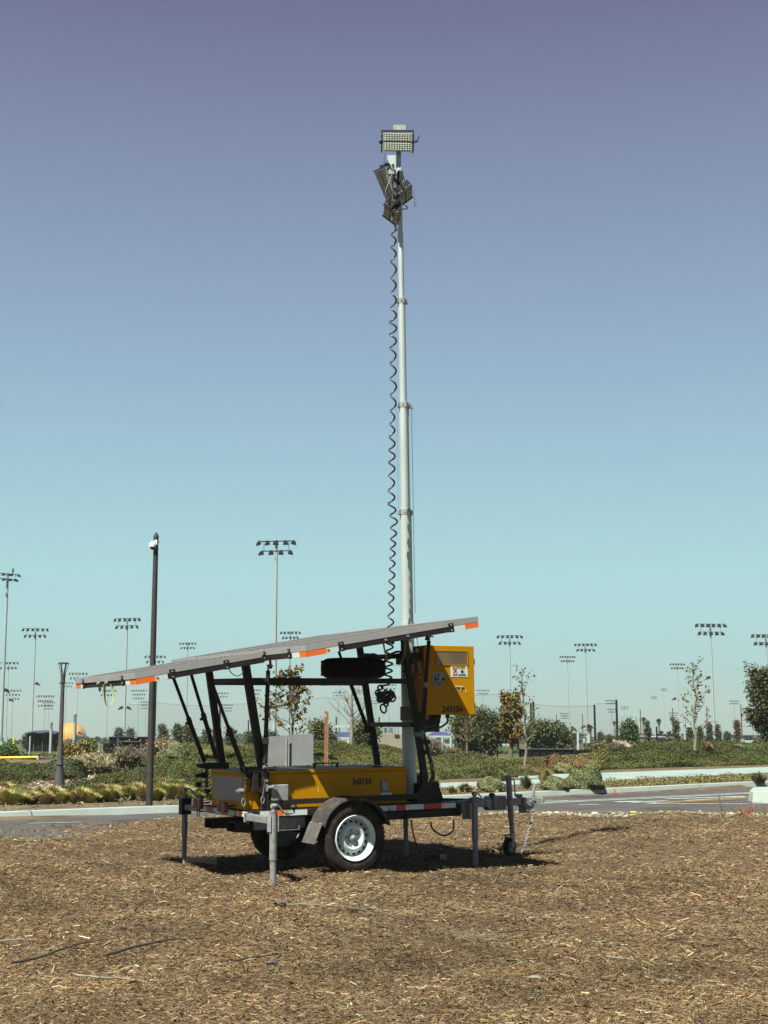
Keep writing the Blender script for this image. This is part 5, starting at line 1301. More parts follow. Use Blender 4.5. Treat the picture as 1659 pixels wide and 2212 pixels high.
# --- ornamental grass tufts: blades
def tuft(x, y, w_px, h_px, base, seed, label=None, group=None, cat='grass clump', n=170, name='grass_clump', z=.075, P=None, lean=.9, wb=.0055):
    rg = np.random.default_rng(seed); P = g(x, y, z) if P is None else P; s = P.y/F; W = w_px*s/2; H = h_px*s
    n = int(n*1.3); th = rg.uniform(0,2*np.pi,n); r = W*rg.random(n)**.7; h = H*rg.uniform(.55,1.25,n)*(1-.35*(r/W)**2)
    rb = r*.35; b0 = np.stack([rb*np.cos(th), rb*np.sin(th), np.zeros(n)-.02],1); tip = np.stack([r*np.cos(th)+rg.normal(0,.02,n), r*np.sin(th)+rg.normal(0,.02,n), h*(1-.15*rg.random(n))],1)
    md = b0*.45+tip*.55; md[:,2] = h*.72; wd = np.stack([-np.sin(th+.6), np.cos(th+.6), np.zeros(n)],1)*wb*rg.uniform(.7,1.5,(n,1))
    Q1 = np.stack([b0-wd, b0+wd, md+wd*.8, md-wd*.8],1); Q2 = np.stack([md-wd*.8, md+wd*.8, tip+wd*.15, tip-wd*.15],1)
    c = tint(n, base, .3, rg); Q = np.concatenate([Q1,Q2],0) ; c = np.concatenate([c,c],0)
    o = quads_mesh(name, Q, 'quad', 'leaf', c); o.location = P; return tag(o, label, cat, group)
def shrub(x, y, w_px, h_px, base, seed, label, n=9000, size=.022, extra=None, name='shrub', z=.075, P=None, twig=False, cat='shrub', amt=.3, group=None, flat=1.0):
    """rounded but uneven bush: x,y = picture point of its foot centre"""
    n = int(n*2.2); size *= .66
    rg = np.random.default_rng(seed); P = g(x, y, z) if P is None else P; s = P.y/F; W = w_px*s/2; H = h_px*s
    root = empty(name, P, label, cat, group)
    d = rg.normal(size=(n,3)); d /= np.linalg.norm(d,axis=1)[:,None]; d[:,2] = np.abs(d[:,2])
    lump = 1 + .05*np.sin(d[:,0]*7+seed)*np.sin(d[:,1]*6+2)+.08*np.sin(d[:,2]*9+d[:,0]*5+seed)
    rad = (1-.26*rg.random(n)**2.2)*lump*(1+rg.normal(0,.015,n))
    C = d*rad[:,None]*np.array([W,W*.9,H*.97]); C[:,2] = np.maximum(C[:,2], 0); q_ = C[:,2] < H*.25; C[q_,:2] *= (.86+.14*C[q_,2:3]/(H*.25)); C[:,2] += H*.02
    leaf_obj('foliage', C, size, base, amt, rg, root, extra, .2, .5, 'leaf', d)
    b = MB(); rb = random.Random(seed)
    for i in range(16):
        t = rb.uniform(0,6.28); e = Vector((math.cos(t)*W*.7,math.sin(t)*W*.7,H*rb.uniform(.4,.85))); b.path([Vector((0,0,-.05)),e*.5+Vector((0,0,H*.1)),e],[.012,.008,.004],5)
    b.build('stems','bark',root); return root
SIL = (.085,.092,.042)
shrub(1062,1710,64,31,SIL,1,'round silvery green bush just behind the tongue jack',15000,.024,(.25,(.20,.20,.11)))
shrub(1199,1708,60,31,SIL,2,'round silvery bush behind the tow coupler, between grass clump and big bush',13000,.024,(.25,(.20,.20,.11)))
shrub(1263,1705,88,46,(.072,.082,.034),3,'largest round grey green bush beside the road kerb',24000,.026,(.2,(.16,.165,.09)))
tuft(1136,1704,32,28,(.13,.13,.055),4,'round green grass clump between the two silvery bushes',n=500)
tuft(1180,1694,44,32,(.20,.17,.065),5,'yellow green grass clump behind the coupler',n=420)
tuft(940,1712,26,34,(.15,.145,.07),6,'upright grey green grass clump right of the front post',n=320)
tuft(1007,1711,44,18,(.18,.125,.065),7,'wide low tan grass clump left of the silvery bush',n=420)
tuft(978,1713,32,14,(.19,.155,.07),8,'small low yellowish grass clump right of the guard plate',n=240)
tuft(1084,1690,30,24,(.14,.12,.06),9,'loose pale grass clump above the silvery bush',n=220)
tuft(1640,1690,50,22,(.12,.10,.045),10,'grass clump beside the pavement at the right edge',n=300)
def on_terr(x, y): return hit(x, y, 22)
shrub(1137,1672,40,20,(.13,.085,.045),11,'low tan bush left of the sapling with pale trunk',7000,.03,P=on_terr(1137,1672))
shrub(1194,1668,62,34,(.14,.085,.042),12,'tallest orange tan bush right of the sapling',13000,.032,P=on_terr(1194,1668))
shrub(1214,1670,54,22,(.13,.13,.055),13,'yellow green low bush in front of the tan bushes',9000,.028,P=on_terr(1214,1670))
shrub(1259,1658,50,22,(.13,.082,.042),14,'orange tan bush beyond the biggest round bush',9000,.032,P=on_terr(1259,1658))
shrub(1283,1664,40,22,(.12,.12,.05),15,'yellow green bush where the pavement starts',7000,.03,P=on_terr(1283,1664))
shrub(1160,1676,40,18,(.13,.09,.05),16,'low brown bush at the end of the pavement',6000,.03,P=on_terr(1160,1676))
tuft(0,0,58,26,(.33,.27,.23),17,'pinkish dry plume grass on the crest of the right mound',n=900,P=on_terr(1338,1629),wb=.012)
tuft(0,0,30,18,(.16,.11,.06),18,'reddish dry grass near the thin sapling on the right mound',n=400,P=on_terr(1530,1626),wb=.012)
tuft(0,0,40,14,(.20,.16,.10),19,'pale dry grass right of the big floodlight pole foot',n=400,P=on_terr(1590,1622),wb=.012)
# left bed
shrub(42,1728,70,30,(.11,.11,.045),21,'yellow green feathery bush at the far left behind the kerb',12000,.026,P=on_terr(42,1728))
shrub(140,1684,98,44,(.045,.05,.028),22,'big dark green bush behind the lamp post',14000,.034,(.12,(.10,.09,.05)),P=on_terr(140,1684))
shrub(375,1640,72,26,(.10,.10,.05),23,'greyish bush on the crest left of the trailer box',9000,.034,P=on_terr(375,1640))
shrub(5,1720,40,26,(.09,.065,.05),24,'brown dry bush cut by the left edge',6000,.03,P=on_terr(5,1720))
shrub(300,1680,50,22,(.055,.06,.03),25,'small dark bush above the gravel strip',7000,.03,P=on_terr(300,1680))
shrub(475,1635,100,26,(.10,.095,.04),26,'broad olive and yellow bush on the crest behind the tail of the trailer',12000,.034,(.2,(.16,.12,.02)),P=on_terr(475,1635))
def twig_bush(x, y, w_px, h_px, label, seed, n=150, m='bark_pale', r=.008, leaf=1200, col=(.16,.13,.07)):
    P = on_terr(x, y); s = P.y/F; W = w_px*s/2; H = h_px*s; rb = random.Random(seed); root = empty('dry_bush', P, label, 'dry bush'); b = MB(); tips = []
    for i in range(n):
        t = rb.uniform(0,6.28); q = rb.random()**.6; e = Vector((math.cos(t)*W*q,math.sin(t)*W*.8*q,H*rb.uniform(.55,1.05)*(1-.3*q)))
        md = e*.5+Vector((rb.gauss(0,.06),rb.gauss(0,.06),H*.15)); b.path([Vector((rb.gauss(0,W*.25),rb.gauss(0,W*.2),-.03)),md,e],[r,r*.7,r*.35],4); tips.append(e)
        for _ in range(3):
            a = md+(e-md)*rb.random(); f = a+Vector((rb.gauss(0,.12),rb.gauss(0,.12),rb.uniform(.02,.18))); b.path([a,f],[r*.5,r*.25],3); tips.append(f)
    b.build('branches', m, root); rg = np.random.default_rng(seed)
    T_ = np.array([tuple(v) for v in tips]); C = T_[rg.integers(0,len(T_),leaf)]*rg.uniform(.4,1.,(leaf,1))+rg.normal(0,.06,(leaf,3)); leaf_obj('foliage', C, .03, col, .35, rg, root)
    return root
twig_bush(195,1672,110,40,'wide pale dry bush of straw coloured stems right of the lamp post',31,300,m='straw',leaf=3500,col=(.24,.20,.11),r=.010)
twig_bush(275,1662,74,46,'tall bare twiggy bush left of the black camera pole',32,240,leaf=2500,col=(.11,.085,.05))
twig_bush(350,1636,70,34,'pale twiggy bush right of the black camera pole',33,240,m='straw',leaf=2500,col=(.20,.155,.09))
twig_bush(1040-60,1640,46,20,'brown twiggy bush beyond the front post',34,120,leaf=1200,col=(.12,.08,.05))
twig_bush(905+25,1640,60,46,'tall reddish brown reeds beyond the cabinet cables',35,200,leaf=1800,col=(.13,.08,.05))
# row of grass clumps behind the left kerb
rr = random.Random(9); i = 0
for row,(y0,h) in enumerate(((1738,24),(1728,24),(1717,20))):
    x = -12 + row*11
    while x < 395:
        if not (row == 2 and 50 < x < 250) and not (row == 1 and 90 < x < 215 and i % 2):
            cols = [(.30,.25,.09),(.22,.21,.075),(.33,.27,.12),(.27,.20,.10),(.20,.20,.07)]
            tuft(x + rr.uniform(-5,5), y0 - x*.028 + rr.uniform(-2,2), rr.uniform(44,70), h*rr.uniform(.85,1.3), rr.choice(cols), 100+i,
                 'low arching olive grass clump in the bed behind the left kerb','arching grass clumps behind the left kerb', n=900)
            i += 1
        x += rr.uniform(20,34)
for x in (405,430,455,480,505): tuft(x,1731-(x-405)*.05,30,18,(.12,.12,.02),140+x,'low yellow green plant clump behind the kerb, '+{405:'just right of the camera pole',430:'second from left in its row',455:'middle one of five',480:'second from right in its row',505:'rightmost of its row'}[x],'yellow green clumps beyond the rear jack',n=240)

# --- trees
def tree(P, H, crown_r, seed, label, trunk_r=.05, leaves=900, size=.06, base=(.10,.075,.03), amt=.35, sparse=True, m='bark', name='tree', z0=.25, extra=None, cat='tree', depth=4, shape='cone', group=None, nl=None, clear=.25, spread=2.0, gap=.45):
    P = Vector(P); root = empty(name, P, label, cat, group); rb = random.Random(seed); rg = np.random.default_rng(seed); tips = []
    b = MB(); lean = Vector((rb.gauss(0,.02),rb.gauss(0,.02),0)); pts = [Vector((0,0,-.1))]; n = 9
    for i in range(1,n+1): pts.append(Vector((lean.x*H*i/n+rb.gauss(0,.008*H),lean.y*H*i/n+rb.gauss(0,.008*H),H*i/n)))
    b.path(pts,[trunk_r*(1-.85*i/n)+.004 for i in range(n+1)],8); b.build('trunk',m,root)
    lb = MB(); nl = nl or int(10+H*2)
    def grow(p, d, L, r, dep):
        k = 4; q = p; pp = [p]
        for i in range(k):
            d = (d + Vector((rb.gauss(0,.13),rb.gauss(0,.13),rb.gauss(.06,.08)))).normalized(); q = q + d*L/k; pp.append(q)
        lb.path(pp,[r*(1-.6*i/k) for i in range(k+1)],5 if dep < 3 else 3)
        for v in pp[1:]: tips.append(v)
        if dep > 1:
            for _ in range(rb.choice((2,3))):
                a = pp[rb.randint(1,k)]; e = (d + Vector((rb.gauss(0,.55),rb.gauss(0,.55),rb.gauss(.1,.3)))).normalized(); grow(a, e, L*rb.uniform(.4,.65), r*.5, dep-1)
    for i in range(nl):
        t = clear + (1-clear)*(i+.5)/nl; j = t*n; a = pts[int(min(j,n-1))].lerp(pts[min(int(j)+1,n)], j-int(j)); th_ = i*2.4+rb.uniform(-.4,.4)
        if shape == 'cone': L = crown_r*(1.15-t)*1.15/(1-clear+.1)
        elif shape == 'round': L = crown_r*math.sqrt(max(.08,1-((t-.62)/.42)**2))
        else: L = crown_r*(.55+.45*math.sin(math.pi*t))
        up = .75 if shape != 'round' else .35
        grow(a, Vector((math.cos(th_),math.sin(th_),up)).normalized(), L*rb.uniform(.75,1.1), trunk_r*.42*(1.1-t), depth-1)
    lb.build('branches',m,root)
    if leaves and not sparse: leaves = int(leaves*2.0); size *= .62
    if leaves:
        T_ = np.array([tuple(v) for v in tips])
        if not sparse: T_ = T_[rg.random(len(T_)) < gap]
        C = T_[rg.integers(0,len(T_),leaves)] + rg.normal(0,(size if sparse else spread*size/.62),(leaves,3)); leaf_obj('foliage', C, size, base, amt, rg, root, extra, .1, .6)
    return root
def tree_px(xb, yb, yt, Y, w_px, seed, label, **k):
    P = at(xb, yb, Y); P.z = float(terrain(P.x, P.y)); top = at(xb, yt, Y); return tree(P, top.z-P.z, w_px*Y/F/2, seed, label, **k)
BROWNLEAF = (.13,.085,.022)
tree_px(629.5,1640,1452,34,112,51,'young tree with sparse golden brown leaves behind the spare tyre',trunk_r=.04,leaves=950,size=.05,base=(.115,.078,.022),extra=(.3,(.05,.035,.02)),m='bark',depth=4,nl=22)
tree_px(758.7,1628,1462,39,110,52,'leafless sapling with pale twigs behind the trailer frame',trunk_r=.06,leaves=16,size=.05,m='bark_pale',depth=4,nl=20)
tree_px(1137,1656,1455,36.5,78,53,'slender sapling with pale trunk and few dry leaves right of the cabinet',trunk_r=.04,leaves=300,size=.036,base=(.10,.07,.025),m='bark_pale',depth=3,nl=26,clear=.3,shape='oval')
tree_px(1503,1630,1440,47,80,54,'slender sapling with few leaves on the right mound',trunk_r=.05,leaves=300,size=.05,base=(.06,.062,.02),extra=(.4,(.12,.08,.02)),m='bark_pale',depth=3,nl=22,clear=.28,shape='oval')
tree_px(1010,1650,1562,60,78,55,'dark green round tree behind the cabinet cables',trunk_r=.12,leaves=4600,size=.085,base=(.048,.052,.024),sparse=False,shape='round',nl=26,clear=.2,depth=3,amt=.4)
tree_px(1058,1650,1558,58,56,56,'dark green round tree left of the golden tree',trunk_r=.11,leaves=4200,size=.085,base=(.048,.052,.024),sparse=False,shape='round',nl=24,clear=.22,depth=3,amt=.4)
tree_px(1008,1648,1538,57,50,57,'bare grey twig crown rising through the green trees',trunk_r=.05,leaves=150,size=.06,base=(.10,.07,.03),m='bark',nl=24,clear=.3,depth=4)
tree_px(1105,1650,1514,52,54,58,'golden leaved tree beside the slender sapling',trunk_r=.09,leaves=4200,size=.055,base=(.12,.078,.018),extra=(.35,(.06,.05,.02)),sparse=True,nl=34,clear=.2,depth=4,shape='oval')
tree_px(1170,1630,1582,80,72,59,'mid green tree behind the black fence',trunk_r=.15,leaves=5000,size=.12,base=(.055,.062,.030),sparse=False,shape='round',nl=20,clear=.2,depth=3)
tree_px(1205,1630,1586,84,44,60,'green tree behind the right half of the black fence',trunk_r=.15,leaves=4000,size=.12,base=(.055,.062,.030),sparse=False,shape='round',nl=20,clear=.2,depth=3)
tree_px(1672,1632,1466,56,88,61,'large dark oak cut by the right edge',trunk_r=.2,leaves=12000,size=.085,base=(.052,.054,.026),sparse=False,shape='round',nl=34,clear=.12,depth=4,amt=.4,extra=(.06,(.10,.07,.04)),spread=1.6)
tree_px(697,1640,1572,62,50,62,'small green tree beside the rusty post',trunk_r=.08,leaves=3600,size=.075,base=(.06,.062,.025),sparse=False,shape='round',nl=16,clear=.1,depth=3)
tree_px(790,1640,1574,70,56,63,'green tree between blue canopy and beige building',trunk_r=.1,leaves=3800,size=.09,base=(.055,.058,.024),sparse=False,shape='round',nl=16,clear=.1,depth=3)
tree_px(186,1650,1612,52,40,64,'small tree with yellowing leaves under the orange balloon',trunk_r=.05,leaves=1500,size=.06,base=(.12,.10,.025),sparse=False,nl=14,clear=.1,depth=3,extra=(.4,(.06,.065,.025)))
tree_px(146,1655,1622,48,36,65,'yellowing bush-like tree left of the lamp post shaft',trunk_r=.05,leaves=1300,size=.06,base=(.13,.09,.02),sparse=False,nl=14,clear=.05,depth=3)
tree_px(18,1660,1624,60,30,66,'bright green small tree at the far left',trunk_r=.05,leaves=1500,size=.07,base=(.06,.10,.03),sparse=False,shape='round',nl=12,clear=.1,depth=3)
for i,(x,yt,w,Y,col,lab) in enumerate(((350,1569,30,120,(.055,.055,.028),'bushy green tree just right of the brown camera pole'),(385,1572,28,130,(.05,.055,.028),'bushy green tree between camera pole and the first rear rod'),(407,1570,20,115,(.06,.06,.03),'bushy green tree at the foot of the mast under the solar panel'),(445,1582,26,140,(.05,.052,.027),'low tree crown seen between the two rear rods'),(500,1577,24,120,(.05,.052,.027),'tree crown between the far and near rear posts'),(540,1588,30,140,(.055,.05,.028),'low tree crown behind the near rear post'),(585,1588,24,130,(.055,.058,.03),'low tree crown at the foot of the tallest floodlight mast'),(258,1580,12,200,(.045,.05,.03),'small dark tree above the black container'),(284,1582,18,200,(.045,.05,.03),'small dark tree left of the brown camera pole'),(60,1596,16,150,(.05,.045,.03),'far brownish tree behind the dark dugout'),(200,1604,14,150,(.06,.055,.03),'low brownish tree right of the orange balloon'))):
    tree_px(x,1608,yt,Y,w,200+i,lab,trunk_r=.12,leaves=1000,size=.14*Y/120,base=col,sparse=False,shape='round',nl=10,clear=.1,depth=2,spread=1.1,group='trees on the left skyline')
# conifer-like trees on the right skyline
for i,(x,yt,w,Y,lab) in enumerate(((1374,1571,12,150,'between the black net post and the tallest pointed tree'),(1401,1561,17,130,'tallest and widest of the pointed trees, beside the second fan palm'),(1461,1559,12,140,'under the fourth fan palm, left of the antenna pole'),(1489,1576,9,150,'just right of the antenna pole'),(1513,1574,9,150,'just right of the sapling trunk'),(1533,1566,17,120,'left of the foot of the largest right mast'),(1553,1569,14,120,'just right of the foot of the largest right mast'),(1594,1559,17,110,'yellowish one between the largest right mast and the oak'),(1240,1578,11,160,'between the two mid right masts'),(1347,1577,9,160,'just right of the tall black net post'),(1572,1584,16,140,'lowest one right of the largest right mast'),(1315,1592,20,120,'low wide one left of the tall black net post'),(1298,1586,10,150,'small one right of the two yellow poles'))):
    tree_px(x,1610,yt,Y,w,300+i,'narrow pointed green tree '+lab,trunk_r=.1,leaves=900,size=.13*Y/130,base=(.050,.052,.024) if i != 7 else (.085,.07,.022),sparse=False,shape='cone',nl=16,clear=.05,depth=2,group='pointed trees on the right skyline',spread=1.0)
tree_px(1358,1612,1566,100,26,330,'bushy topped dark tree beside the black net post',trunk_r=.1,leaves=1500,size=.12,base=(.04,.055,.02),sparse=False,shape='round',nl=12,clear=.35,depth=2)
# palms
def palm(x, yc, yb, Y, seed, w_px=14, label='tall fan palm on the right skyline', group='fan palms on the right skyline'):
    P = at(x, yb, Y); P.z = float(terrain(P.x,P.y)); top = at(x, yc, Y); H = top.z-P.z; s = Y/F; root = empty('palm_tree', P, label, 'palm', group); rb = random.Random(seed)
    b = MB(); b.path([Vector((0,0,-.2)),Vector((rb.gauss(0,.1),0,H*.5)),Vector((rb.gauss(0,.15),0,H))],[.28,.2,.16],7); b.build('trunk','bark',root)
    b = MB(); r = w_px*s/2
    for i in range(60):
        t = rb.uniform(0,6.28); el_ = rb.uniform(-.9,1.3); d = Vector((math.cos(t)*math.cos(el_),math.sin(t)*math.cos(el_),math.sin(el_))); L_ = r*rb.uniform(.8,1.15)
        a = d.cross(Vector((0,0,1))); a = (a.normalized() if a.length > .01 else Vector((1,0,0)))*L_*.22; c = Vector((0,0,H)); tip = c+d*L_+Vector((0,0,-L_*.25))
        m_ = c+d*L_*.6; b.add([c,m_+a,tip,m_-a],[(0,1,2,3)])
    for i in range(26):
        t = rb.uniform(0,6.28); d = Vector((math.cos(t)*.35,math.sin(t)*.35,-1)); L_ = r*rb.uniform(.9,1.6); a = Vector((-math.sin(t),math.cos(t),0))*L_*.12; c = Vector((0,0,H-.1*r)); m_ = c+d*L_*.6; b.add([c,m_+a,c+d*L_,m_-a],[(0,1,2,3)])
    b.build('fronds','palm_leaf',root)
mat('palm_leaf', (.055,.05,.028), .7, 0, .3, 2)
for i,(x,yc,Y) in enumerate(((1360,1556,330),(1391.6,1554,330),(1425,1557,320),(1454,1553,340),(1328,1561,300))): palm(x,yc,1606,Y,400+i,14 if x != 1328 else 10,'tall fan palm on the right skyline, '+('second from left, right of the black net post','third from the left, beside a red brown pole','fourth from the left, between two narrow headed masts','rightmost, in front of a far mast','leftmost and smallest')[i])
palm(1273,1570,1604,200,410,16,'short fan palm behind the thick pale floodlight pole','low palms')
for i,x in enumerate((1429,1447)): palm(x,1587,1604,200,420+i,22,'low bushy palm under the tall fan palms, '+('left of a pair','right of a pair')[i],'low bushy palms')

# distant tree line (one mass, reads as a far wood)
rg = np.random.default_rng(88); n = 90000; sx = rg.uniform(-700,2400,n); Y = rg.uniform(420,520,n); X = (sx-CX)/F*Y
prof = 1594 + 3.5*np.sin(sx*.021)+3*np.sin(sx*.053+1)+2*np.sin(sx*.13)+2*np.sin(sx*.31); prof = np.where(sx < 330, prof+4, np.where(sx > 900, prof-3, prof))
top = CAMH - (prof-HOR)*Y/F; zb = terrain(X,Y); C = np.stack([X,Y,zb+(top-zb)*rg.random(n)**.7],1)
o = leaf_obj('distant_trees', C, .6, (.045,.048,.032), .35, rg, None, (.15,(.08,.06,.04)), .1); tag(o,'dark band of far trees along the whole horizon','far trees',kind='stuff')
# mid-distance hedge and brush behind the mounds
def hedge(label, sx0, sx1, Y0, Y1, ytop, n, size, col, seed, ex=None):
    rg = np.random.default_rng(seed); sx = rg.uniform(sx0,sx1,n); Y = rg.uniform(Y0,Y1,n); X = (sx-CX)/F*Y; zb = terrain(X,Y); pr = ytop+3*np.sin(sx*.11+seed)+2.2*np.sin(sx*.29)+1.5*np.sin(sx*.7)
    tp = CAMH-(pr-HOR)*Y/F; C = np.stack([X,Y,zb+(tp-zb)*rg.random(n)**.8],1); o = leaf_obj('hedge', C, size, col, .4, rg, None, ex, .2); return tag(o, label, 'hedge', kind='stuff')
hedge('dark brush behind the left mound crest',-420,335,70,84,1628,34000,.06,(.05,.05,.026),501,(.3,(.11,.085,.04)))
hedge('green brush on the skyline behind the solar panel rods',330,600,80,95,1612,22000,.07,(.05,.055,.028),502,(.2,(.10,.10,.04)))
hedge('green brush beyond the trailer frame',590,960,60,72,1624,20000,.06,(.055,.062,.03),503,(.2,(.11,.11,.05)))
hedge('dark brush beyond the right mound crest',1255,1960,90,120,1602,56000,.085,(.048,.05,.026),504,(.25,(.10,.075,.04)))
hedge('clipped green hedge on the lawn beyond the middle trees',960,1130,88,94,1619,12000,.08,(.05,.062,.03),505)

# ================================================================== FLOODLIGHT MASTS
def flood_pole(xb, yt, half_px, rows, seed, label=None, group=None, Y=None, r=.17, m='pole_grey', yaw=None, low=None, dark_top=False, gap_px=None, asym=0.0):
    rb = random.Random(seed); Y = Y or min(700, max(120, 57000/max(20,(HOR-yt)))); top = at(xb, yt, Y); P = at(xb, 1600, Y); P.z = float(terrain(P.x,P.y))-.3
    top.x = P.x; H = top.z-P.z; s = Y/F; root = empty('floodlight_mast', P, label or 'tall pale floodlight mast', 'floodlight mast', group)
    r = max(r*(1.3 if m == 'pole_grey' and r < .23 else 1), .35*s*.5); b = MB(); b.tube((0,0,0),(0,0,H*.33),r,r*.86,12); b.tube((0,0,H*.33),(0,0,H),r*.86,r*.6,12)
    if low is None: b.tube((0,0,0),(0,0,H*.0+1.2),r*1.25,r*1.25,12)
    b.build('mast_pole', m, root)
    yaw = rb.uniform(-.45,.45) if yaw is None else yaw; ax = Vector((math.cos(yaw),math.sin(yaw),0)); hl = half_px*s/math.cos(yaw)
    gap = (gap_px or half_px*.55)*s; near = half_px > 17
    for k,nl in enumerate(rows):
        z = H-.12-k*gap; L = hl*(1 if k == 0 else (.82 if k == 1 else .72)); b = MB(); b.tube(ax*(-L)+Vector((0,-r*.6,z)), ax*L+Vector((0,-r*.6,z)), max(.06,.26*s), n=6)
        if k == 0 and near:
            for q in (-.7,.7): b.tube(ax*L*q+Vector((0,-r*.6,z)), ax*L*q+Vector((0,-r*.6,z-gap)), .03, n=5)
        b.build('crossarm','fixture',root)
        for i in range(nl):
            t = -1+2*i/(nl-1) if nl > 1 else 0; c = ax*L*t*1.0 + Vector((0,-r*.6,z-.42*(gap/1.9))); lw = hl/ max(rows[0],1) * .88; tilt = t*.55+rb.uniform(-.12,.12)
            fx = Vector((math.cos(tilt)*.9,-.35,-math.sin(tilt)*.35)).normalized(); hz = gap*.21
            b = MB(); w2 = lw
            # hooded lamp: trapezoid body, visor projecting down and forward
            A = c+Vector((0,0,hz)); side = fx; fwd = Vector((rb.uniform(-.3,.3),-1,-.15)).normalized()
            b.add([A-side*w2*.55+fwd*-.15*w2, A+side*w2*.55+fwd*-.15*w2, A+side*w2*.62+fwd*w2*.7, A-side*w2*.62+fwd*w2*.7,
                   A-side*w2*.8-Vector((0,0,hz*1.9))-fwd*.1*w2, A+side*w2*.8-Vector((0,0,hz*1.9))-fwd*.1*w2, A+side*w2*1.0-Vector((0,0,hz*1.5))+fwd*w2*.9, A-side*w2*1.0-Vector((0,0,hz*1.5))+fwd*w2*.9],
                  [(0,1,2,3),(7,6,5,4),(0,4,5,1),(1,5,6,2),(2,6,7,3),(3,7,4,0)])
            b.tube(A-Vector((0,0,hz*.2)), A+Vector((0,0,gap*.17)), max(.035,.11*s), n=5)
            fxo = b.build('floodlight','fixture',root)
            if near:
                q = MB(); q.quad(A-side*w2*.62-Vector((0,0,hz*1.93)), A+side*w2*.62-Vector((0,0,hz*1.93)), A+side*w2*.7-Vector((0,0,hz*1.62))+fwd*w2*.72, A-side*w2*.7-Vector((0,0,hz*1.62))+fwd*w2*.72); q.build('lamp_glass','lens_panel',fxo)
    if low:
        for (yy,kind) in low:
            z = at(xb,yy,Y).z-P.z; b = MB()
            if kind in ('l','r','b'):
                for sg in ((-1,) if kind=='l' else (1,) if kind=='r' else (-1,1)):
                    b.tube((0,0,z),(sg*9*s,0,z+.1),.05,n=5); b.add([(sg*4*s,-.3,z-.05),(sg*15*s,-.3,z-.35),(sg*15*s,.3,z-.35),(sg*4*s,.3,z-.05),(sg*5*s,-.25,z+.5*s*10),(sg*10*s,-.25,z+.3*s*10),(sg*10*s,.25,z+.3*s*10),(sg*5*s,.25,z+.5*s*10)],[(0,1,2,3),(7,6,5,4),(0,4,5,1),(1,5,6,2),(2,6,7,3),(3,7,4,0)])
            elif kind == 'box': b.box((-r*1.3,-r-.25,z-.8),(r*1.3,-r+.02,z+.8))
            b.build('low_lamp','fixture' if kind!='box' else 'pole_grey',root)
    return root
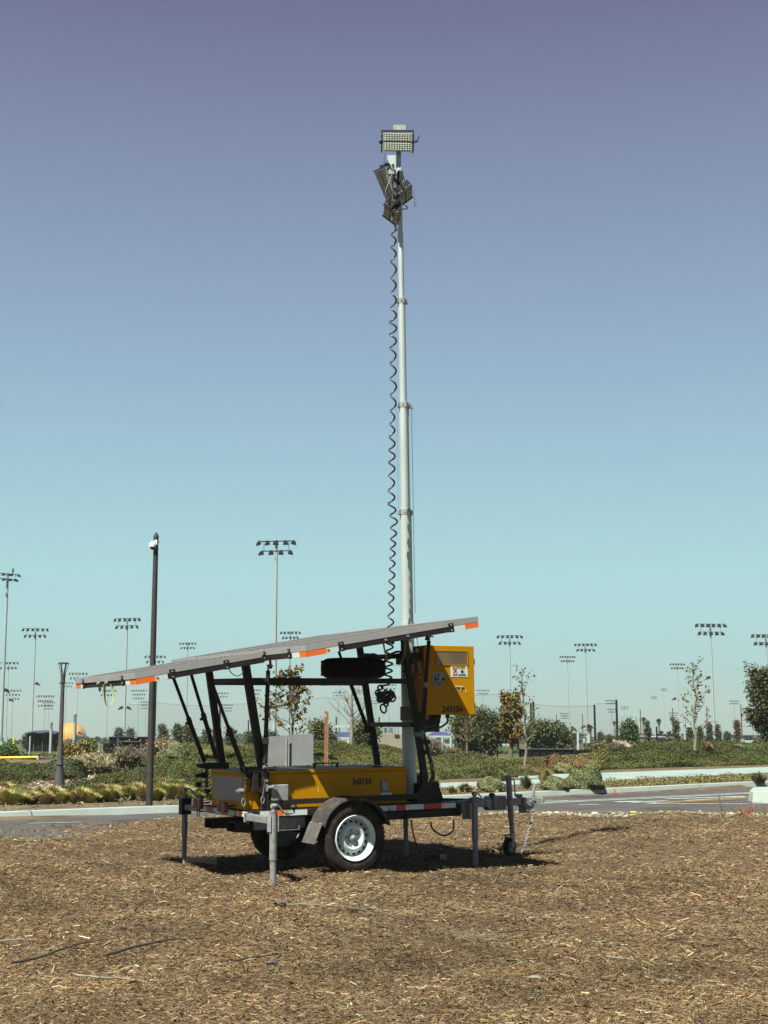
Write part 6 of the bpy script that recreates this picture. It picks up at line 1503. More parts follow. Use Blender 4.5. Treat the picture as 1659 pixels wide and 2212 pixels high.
FM = [ # xb, ytop, half arm px, rows, r, material, label, low, yaw
 (1.5,1238,20,(4,4),.24,'pole_grey','thick pale floodlight mast at the far left edge, its arms nearest the corner',[(1492,'r')],.75),
 (67.5,1357,25,(6,5),.18,'pole_grey','pale floodlight mast between the left edge and the lamp post, large double lamp rows',[(1478,'r'),(1588,'b')],.2),
 (12,1430,19,(6,5),.14,'pole_grey','thin floodlight mast behind the far left mast',[(1514,'r')],.1),
 (24,1490,16,(6,5,5),.11,'pole_thin','far thin mast with three lamp rows left of the dark dugout',None,.1),
 (94.5,1502,18,(8,7,5),.11,'pole_thin','far mast with three wide lamp rows above the dark dugout',None,.0),
 (102.5,1516,12,(7,6,5),.09,'pole_thin','small far mast with three lamp rows right of the wide rowed one',None,.0),
 (139,1474,13,(5,4),.12,'pole_thin','thin mast half hidden behind the lamp post shaft',None,.1),
 (164,1453,18,(6,5),.13,'pole_grey','mast whose lamps show above the lower left corner of the solar panel',[(1585,'r')],.1),
 (267.5,1335,28,(6,5),.19,'pole_grey','pale floodlight mast just left of the black camera pole',[(1530,'b')],-.25),
 (230,1490,17,(6,5),.12,'pole_thin','mast whose lamps show behind the yellow strap loop',None,-.1),
 (297.5,1490,15,(7,6,5),.10,'pole_thin','far mast with three lamp rows just left of the camera pole',None,.0),
 (314,1515,12,(7,6,5),.09,'pole_thin','small far mast with three lamp rows touching the camera pole',None,.0),
 (331,1416,20,(6,5),.14,'pole_thin','mast mostly hidden behind the camera pole',None,.1),
 (401,1388,17,(6,5),.17,'pole_grey','pale floodlight mast rising behind the lowest part of the solar panel',None,-.1),
 (592,1167,39,(5,4),.23,'pole_grey','tallest pale floodlight mast rising above the solar panel left of the white trailer mast',[(1480,'box')],-.12),
 (625,1364,20,(6,5),.13,'pole_thin','thin mast just right of the tallest floodlight mast',None,-.2),
 (478,1496,13,(5,4),.11,'pole_thin','mast seen between the rods and the near rear post',None,-.2),
 (490,1522,11,(7,6,5),.08,'pole_thin','small far mast with three lamp rows seen between the rear posts',None,0),
 (545,1489,15,(6,5,5),.10,'pole_thin','far mast behind the near rear post of the trailer',None,0),
 (613,1516,11,(6,5,4),.08,'pole_thin','small far mast behind the golden leaved young tree',None,0),
 (730,1495,11,(5,4),.11,'pole_thin','far mast left of the bare sapling behind the trailer',None,-.1),
 (775,1490,6,(4,4,3),.10,'pole_thin','narrow far mast right of the bare sapling',None,0),
 (812,1513,9,(5,4),.09,'pole_thin','small far mast behind the tangled cable bundle',None,0),
 (840,1478,14,(5,4),.10,'pole_thin','far mast just left of the lower white trailer mast',None,0),
 (900,1489,13,(5,4,4),.10,'pole_thin','far mast between the trailer mast and the yellow cabinet',None,0),
 (1104,1372,25,(6,5),.17,'pole_grey','pale floodlight mast right of the yellow cabinet, first from the trailer',None,.0),
 (1044,1490,12,(6,5),.11,'pole_thin','thin mast just right of the yellow cabinet',None,0),
 (1048,1524,8,(5,4),.08,'pole_thin','small far mast low behind the one beside the cabinet',None,0),
 (1093,1511,9,(5,4,3),.09,'pole_thin','small mast behind the golden tree',None,0),
 (1229.5,1417,16,(7,6),.15,'pole_grey','floodlight mast second right of the yellow cabinet',[(1573,'b')],.1),
 (1269,1390,21,(6,5),.20,'pole_grey','thick pale floodlight mast beside the net post, right of centre',[(1571,'b')],-.1),
 (1221,1540,9,(5,5,4),.08,'pole_thin','small far mast with three rows left of the two mid right masts',None,0),
 (1321.5,1512,11,(6,5),.10,'pole_thin','far mast left of the thick black net post',None,0),
 (1325,1531,10,(5,4),.08,'pole_thin','smallest far mast peeping behind the one by the black net post',None,0),
 (1351,1526,8,(5,4),.08,'pole_thin','far mast just right of the thick black net post',None,0),
 (1415,1504,6,(4,4),.10,'pole_grey','narrow headed mast left of the taller narrow one',None,0),
 (1437,1487,6,(3,3),.12,'pole_grey','narrow headed mast in the middle of the right skyline',None,0),
 (1468,1433,15,(6,5),.15,'pole_grey','floodlight mast left of the leafy sapling on the right mound',[(1511,'l'),(1589,'b')],.1),
 (1543.5,1347,31,(6,5),.22,'pole_grey','largest pale floodlight mast on the right, beside the sapling',[(1465,'l'),(1580,'b'),(1600,'box')],.1),
 (1456,1539,9,(5,4,4),.08,'pole_thin','small far mast with three rows behind a fan palm',None,0),
 (1589,1513,10,(7,6),.10,'pole_thin','thin mast between the largest right mast and the oak',None,0),
 (1628,1494,13,(7,6),.11,'pole_thin','mast partly hidden by the oak crown',None,0),
 (1664,1370,30,(6,5),.20,'pole_grey','mast cut by the right edge, only its left lamps in view',None,.1),
 (1506,1531,8,(5,4),.08,'pole_thin','small far mast behind the sapling on the right mound',None,0)]
for i,(xb,yt,hp,rows,r,m,lab,low,yaw) in enumerate(FM):
    flood_pole(xb,yt,hp,rows,600+i,lab,'floodlight masts of the sports fields',r=r,m=m,yaw=yaw,low=low)
# hawk perched on the far left mast
bp = at(52*.0+27.5,1235,178); 
rt = empty('bird', at(27.8,1237,168), 'small hawk perched upright on the far left floodlight mast', 'bird')
b = MB(); s_ = 168/F*1.0
b.path([Vector((0,0,-.0)),Vector((0,0,.12)),Vector((0,-.02,.3)),Vector((.0,-.03,.45)),Vector((0,-.05,.55)),Vector((0,-.09,.60))],[.05,.12,.15,.10,.085,.02],10); b.path([Vector((0,.02,.2)),Vector((0,.10,-.22))],[.08,.05],6); b.build('body','bark',rt)
b = MB()
for sx_ in (-1,1): b.path([Vector((sx_*.05,0,.05)),Vector((sx_*.05,0,-.06))],.015,5)
b.build('legs','fixture',rt)

# ================================================================== NETS and black net posts
def bpost(x, yt, w_px, Y, label, m='far_black', yb=1608, name='net_post', cat='net post'):
    P = at(x, yb, Y); P.z = float(terrain(P.x,P.y))-.2; top = at(x, yt, Y); r = w_px*Y/F/2
    b = MB(); b.tube((P.x,P.y,P.z),(P.x,P.y,top.z),r,r*.92,12); b.tube((P.x,P.y,top.z),(P.x,P.y,top.z+r*.3),r*.95,r*.6,12); return tag(b.build(name,m),label,cat)
NP = [(333,1471,5,150,'black net post right beside the brown camera pole'),(461,1522,4.2,150,'black net post left of the two rear rods'),(474,1519,4.2,150,'black net post seen through the rear posts'),
 (1119,1498,5.2,130,'leftmost tall black net post behind the pale sapling'),(1148,1519,4.6,130,'left of a close pair of black net posts'),(1153.5,1516,5,128,'right of a close pair of black net posts'),
 (1286,1523,4.6,130,'black net post right of the thick pale mast'),(1334,1512,5,130,'tall black net post in the right half, beside the far masts'),(1218,1561,3.6,110,'short black post by the end of the black fence'),(1419.5,1570,4,120,'short thick black post between two narrow headed masts'),
 (536,1556,2.8,150,'short black post between near post and rod behind the trailer'),(680,1551,3,150,'short black post left of the rusty post'),(726,1549,3,150,'short black post right of the rusty post'),(819,1513+36,3,150,'black post left of the beige building'),(1001+2,1557,2.2,150,'black post near the cabinet cables'),
 (163.5,1585,2.4,120,'short black post in front of the orange balloon'),(243,1593-4,2,120,'black post between balloon and black container'),(98,1586,2,100,'post left of the dugout wall'),(67,1588,2,100,'black post on the left of the dugout'),(490,1606-10,2,100,'low black post near the rods')]
for q in NP: bpost(q[0],q[1],q[2],q[3],q[4])
b = MB()
def net(name, pts, Y, label, sag=3.0, yb=1606):
    m = 'netting'
    b = MB(); top = []; n = 16
    for i in range(len(pts)-1):
        (x0,y0),(x1,y1) = pts[i],pts[i+1]
        for j in range(n): t = j/n; top.append(at(x0+(x1-x0)*t, y0+(y1-y0)*t+sag*4*t*(1-t), Y))
    top.append(at(*pts[-1],Y)); bot = [Vector((p.x,p.y,float(terrain(p.x,p.y)))) for p in top]
    for i in range(len(top)-1): b.quad(bot[i],bot[i+1],top[i+1],top[i])
    root = b.build(name,m); tag(root,label,'netting')
    c = MB(); c.path(top,.012,4); c.build('top_cable','fixture',root); return root
mn = bpy.data.materials.new('netting'); mn.use_nodes = True; nn = mn.node_tree; nn.nodes.clear(); o_ = nn.nodes.new('ShaderNodeOutputMaterial'); mx = nn.nodes.new('ShaderNodeMixShader'); tr = nn.nodes.new('ShaderNodeBsdfTransparent'); df = nn.nodes.new('ShaderNodeBsdfDiffuse'); df.inputs[0].default_value = (.03,.035,.03,1)
mx.inputs[0].default_value = .085; nn.links.new(tr.outputs[0],mx.inputs[1]); nn.links.new(df.outputs[0],mx.inputs[2]); nn.links.new(mx.outputs[0],o_.inputs[0]); MATS['netting'] = mn
net('safety_net',[(274,1520),(333,1518)],150,'high grey net left of the camera pole')
net('safety_net',[(333,1517),(461,1524),(474,1522),(700,1507),(819,1506),(1119,1497)],150.5,'wide high grey net behind the trailer',2.5)
net('safety_net',[(1153.5,1521),(1286,1524)],130,'sagging net between the black posts right of the sapling',4)
net('safety_net',[(1286,1520),(1334,1515)],130.5,'net ending at the tall black post in the right half',2)
# thin dark red utility poles
for x,yt,Y,lab in ((1203,1543,260,'thin red brown pole left of the mid right masts'),(1259.5,1541,260,'thin red brown pole left of the thick pale mast'),(1385,1533,240,'thin red brown pole beside a fan palm'),(1455.2,1529,240,'thin red brown pole overlapping a far mast'),(1529,1527,240,'thin red brown pole right of the sapling'),(1603.5,1521,230,'tall thin red brown pole left of the oak')):
    P = at(x,1604,Y); P.z = float(terrain(P.x,P.y)); top = at(x,yt,Y); r_ = empty('utility_pole',P,lab,'utility pole')
    b = MB(); b.tube((0,0,0),(0,0,top.z-P.z),.11,.08,8); b.build('pole','red_lens',r_); b = MB(); z = (top.z-P.z)*.62; b.tube((0,0,z),(1.9 if x>1390 else 1.2,0,z),.05,n=5); b.tube((0,0,z*.75),(1.2,0,z*.75),.04,n=5); b.build('arm','red_lens',r_)
# cell antenna cluster
P = at(1480,1600,150); P.z = float(terrain(P.x,P.y)); r_ = empty('antenna_pole',P,'pole with white box antennas right of the fourth palm','antenna pole'); z = at(1480,1564,150).z-P.z
b = MB(); b.tube((0,0,0),(0,0,z+.5),.12,n=8); b.build('pole','pole_grey',r_); b = MB(); b.box((-.55,-.2,z-.2),(-.2,.2,z+.1)); b.box((.1,-.3,z-.3),(.5,.3,z+.4)); b.box((-.1,-.3,z-.1),(.0,.2,z+.3)); b.build('antenna','white_build',r_)
P = at(1321,1600,300); P.z = float(terrain(P.x,P.y)); r_ = empty('antenna_pole',P,'white antenna panels low left of the tall black net post','antenna pole'); z = at(1321,1572,300).z-P.z
b = MB(); b.tube((0,0,0),(0,0,z+.5),.12,n=8); b.build('pole','pole_grey',r_); b = MB()
for k in (-1.3,-.7,0,.6,1.2): b.box((k-.12,-.2,z-.4),(k+.12,.2,z+.5))
b.build('antenna','white_build',r_)

# ================================================================== STRUCTURES
def tz(x, y, Y): P = at(x, y, Y); return P
def pbox(b, x0, y0, x1, y1, Y, dep, tz0=False):
    A = at(x0,y0,Y); B_ = at(x1,y1,Y); z0 = B_.z if not tz0 else float(terrain(A.x,A.y))-.1
    b.box((A.x,Y,z0),(B_.x,Y+dep,A.z)); return b
# dark dugout with curved blue edged roof
r_ = empty('dugout', (at(92,1610,110).x,110,0), 'dark building with curved blue edged roof at the left skyline', 'dugout')
rm_ = Matrix.Translation(-r_.location)
b = MB(); pbox(b,58,1583.5,117,1612,110,2,True); b.build('wall','far_black',r_,0,rm_)
b = MB()
for x in (66,73,92,108): pbox(b,x-.5,1583,x+.5,1612,109.9,.2,True)
b.build('wall_post','lamp_grey',r_,0,rm_)
top = []; b = MB()
for i in range(17):
    t = i/16; x = 54+ (122-54)*t; y = 1583-5.2*math.sin(math.pi*min(1,t*1.02)*.92+.1) ; top.append(at(x,y,109.5))
for i in range(16):
    A,B_ = top[i],top[i+1]; b.add([A,B_,B_+Vector((0,2,0)),A+Vector((0,2,0)),A+Vector((0,0,-.1)),B_+Vector((0,0,-.1)),B_+Vector((0,2,-.1)),A+Vector((0,2,-.1))],[(0,1,2,3),(7,6,5,4),(0,4,5,1),(1,5,6,2),(2,6,7,3),(3,7,4,0)])
b.build('roof','lamp_grey',r_,0,rm_)
b = MB(); b.path([p+Vector((0,-.05,-.1)) for p in top],.07,6); b.build('roof_edge','blue_canopy',r_,0,rm_)
# low white pylon next to the dugout
for x,yt,yb,w,lab in ((159,1542.6,1634,7,'tallest pale column lamp in front of the orange balloon'),(108.3,1560,1636,6.2,'pale column lamp beside the dark dugout'),(2.5,1594,1636,8,'pale column cut by the left edge'),(14.5,1592,1618,4.5,'short pale column right of the far left mast'),(64.5,1590,1615,3.6,'thin pale column in front of the dugout wall'),(214,1603,1616,2.6,'small pale post between balloon and black container'),(194,1607,1616,2.2,'smallest pale post beside the balloon')):
    Y = 75; P = at(x,yb,Y); P.z = float(terrain(P.x,P.y)); z = at(x,yt,Y).z-P.z; r = w*Y/F/2; r_ = empty('column_lamp',P,lab,'column lamp')
    b = MB(); b.tube((0,0,-.2),(0,0,z*.80 if w>5 else z),r,n=14); b.build('column','pole_grey',r_)
    if w > 5:
        b = MB()
        for k in range(8): t = k*math.pi/4; b.tube((math.cos(t)*r*.8,math.sin(t)*r*.8,z*.80),(math.cos(t)*r*.8,math.sin(t)*r*.8,z*.97),r*.13,n=5)
        b.build('lamp_cage','galv_light',r_); b = MB(); b.tube((0,0,z*.80),(0,0,z*.97),r*.5,n=10); b.build('diffuser','lens_panel',r_)
        b = MB(); b.tube((0,0,z*.965),(0,0,z),r*1.03,n=14); b.build('cap','galv_light',r_)
# yellow topped fence at the far left
r_ = empty('fence', at(40,1650,52), 'black mesh fence with two yellow rails at the far left', 'fence'); rm_ = Matrix.Translation(-r_.location)
Y = 52
for y,x1 in ((1636.5,82),(1647,61)):
    b = MB(); A = at(-40,y+1.2,Y); B_ = at(x1,y-1.0,Y); b.tube(A,B_,.045,n=10); b.build('yellow_rail','yellow_plastic',r_,0,rm_)
b = MB(); A = at(-40,1638,Y+.1); B_ = at(84,1637,Y+.1); z0 = float(terrain(B_.x,Y))-.5; b.box((A.x,Y+.05,at(0,1651,Y).z-1),(at(61,1,Y).x,Y+.09,at(0,1648,Y).z)); b.build('mesh_panel','far_black',r_,0,rm_)
b = MB()
for x in (-20,7,25,49,66): P = at(x,1637,Y+.2); b.tube((P.x,P.y,P.z-.8),(P.x,P.y,P.z+.02),.03,n=6)
b.build('fence_post','far_black',r_,0,rm_)
b = MB(); A = at(80,1634,Y); B_ = at(84.5,1640,Y); b.box((A.x,Y-.1,B_.z),(B_.x,Y+.1,A.z)); b.build('rail_end','curb_white',r_,0,rm_)
P = at(29,1620,100); b = MB(); b.tube((P.x,P.y,float(terrain(P.x,P.y))),(P.x,P.y,at(29,1594,100).z),.07,n=8); tag(b.build('foul_pole','yellow_plastic'),'short yellow pole left of the dugout','foul pole')
# orange balloon
Yb = 900; c = at(153.4,1594.6,Yb); rad = 32*Yb/F
r_ = empty('balloon', c, 'huge orange tethered balloon behind the lamp post', 'balloon')
b = MB(); prof = [(rad*math.sin(t),-rad*math.cos(t)*(1.02 if math.cos(t)<0 else 1)) for t in np.linspace(.0,math.pi,33)]; b.lathe(prof,(0,0,0),(0,0,1),56); b.build('envelope','orange_balloon',r_)
b = MB()
for k in range(12): t = k*math.pi/6; b.path([Vector((math.cos(t)*rad*1.004*math.sin(a),math.sin(t)*rad*1.004*math.sin(a),rad*1.004*math.cos(a)*-1)) for a in np.linspace(.1,math.pi-.05,24)],.16,4)
b.build('seams','roof_red',r_)
# black containers
r_ = empty('storage_container', (at(270,1610,90).x,90,0), 'black storage containers behind the left mound', 'container'); rm_ = Matrix.Translation(-r_.location)
b = MB(); pbox(b,235,1592,307,1622,90,2,True); b.build('body','far_black',r_,0,rm_)
b = MB(); pbox(b,223,1606,236,1626,89,2.5,True); b.build('side_box','far_black',r_,0,rm_)
b = MB()
for x in (235.5,253.5,255.5,304): pbox(b,x-.7,1591.5,x+.7,1622,89.95,.1,True)
pbox(b,254,1601,304,1603,89.9,.1); pbox(b,234.5,1591.2,317,1592.4,89.9,.1); b.build('rib','lamp_grey',r_,0,rm_)
b = MB(); pbox(b,290,1592.6,296,1594.2,89.9,.06); b.build('label_plate','white_build',r_,0,rm_)
# white flat canopy on posts
r_ = empty('canopy', (at(820,1600,120).x,120,0), 'long thin flat white canopy roof behind the trailer', 'canopy'); rm_ = Matrix.Translation(-r_.location)
b = MB(); pbox(b,618,1566.5,1022,1571.6,120,5); b.build('roof','white_build',r_,0,rm_)
for x,w in ((640,1.5),(733,2),(845,2.2),(944,2),(1015,1.8),(833.5,3)):
    b = MB(); P = at(x,1570,121); b.tube((P.x,P.y,float(terrain(P.x,P.y))),(P.x,P.y,P.z),w*120/F/2,n=8); b.build('post','white_build',r_,0,rm_)
# blue shade canopies
def shade(x0,x1,yt,ye,yb,Y,label):
    r_ = empty('shade_canopy', (at((x0+x1)/2,1600,Y).x,Y,0), label, 'shade canopy'); rm_ = Matrix.Translation(-r_.location)
    A = at(x0,ye,Y-2); B_ = at(x1,ye,Y-2); C_ = at((x0+x1)/2,yt,Y); C2 = Vector((B_.x,Y+3,B_.z)); D_ = Vector((A.x,Y+3,A.z)); rl_ = (B_.x-A.x)*.13
    R1 = C_+Vector((-rl_,0,0)); R2 = C_+Vector((rl_,0,0)); b = MB(); n = 8
    V_ = []
    for j in range(n+1):
        t = j/n; k = 1-math.cos(t*math.pi/2)*1.0; zt = A.z+(C_.z-A.z)*math.sin(t*math.pi/2)
        for i in range(13):
            s = i/12; V_.append((A.x+(R1.x-A.x)*t + ((B_.x-A.x)*(1-t)+(R2.x-R1.x)*t)*s, Y-2+2*t, zt))
    fs = [(j*13+i,j*13+i+1,(j+1)*13+i+1,(j+1)*13+i) for j in range(n) for i in range(12)]; b.add(V_,fs,True)
    V2 = [(x,2*Y-y_,z) for x,y_,z in V_]; b.add(V2,fs,True)
    b.add([A,R1,(A.x,Y+2,A.z)],[(0,1,2)]); b.add([B_,R2,(B_.x,Y+2,B_.z)],[(0,1,2)]); b.build('fabric','blue_canopy',r_,0,rm_)
    b = MB(); b.bar(A+Vector((0,0,-.05)),B_+Vector((0,0,-.05)),.12,.12); b.build('frame','white_build',r_,0,rm_)
    for x in (x0+2,(x0+x1)/2+4,x1-2): b = MB(); P = at(x,ye,Y-2); b.tube((P.x,P.y,float(terrain(P.x,P.y))),(P.x,P.y,P.z),.09,n=8); b.build('post','white_build',r_,0,rm_)
shade(711,787,1581.5,1593,1622,80,'blue domed shade canopy on white posts behind the rusty post')
shade(928,976,1581,1589.5,1620,95,'blue shade canopy seen under the cabinet cables')
# beige snack building
r_ = empty('building', (at(745,1610,86).x,86,0), 'small beige building under the blue canopy', 'building'); rm_ = Matrix.Translation(-r_.location)
b = MB(); pbox(b,716,1596,774,1624,86,5,True); b.build('wall','beige',r_,0,rm_)
b = MB(); pbox(b,728,1604,753,1608,85.95,.1); b.build('window','lamp_grey',r_,0,rm_); b = MB(); pbox(b,764,1606,772,1622,85.95,.1); b.build('door','far_black',r_,0,rm_)
r_ = empty('building', (at(850,1600,92).x,92,0), 'beige building with number 933 beside the white trailer mast', 'building'); rm_ = Matrix.Translation(-r_.location)
b = MB(); pbox(b,815,1585,893,1622,92,6,True); b.build('wall','beige',r_,0,rm_)
b = MB(); pbox(b,852,1586,862.5,1591.5,91.93,.05); sg_ = b.build('number_plate','lamp_grey',r_,0,rm_)
tx = text_mesh('building_number','933',.16,'ink',r_,Vector((at(852.6,1591,91.9).x,91.9,at(852,1590.6,91.9).z))-r_.location,Xu,Zw,.004)
b = MB()
for k,x in enumerate((822,827,831,838,842,848,853,860)): pbox(b,x-.6,1569+ (k%3)*1.0,x+.6,1585,93,.15)
b.build('roof_rod','far_black',r_,0,rm_)
for (xa,ya,xb_,yb_) in ((832,1622,822,1586),(845,1622,856,1586),(860,1618,838,1588)): pass
# black fence on the right
r_ = empty('fence', (at(1210,1630,72).x,72,0), 'long black windscreen fence right of the golden tree', 'fence'); rm_ = Matrix.Translation(-r_.location)
b = MB(); pbox(b,1122,1618.5,1238,1642,72,.08,True); b.build('screen','far_black',r_,0,rm_)
b = MB(); pbox(b,1238,1620,1308,1634,74,.08,True); b.build('screen','far_black',r_,0,rm_)
for x in (1122,1146,1163,1179,1197,1216,1238,1262,1285,1308): b = MB(); P = at(x,1617.5,71.9); b.tube((P.x,P.y,float(terrain(P.x,P.y))),(P.x,P.y,P.z),.03,n=6); b.build('fence_post','far_black',r_,0,rm_)
b = MB(); A = at(1122,1618,71.95); B_ = at(1238,1618.6,71.95); b.tube(A,B_,.03,n=6); b.build('top_rail','lamp_grey',r_,0,rm_)
b = MB(); A = at(1148,1643.5,62); B_ = at(1179,1643.5,62); A.z=B_.z=float(terrain(A.x,62))+.12 if False else A.z; b.tube(A,B_,.06,n=8); tag(b.build('yellow_rail','yellow_plastic'),'short yellow rail in front of the black fence','rail')
# lawn posts / dark thin fence posts in the middle
for i,x in enumerate((985,1006,1038,1075)):
    P = at(x,1645,66); b = MB(); b.tube((P.x,P.y,float(terrain(P.x,P.y))),(P.x,P.y,at(x,1608,66).z),.04,n=6); tag(b.build('fence_post','far_black'),'thin black fence post on the lawn, '+('leftmost of four','second of four from the left','third of four from the left','rightmost of four, by the golden tree')[i],'fence post','black posts on the lawn')
# bleacher / bin in the middle
P = at(1061,1612,85); r_ = empty('bin',Vector((P.x,P.y,float(terrain(P.x,P.y)))),'pale blue drum bin on the lawn behind the trees','bin'); b = MB(); b.lathe([(0,0),(.28,0),(.32,.5),(.3,.95),(.0,1.0)],(0,0,0),(0,0,1),14); b.build('drum','white_build',r_); b = MB(); b.lathe([(.33,.9),(.33,1.0),(0,1.12)],(0,0,0),(0,0,1),14); b.build('bin_lid','blue_canopy',r_)
# white framed pavilion
r_ = empty('pavilion', (at(1225,1590,130).x,130,0), 'white framed pavilion with curved roof right of the black net posts', 'pavilion'); rm_ = Matrix.Translation(-r_.location)
b = MB(); top = [at(1150+ (1272-1150)*t, 1569 + 17*t**1.6, 130) for t in np.linspace(0,1,14)]
for i in range(13):
    A,B_ = top[i],top[i+1]; d_ = Vector((0,8,0)); h_ = Vector((0,0,-.16)); b.add([A,B_,B_+d_,A+d_,A+h_,B_+h_,B_+d_+h_,A+d_+h_],[(0,1,2,3),(7,6,5,4),(0,4,5,1),(1,5,6,2),(2,6,7,3),(3,7,4,0)])
b.build('roof','white_build',r_,0,rm_)
for x,yt in ((1248.5,1581),(1272,1586),(1200,1576),(1262,1596)): b = MB(); P = at(x,yt,130); b.tube((P.x,P.y,float(terrain(P.x,P.y))),(P.x,P.y,P.z),.13,n=8); b.build('post','white_build',r_,0,rm_)
b = MB(); pbox(b,1249,1595,1275,1596.5,130,.2); b.build('beam','white_build',r_,0,rm_)
for x0,x1,lab in ((1280,1281.6,'left of two yellow field poles beside the net post'),(1283.5,1285.2,'right of two yellow field poles beside the net post')):
    P = at((x0+x1)/2,1595,120); b = MB(); b.box((at(x0,1,120).x,120,float(terrain(P.x,P.y))),(at(x1,1,120).x,120.1,at(x0,1597,120).z)); tag(b.build('foul_pole','yellow_plastic'),lab,'foul pole')
# low far buildings on the right
def lowb(x0,x1,yt,yb,Y,mw,mr,label,win=()):
    r_ = empty('building', (at((x0+x1)/2,1600,Y).x,Y,0), label, 'building'); rm_ = Matrix.Translation(-r_.location)
    b = MB(); pbox(b,x0,yt,x1,yb,Y,12,True); b.build('wall',mw,r_,0,rm_); b = MB(); pbox(b,x0-1,yt-1.2,x1+1,yt+.2,Y-.4,13); b.build('roof',mr,r_,0,rm_)
    for (a,c,d,e) in win: b = MB(); pbox(b,a,c,d,e,Y-.05,.1); b.build('window','lamp_grey',r_,0,rm_)
lowb(1412,1488,1596.5,1604,200,'white_build','roof_red','long low white building behind the right mound crest',((1418,1598,1424,1603),(1436,1598,1440,1603),(1462,1598.5,1466,1603)))
lowb(1410,1437,1592.5,1604,180,'beige','white_build','beige low building between the palms',((1414,1597,1418,1603),(1426,1597,1430,1603)))
lowb(1312,1345,1590,1598,260,'beige','roof_red','low tan roofed house left of the right skyline trees',((1318,1593,1322,1596),))
lowb(1375,1400,1592,1600,250,'white_build','roof_red','white gabled house behind the pointed trees',((1380,1595,1384,1598),))
lowb(1606,1628,1589,1601,200,'white_build','roof_red','small white house left of the oak',((1612,1592,1616,1598),(1620,1592,1624,1598)))
lowb(300,335,1600,1604,300,'beige','roof_red','tiny tan building near the camera pole foot')
lowb(960,1100,1598,1604,240,'white_build','roof_red','low white building behind the middle trees')
lowb(560,600,1596,1602,260,'beige','roof_red','low tan building behind the near rear post')

# ================================================================== NEAR STREET FURNITURE
# camera pole
P = g(322,1741,.08); r_ = empty('camera_pole', P, 'tall brown black pole with white dome camera near its top', 'camera pole')
Yc = P.y; Ht = at(339,1160,Yc).z-P.z; w0 = 25*Yc/F/2*1.0
b = MB(); b.tube((0,0,-.1),(0,0,Ht),w0*1.02*.60,w0*.42,20); b.build('pole','post_black',r_)
b = MB(); b.lathe([(w0*.46,Ht-.03),(w0*.48,Ht),(w0*.40,Ht+.03),(w0*.22,Ht+.07),(0,Ht+.085)],(0,0,0),(0,0,1),18); b.lathe([(w0*.5,Ht-.10),(w0*.5,Ht-.07)],(0,0,0),(0,0,1),18); b.build('finial','post_black',r_)
zc = at(333,1180,Yc).z-P.z; k = Yc/F
b = MB(); b.box((-2*k,-w0*.5-2*k,zc+2*k),(4*k,-w0*.30,zc+13*k)); b.build('mount','white_paint',r_,.005)
dc = Vector((-6.0*k,-w0*.5-2*k,zc)); b = MB(); b.lathe([(0,11*k),(3.2*k,10.5*k),(3.6*k,7.5*k),(7.0*k,5.5*k),(8.0*k,2*k),(7.8*k,-2.5*k),(5*k,-4*k),(0,-4*k)],dc,(0,0,1),24); b.tube(dc+Vector((0,0,8*k)),dc+Vector((6*k,1*k,8.5*k)),2.2*k,n=10); hb = b.build('camera_housing','white_paint',r_)
b = MB(); b.lathe([(4.6*k,-3.6*k),(4.3*k,-6*k),(3*k,-8*k),(0,-9*k)],dc,(0,0,1),20); b.build('camera_dome','dome_black',hb)
b = MB(); b.path([dc+Vector((6*k,1*k,6*k)),dc+Vector((7*k,0,0)),dc+Vector((6*k,1*k,-8*k)),dc+Vector((5*k,2*k,-9*k))],.5*k,6); b.build('camera_cable','white_paint',r_)
# decorative lamp post
P = on_terr(127,1715); r_ = empty('lamp_post', P, 'dark lamp post with flared base and open basket head at the left', 'lamp post'); k = P.y/F
Ht = (at(142,1430,P.y).z-P.z)
zz = lambda y: at(130,y,P.y).z-P.z
prof = [(19*k,zz(1721)),(19.5*k,zz(1712)),(17.5*k,zz(1709.5)),(14.5*k,zz(1704)),(11.5*k,zz(1690)),(9.3*k,zz(1672)),(7.6*k,zz(1658)),(7.4*k,zz(1653)),(9.0*k,zz(1652)),(9.2*k,zz(1649)),(7.0*k,zz(1648)),(5.6*k,zz(1640)),(4.6*k,zz(1560)),(4.0*k,zz(1480)),(4.0*k,zz(1477)),(5.0*k,zz(1476)),(5.0*k,zz(1474)),(4.8*k,zz(1465)),(5.6*k,zz(1457)),(5.6*k,zz(1455)),(4*k,zz(1453))]
b = MB(); b.lathe(prof,(0,0,0),(0,0,1),28); b.build('post','lamp_grey',r_)
b = MB(); zt0,zt1 = zz(1456),zz(1434)
for i in range(6):
    t = i*math.pi/3+.3; d = Vector((math.cos(t),math.sin(t),0)); s_ = Vector((-math.sin(t),math.cos(t),0))*1.0*k
    pts = [d*4*k+Vector((0,0,zt0)),d*6.2*k+Vector((0,0,zt0+(zt1-zt0)*.3)),d*8.5*k+Vector((0,0,zt0+(zt1-zt0)*.68)),d*11*k+Vector((0,0,zt1))]
    for sg in (-1,1): b.path([p+s_*sg*(1-.5*j/3) for j,p in enumerate(pts)],.55*k,5)
b.build('basket','lamp_grey',r_)
b = MB(); b.lathe([(10.6*k,zt1-.4*k),(11.8*k,zt1-.2*k),(12*k,zt1+1.4*k),(9*k,zt1+3.0*k),(0,zt1+3.8*k)],(0,0,0),(0,0,1),28); b.lathe([(0,zt1+.2*k),(10.6*k,zt1-.4*k)],(0,0,0),(0,0,1),28); b.build('hood','lamp_grey',r_)
b = MB(); b.lathe([(20*k,zz(1727)),(21*k,zz(1725)),(21*k,zz(1719)),(0,zz(1718.5))],(0,0,0),(0,0,1),28); b.build('footing','curb_white',r_)
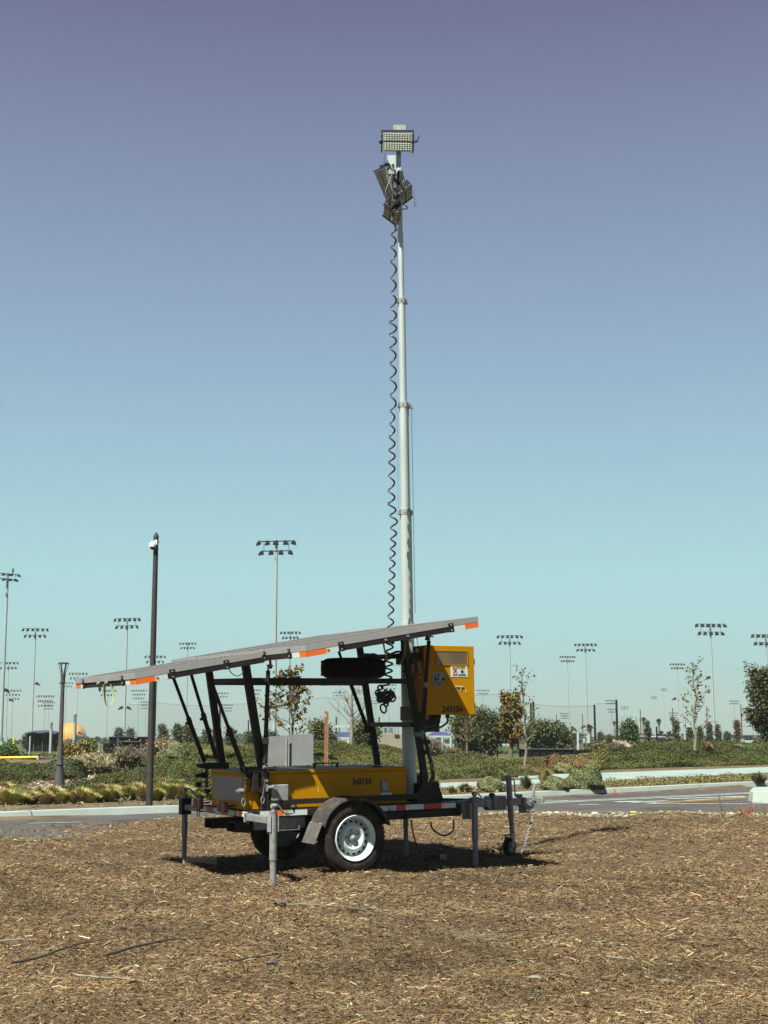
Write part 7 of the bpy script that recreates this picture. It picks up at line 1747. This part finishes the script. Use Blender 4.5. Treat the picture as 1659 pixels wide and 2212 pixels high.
# sign seen from behind
Ys = 24.5; A = at(577,1590,Ys); B_ = at(677,1654,Ys-.25); r_ = empty('road_sign', (at(628,1,Ys).x,Ys,.07), 'blank grey back of a rectangular sign on a perforated post behind the trailer box', 'road sign'); L0 = r_.location
c00,c10,c11,c01 = at(577,1655,Ys+.12)-L0,at(677,1652.5,Ys-.12)-L0,at(677,1584,Ys-.12)-L0,at(577,1591.5,Ys+.12)-L0
def rr_poly(c00,c10,c11,c01,r=.055,n=6):
    out_ = []
    for (c,a,b_) in ((c00,c01,c10),(c10,c00,c11),(c11,c10,c01),(c01,c11,c00)):
        u1 = (a-c).normalized(); u2 = (b_-c).normalized()
        for i in range(n+1): t = i/n*math.pi/2; out_.append(c + u1*r*(1-math.sin(t)) + u2*r*(1-math.cos(t)))
    return out_
nrm = (c10-c00).cross(c01-c00).normalized()
b = MB(); b.prism(rr_poly(c00,c10,c11,c01),-nrm*-.004); b.build('panel','panel_sign',r_) if 'panel_sign' in MATS else None
mat('panel_sign',(.135,.135,.14),.55,.25,.08,4)
b.build('panel','panel_sign',r_)
b = MB(); P0 = at(621,1594,Ys-.03)-L0; P0.y -= .04; 
for dx_ in (-.022,.022): b.bar((P0.x+dx_,P0.y,-.1),(P0.x+dx_,P0.y,P0.z),.012,.03,(1,0,0))
b.bar((P0.x,P0.y-.012,-.1),(P0.x,P0.y-.012,P0.z),.032,.006,(1,0,0)); b.build('perforated_post','galv_light',r_)
b = MB()
nH = int((P0.z+.1)/.026)
for i in range(nH): z = -.08+i*.026; b.box((P0.x-.004,P0.y-.033,z-.005),(P0.x+.004,P0.y-.029,z+.005)); b.box((P0.x-.031,P0.y-.0185,z-.004),(P0.x-.025,P0.y-.0165,z+.004)); 
b.build('post_hole','ink',r_)
# rusty square post
Y = 25.2; A = at(705,1536,Y); r_ = empty('steel_post',(A.x,Y,.0),'rusty orange square post standing behind the trailer box','post')
b = MB(); b.box((-3.6*Y/F,-.03,-.1),(1.8*Y/F,.03,A.z)); b.build('post','rust_orange',r_) if 'rust_orange' in MATS else None
mat('rust_orange',(.21,.065,.03),.85,0,.25,9,.2,50); b.build('post','rust_orange',r_)
b = MB(); b.box((1.8*Y/F+.001,-.022,-.1),(4.6*Y/F,.025,A.z-.02)); b.build('side_plate','bark_pale',r_)
b = MB(); b.box((-1.6*Y/F,-.032,A.z-.10),(-.2*Y/F,-.0305,A.z-.06)); b.build('tag','sticker_yellow',r_)

# ================================================================== AIR
hz = MB(); hz.box((-3900,-60,-90),(3900,5900,90)); ho = hz.build('haze', None); ho['kind'] = 'stuff'; ho['label'] = 'thin pale haze lying over the fields'
mh = bpy.data.materials.new('haze'); mh.use_nodes = True; nh = mh.node_tree; nh.nodes.clear(); oh = nh.nodes.new('ShaderNodeOutputMaterial'); pv = nh.nodes.new('ShaderNodeVolumePrincipled')
pv.inputs['Color'].default_value = (.50,.58,.56,1); pv.inputs['Density'].default_value = HZD; pv.inputs['Anisotropy'].default_value = .0; nh.links.new(pv.outputs[0], oh.inputs['Volume']); ho.data.materials.append(mh)
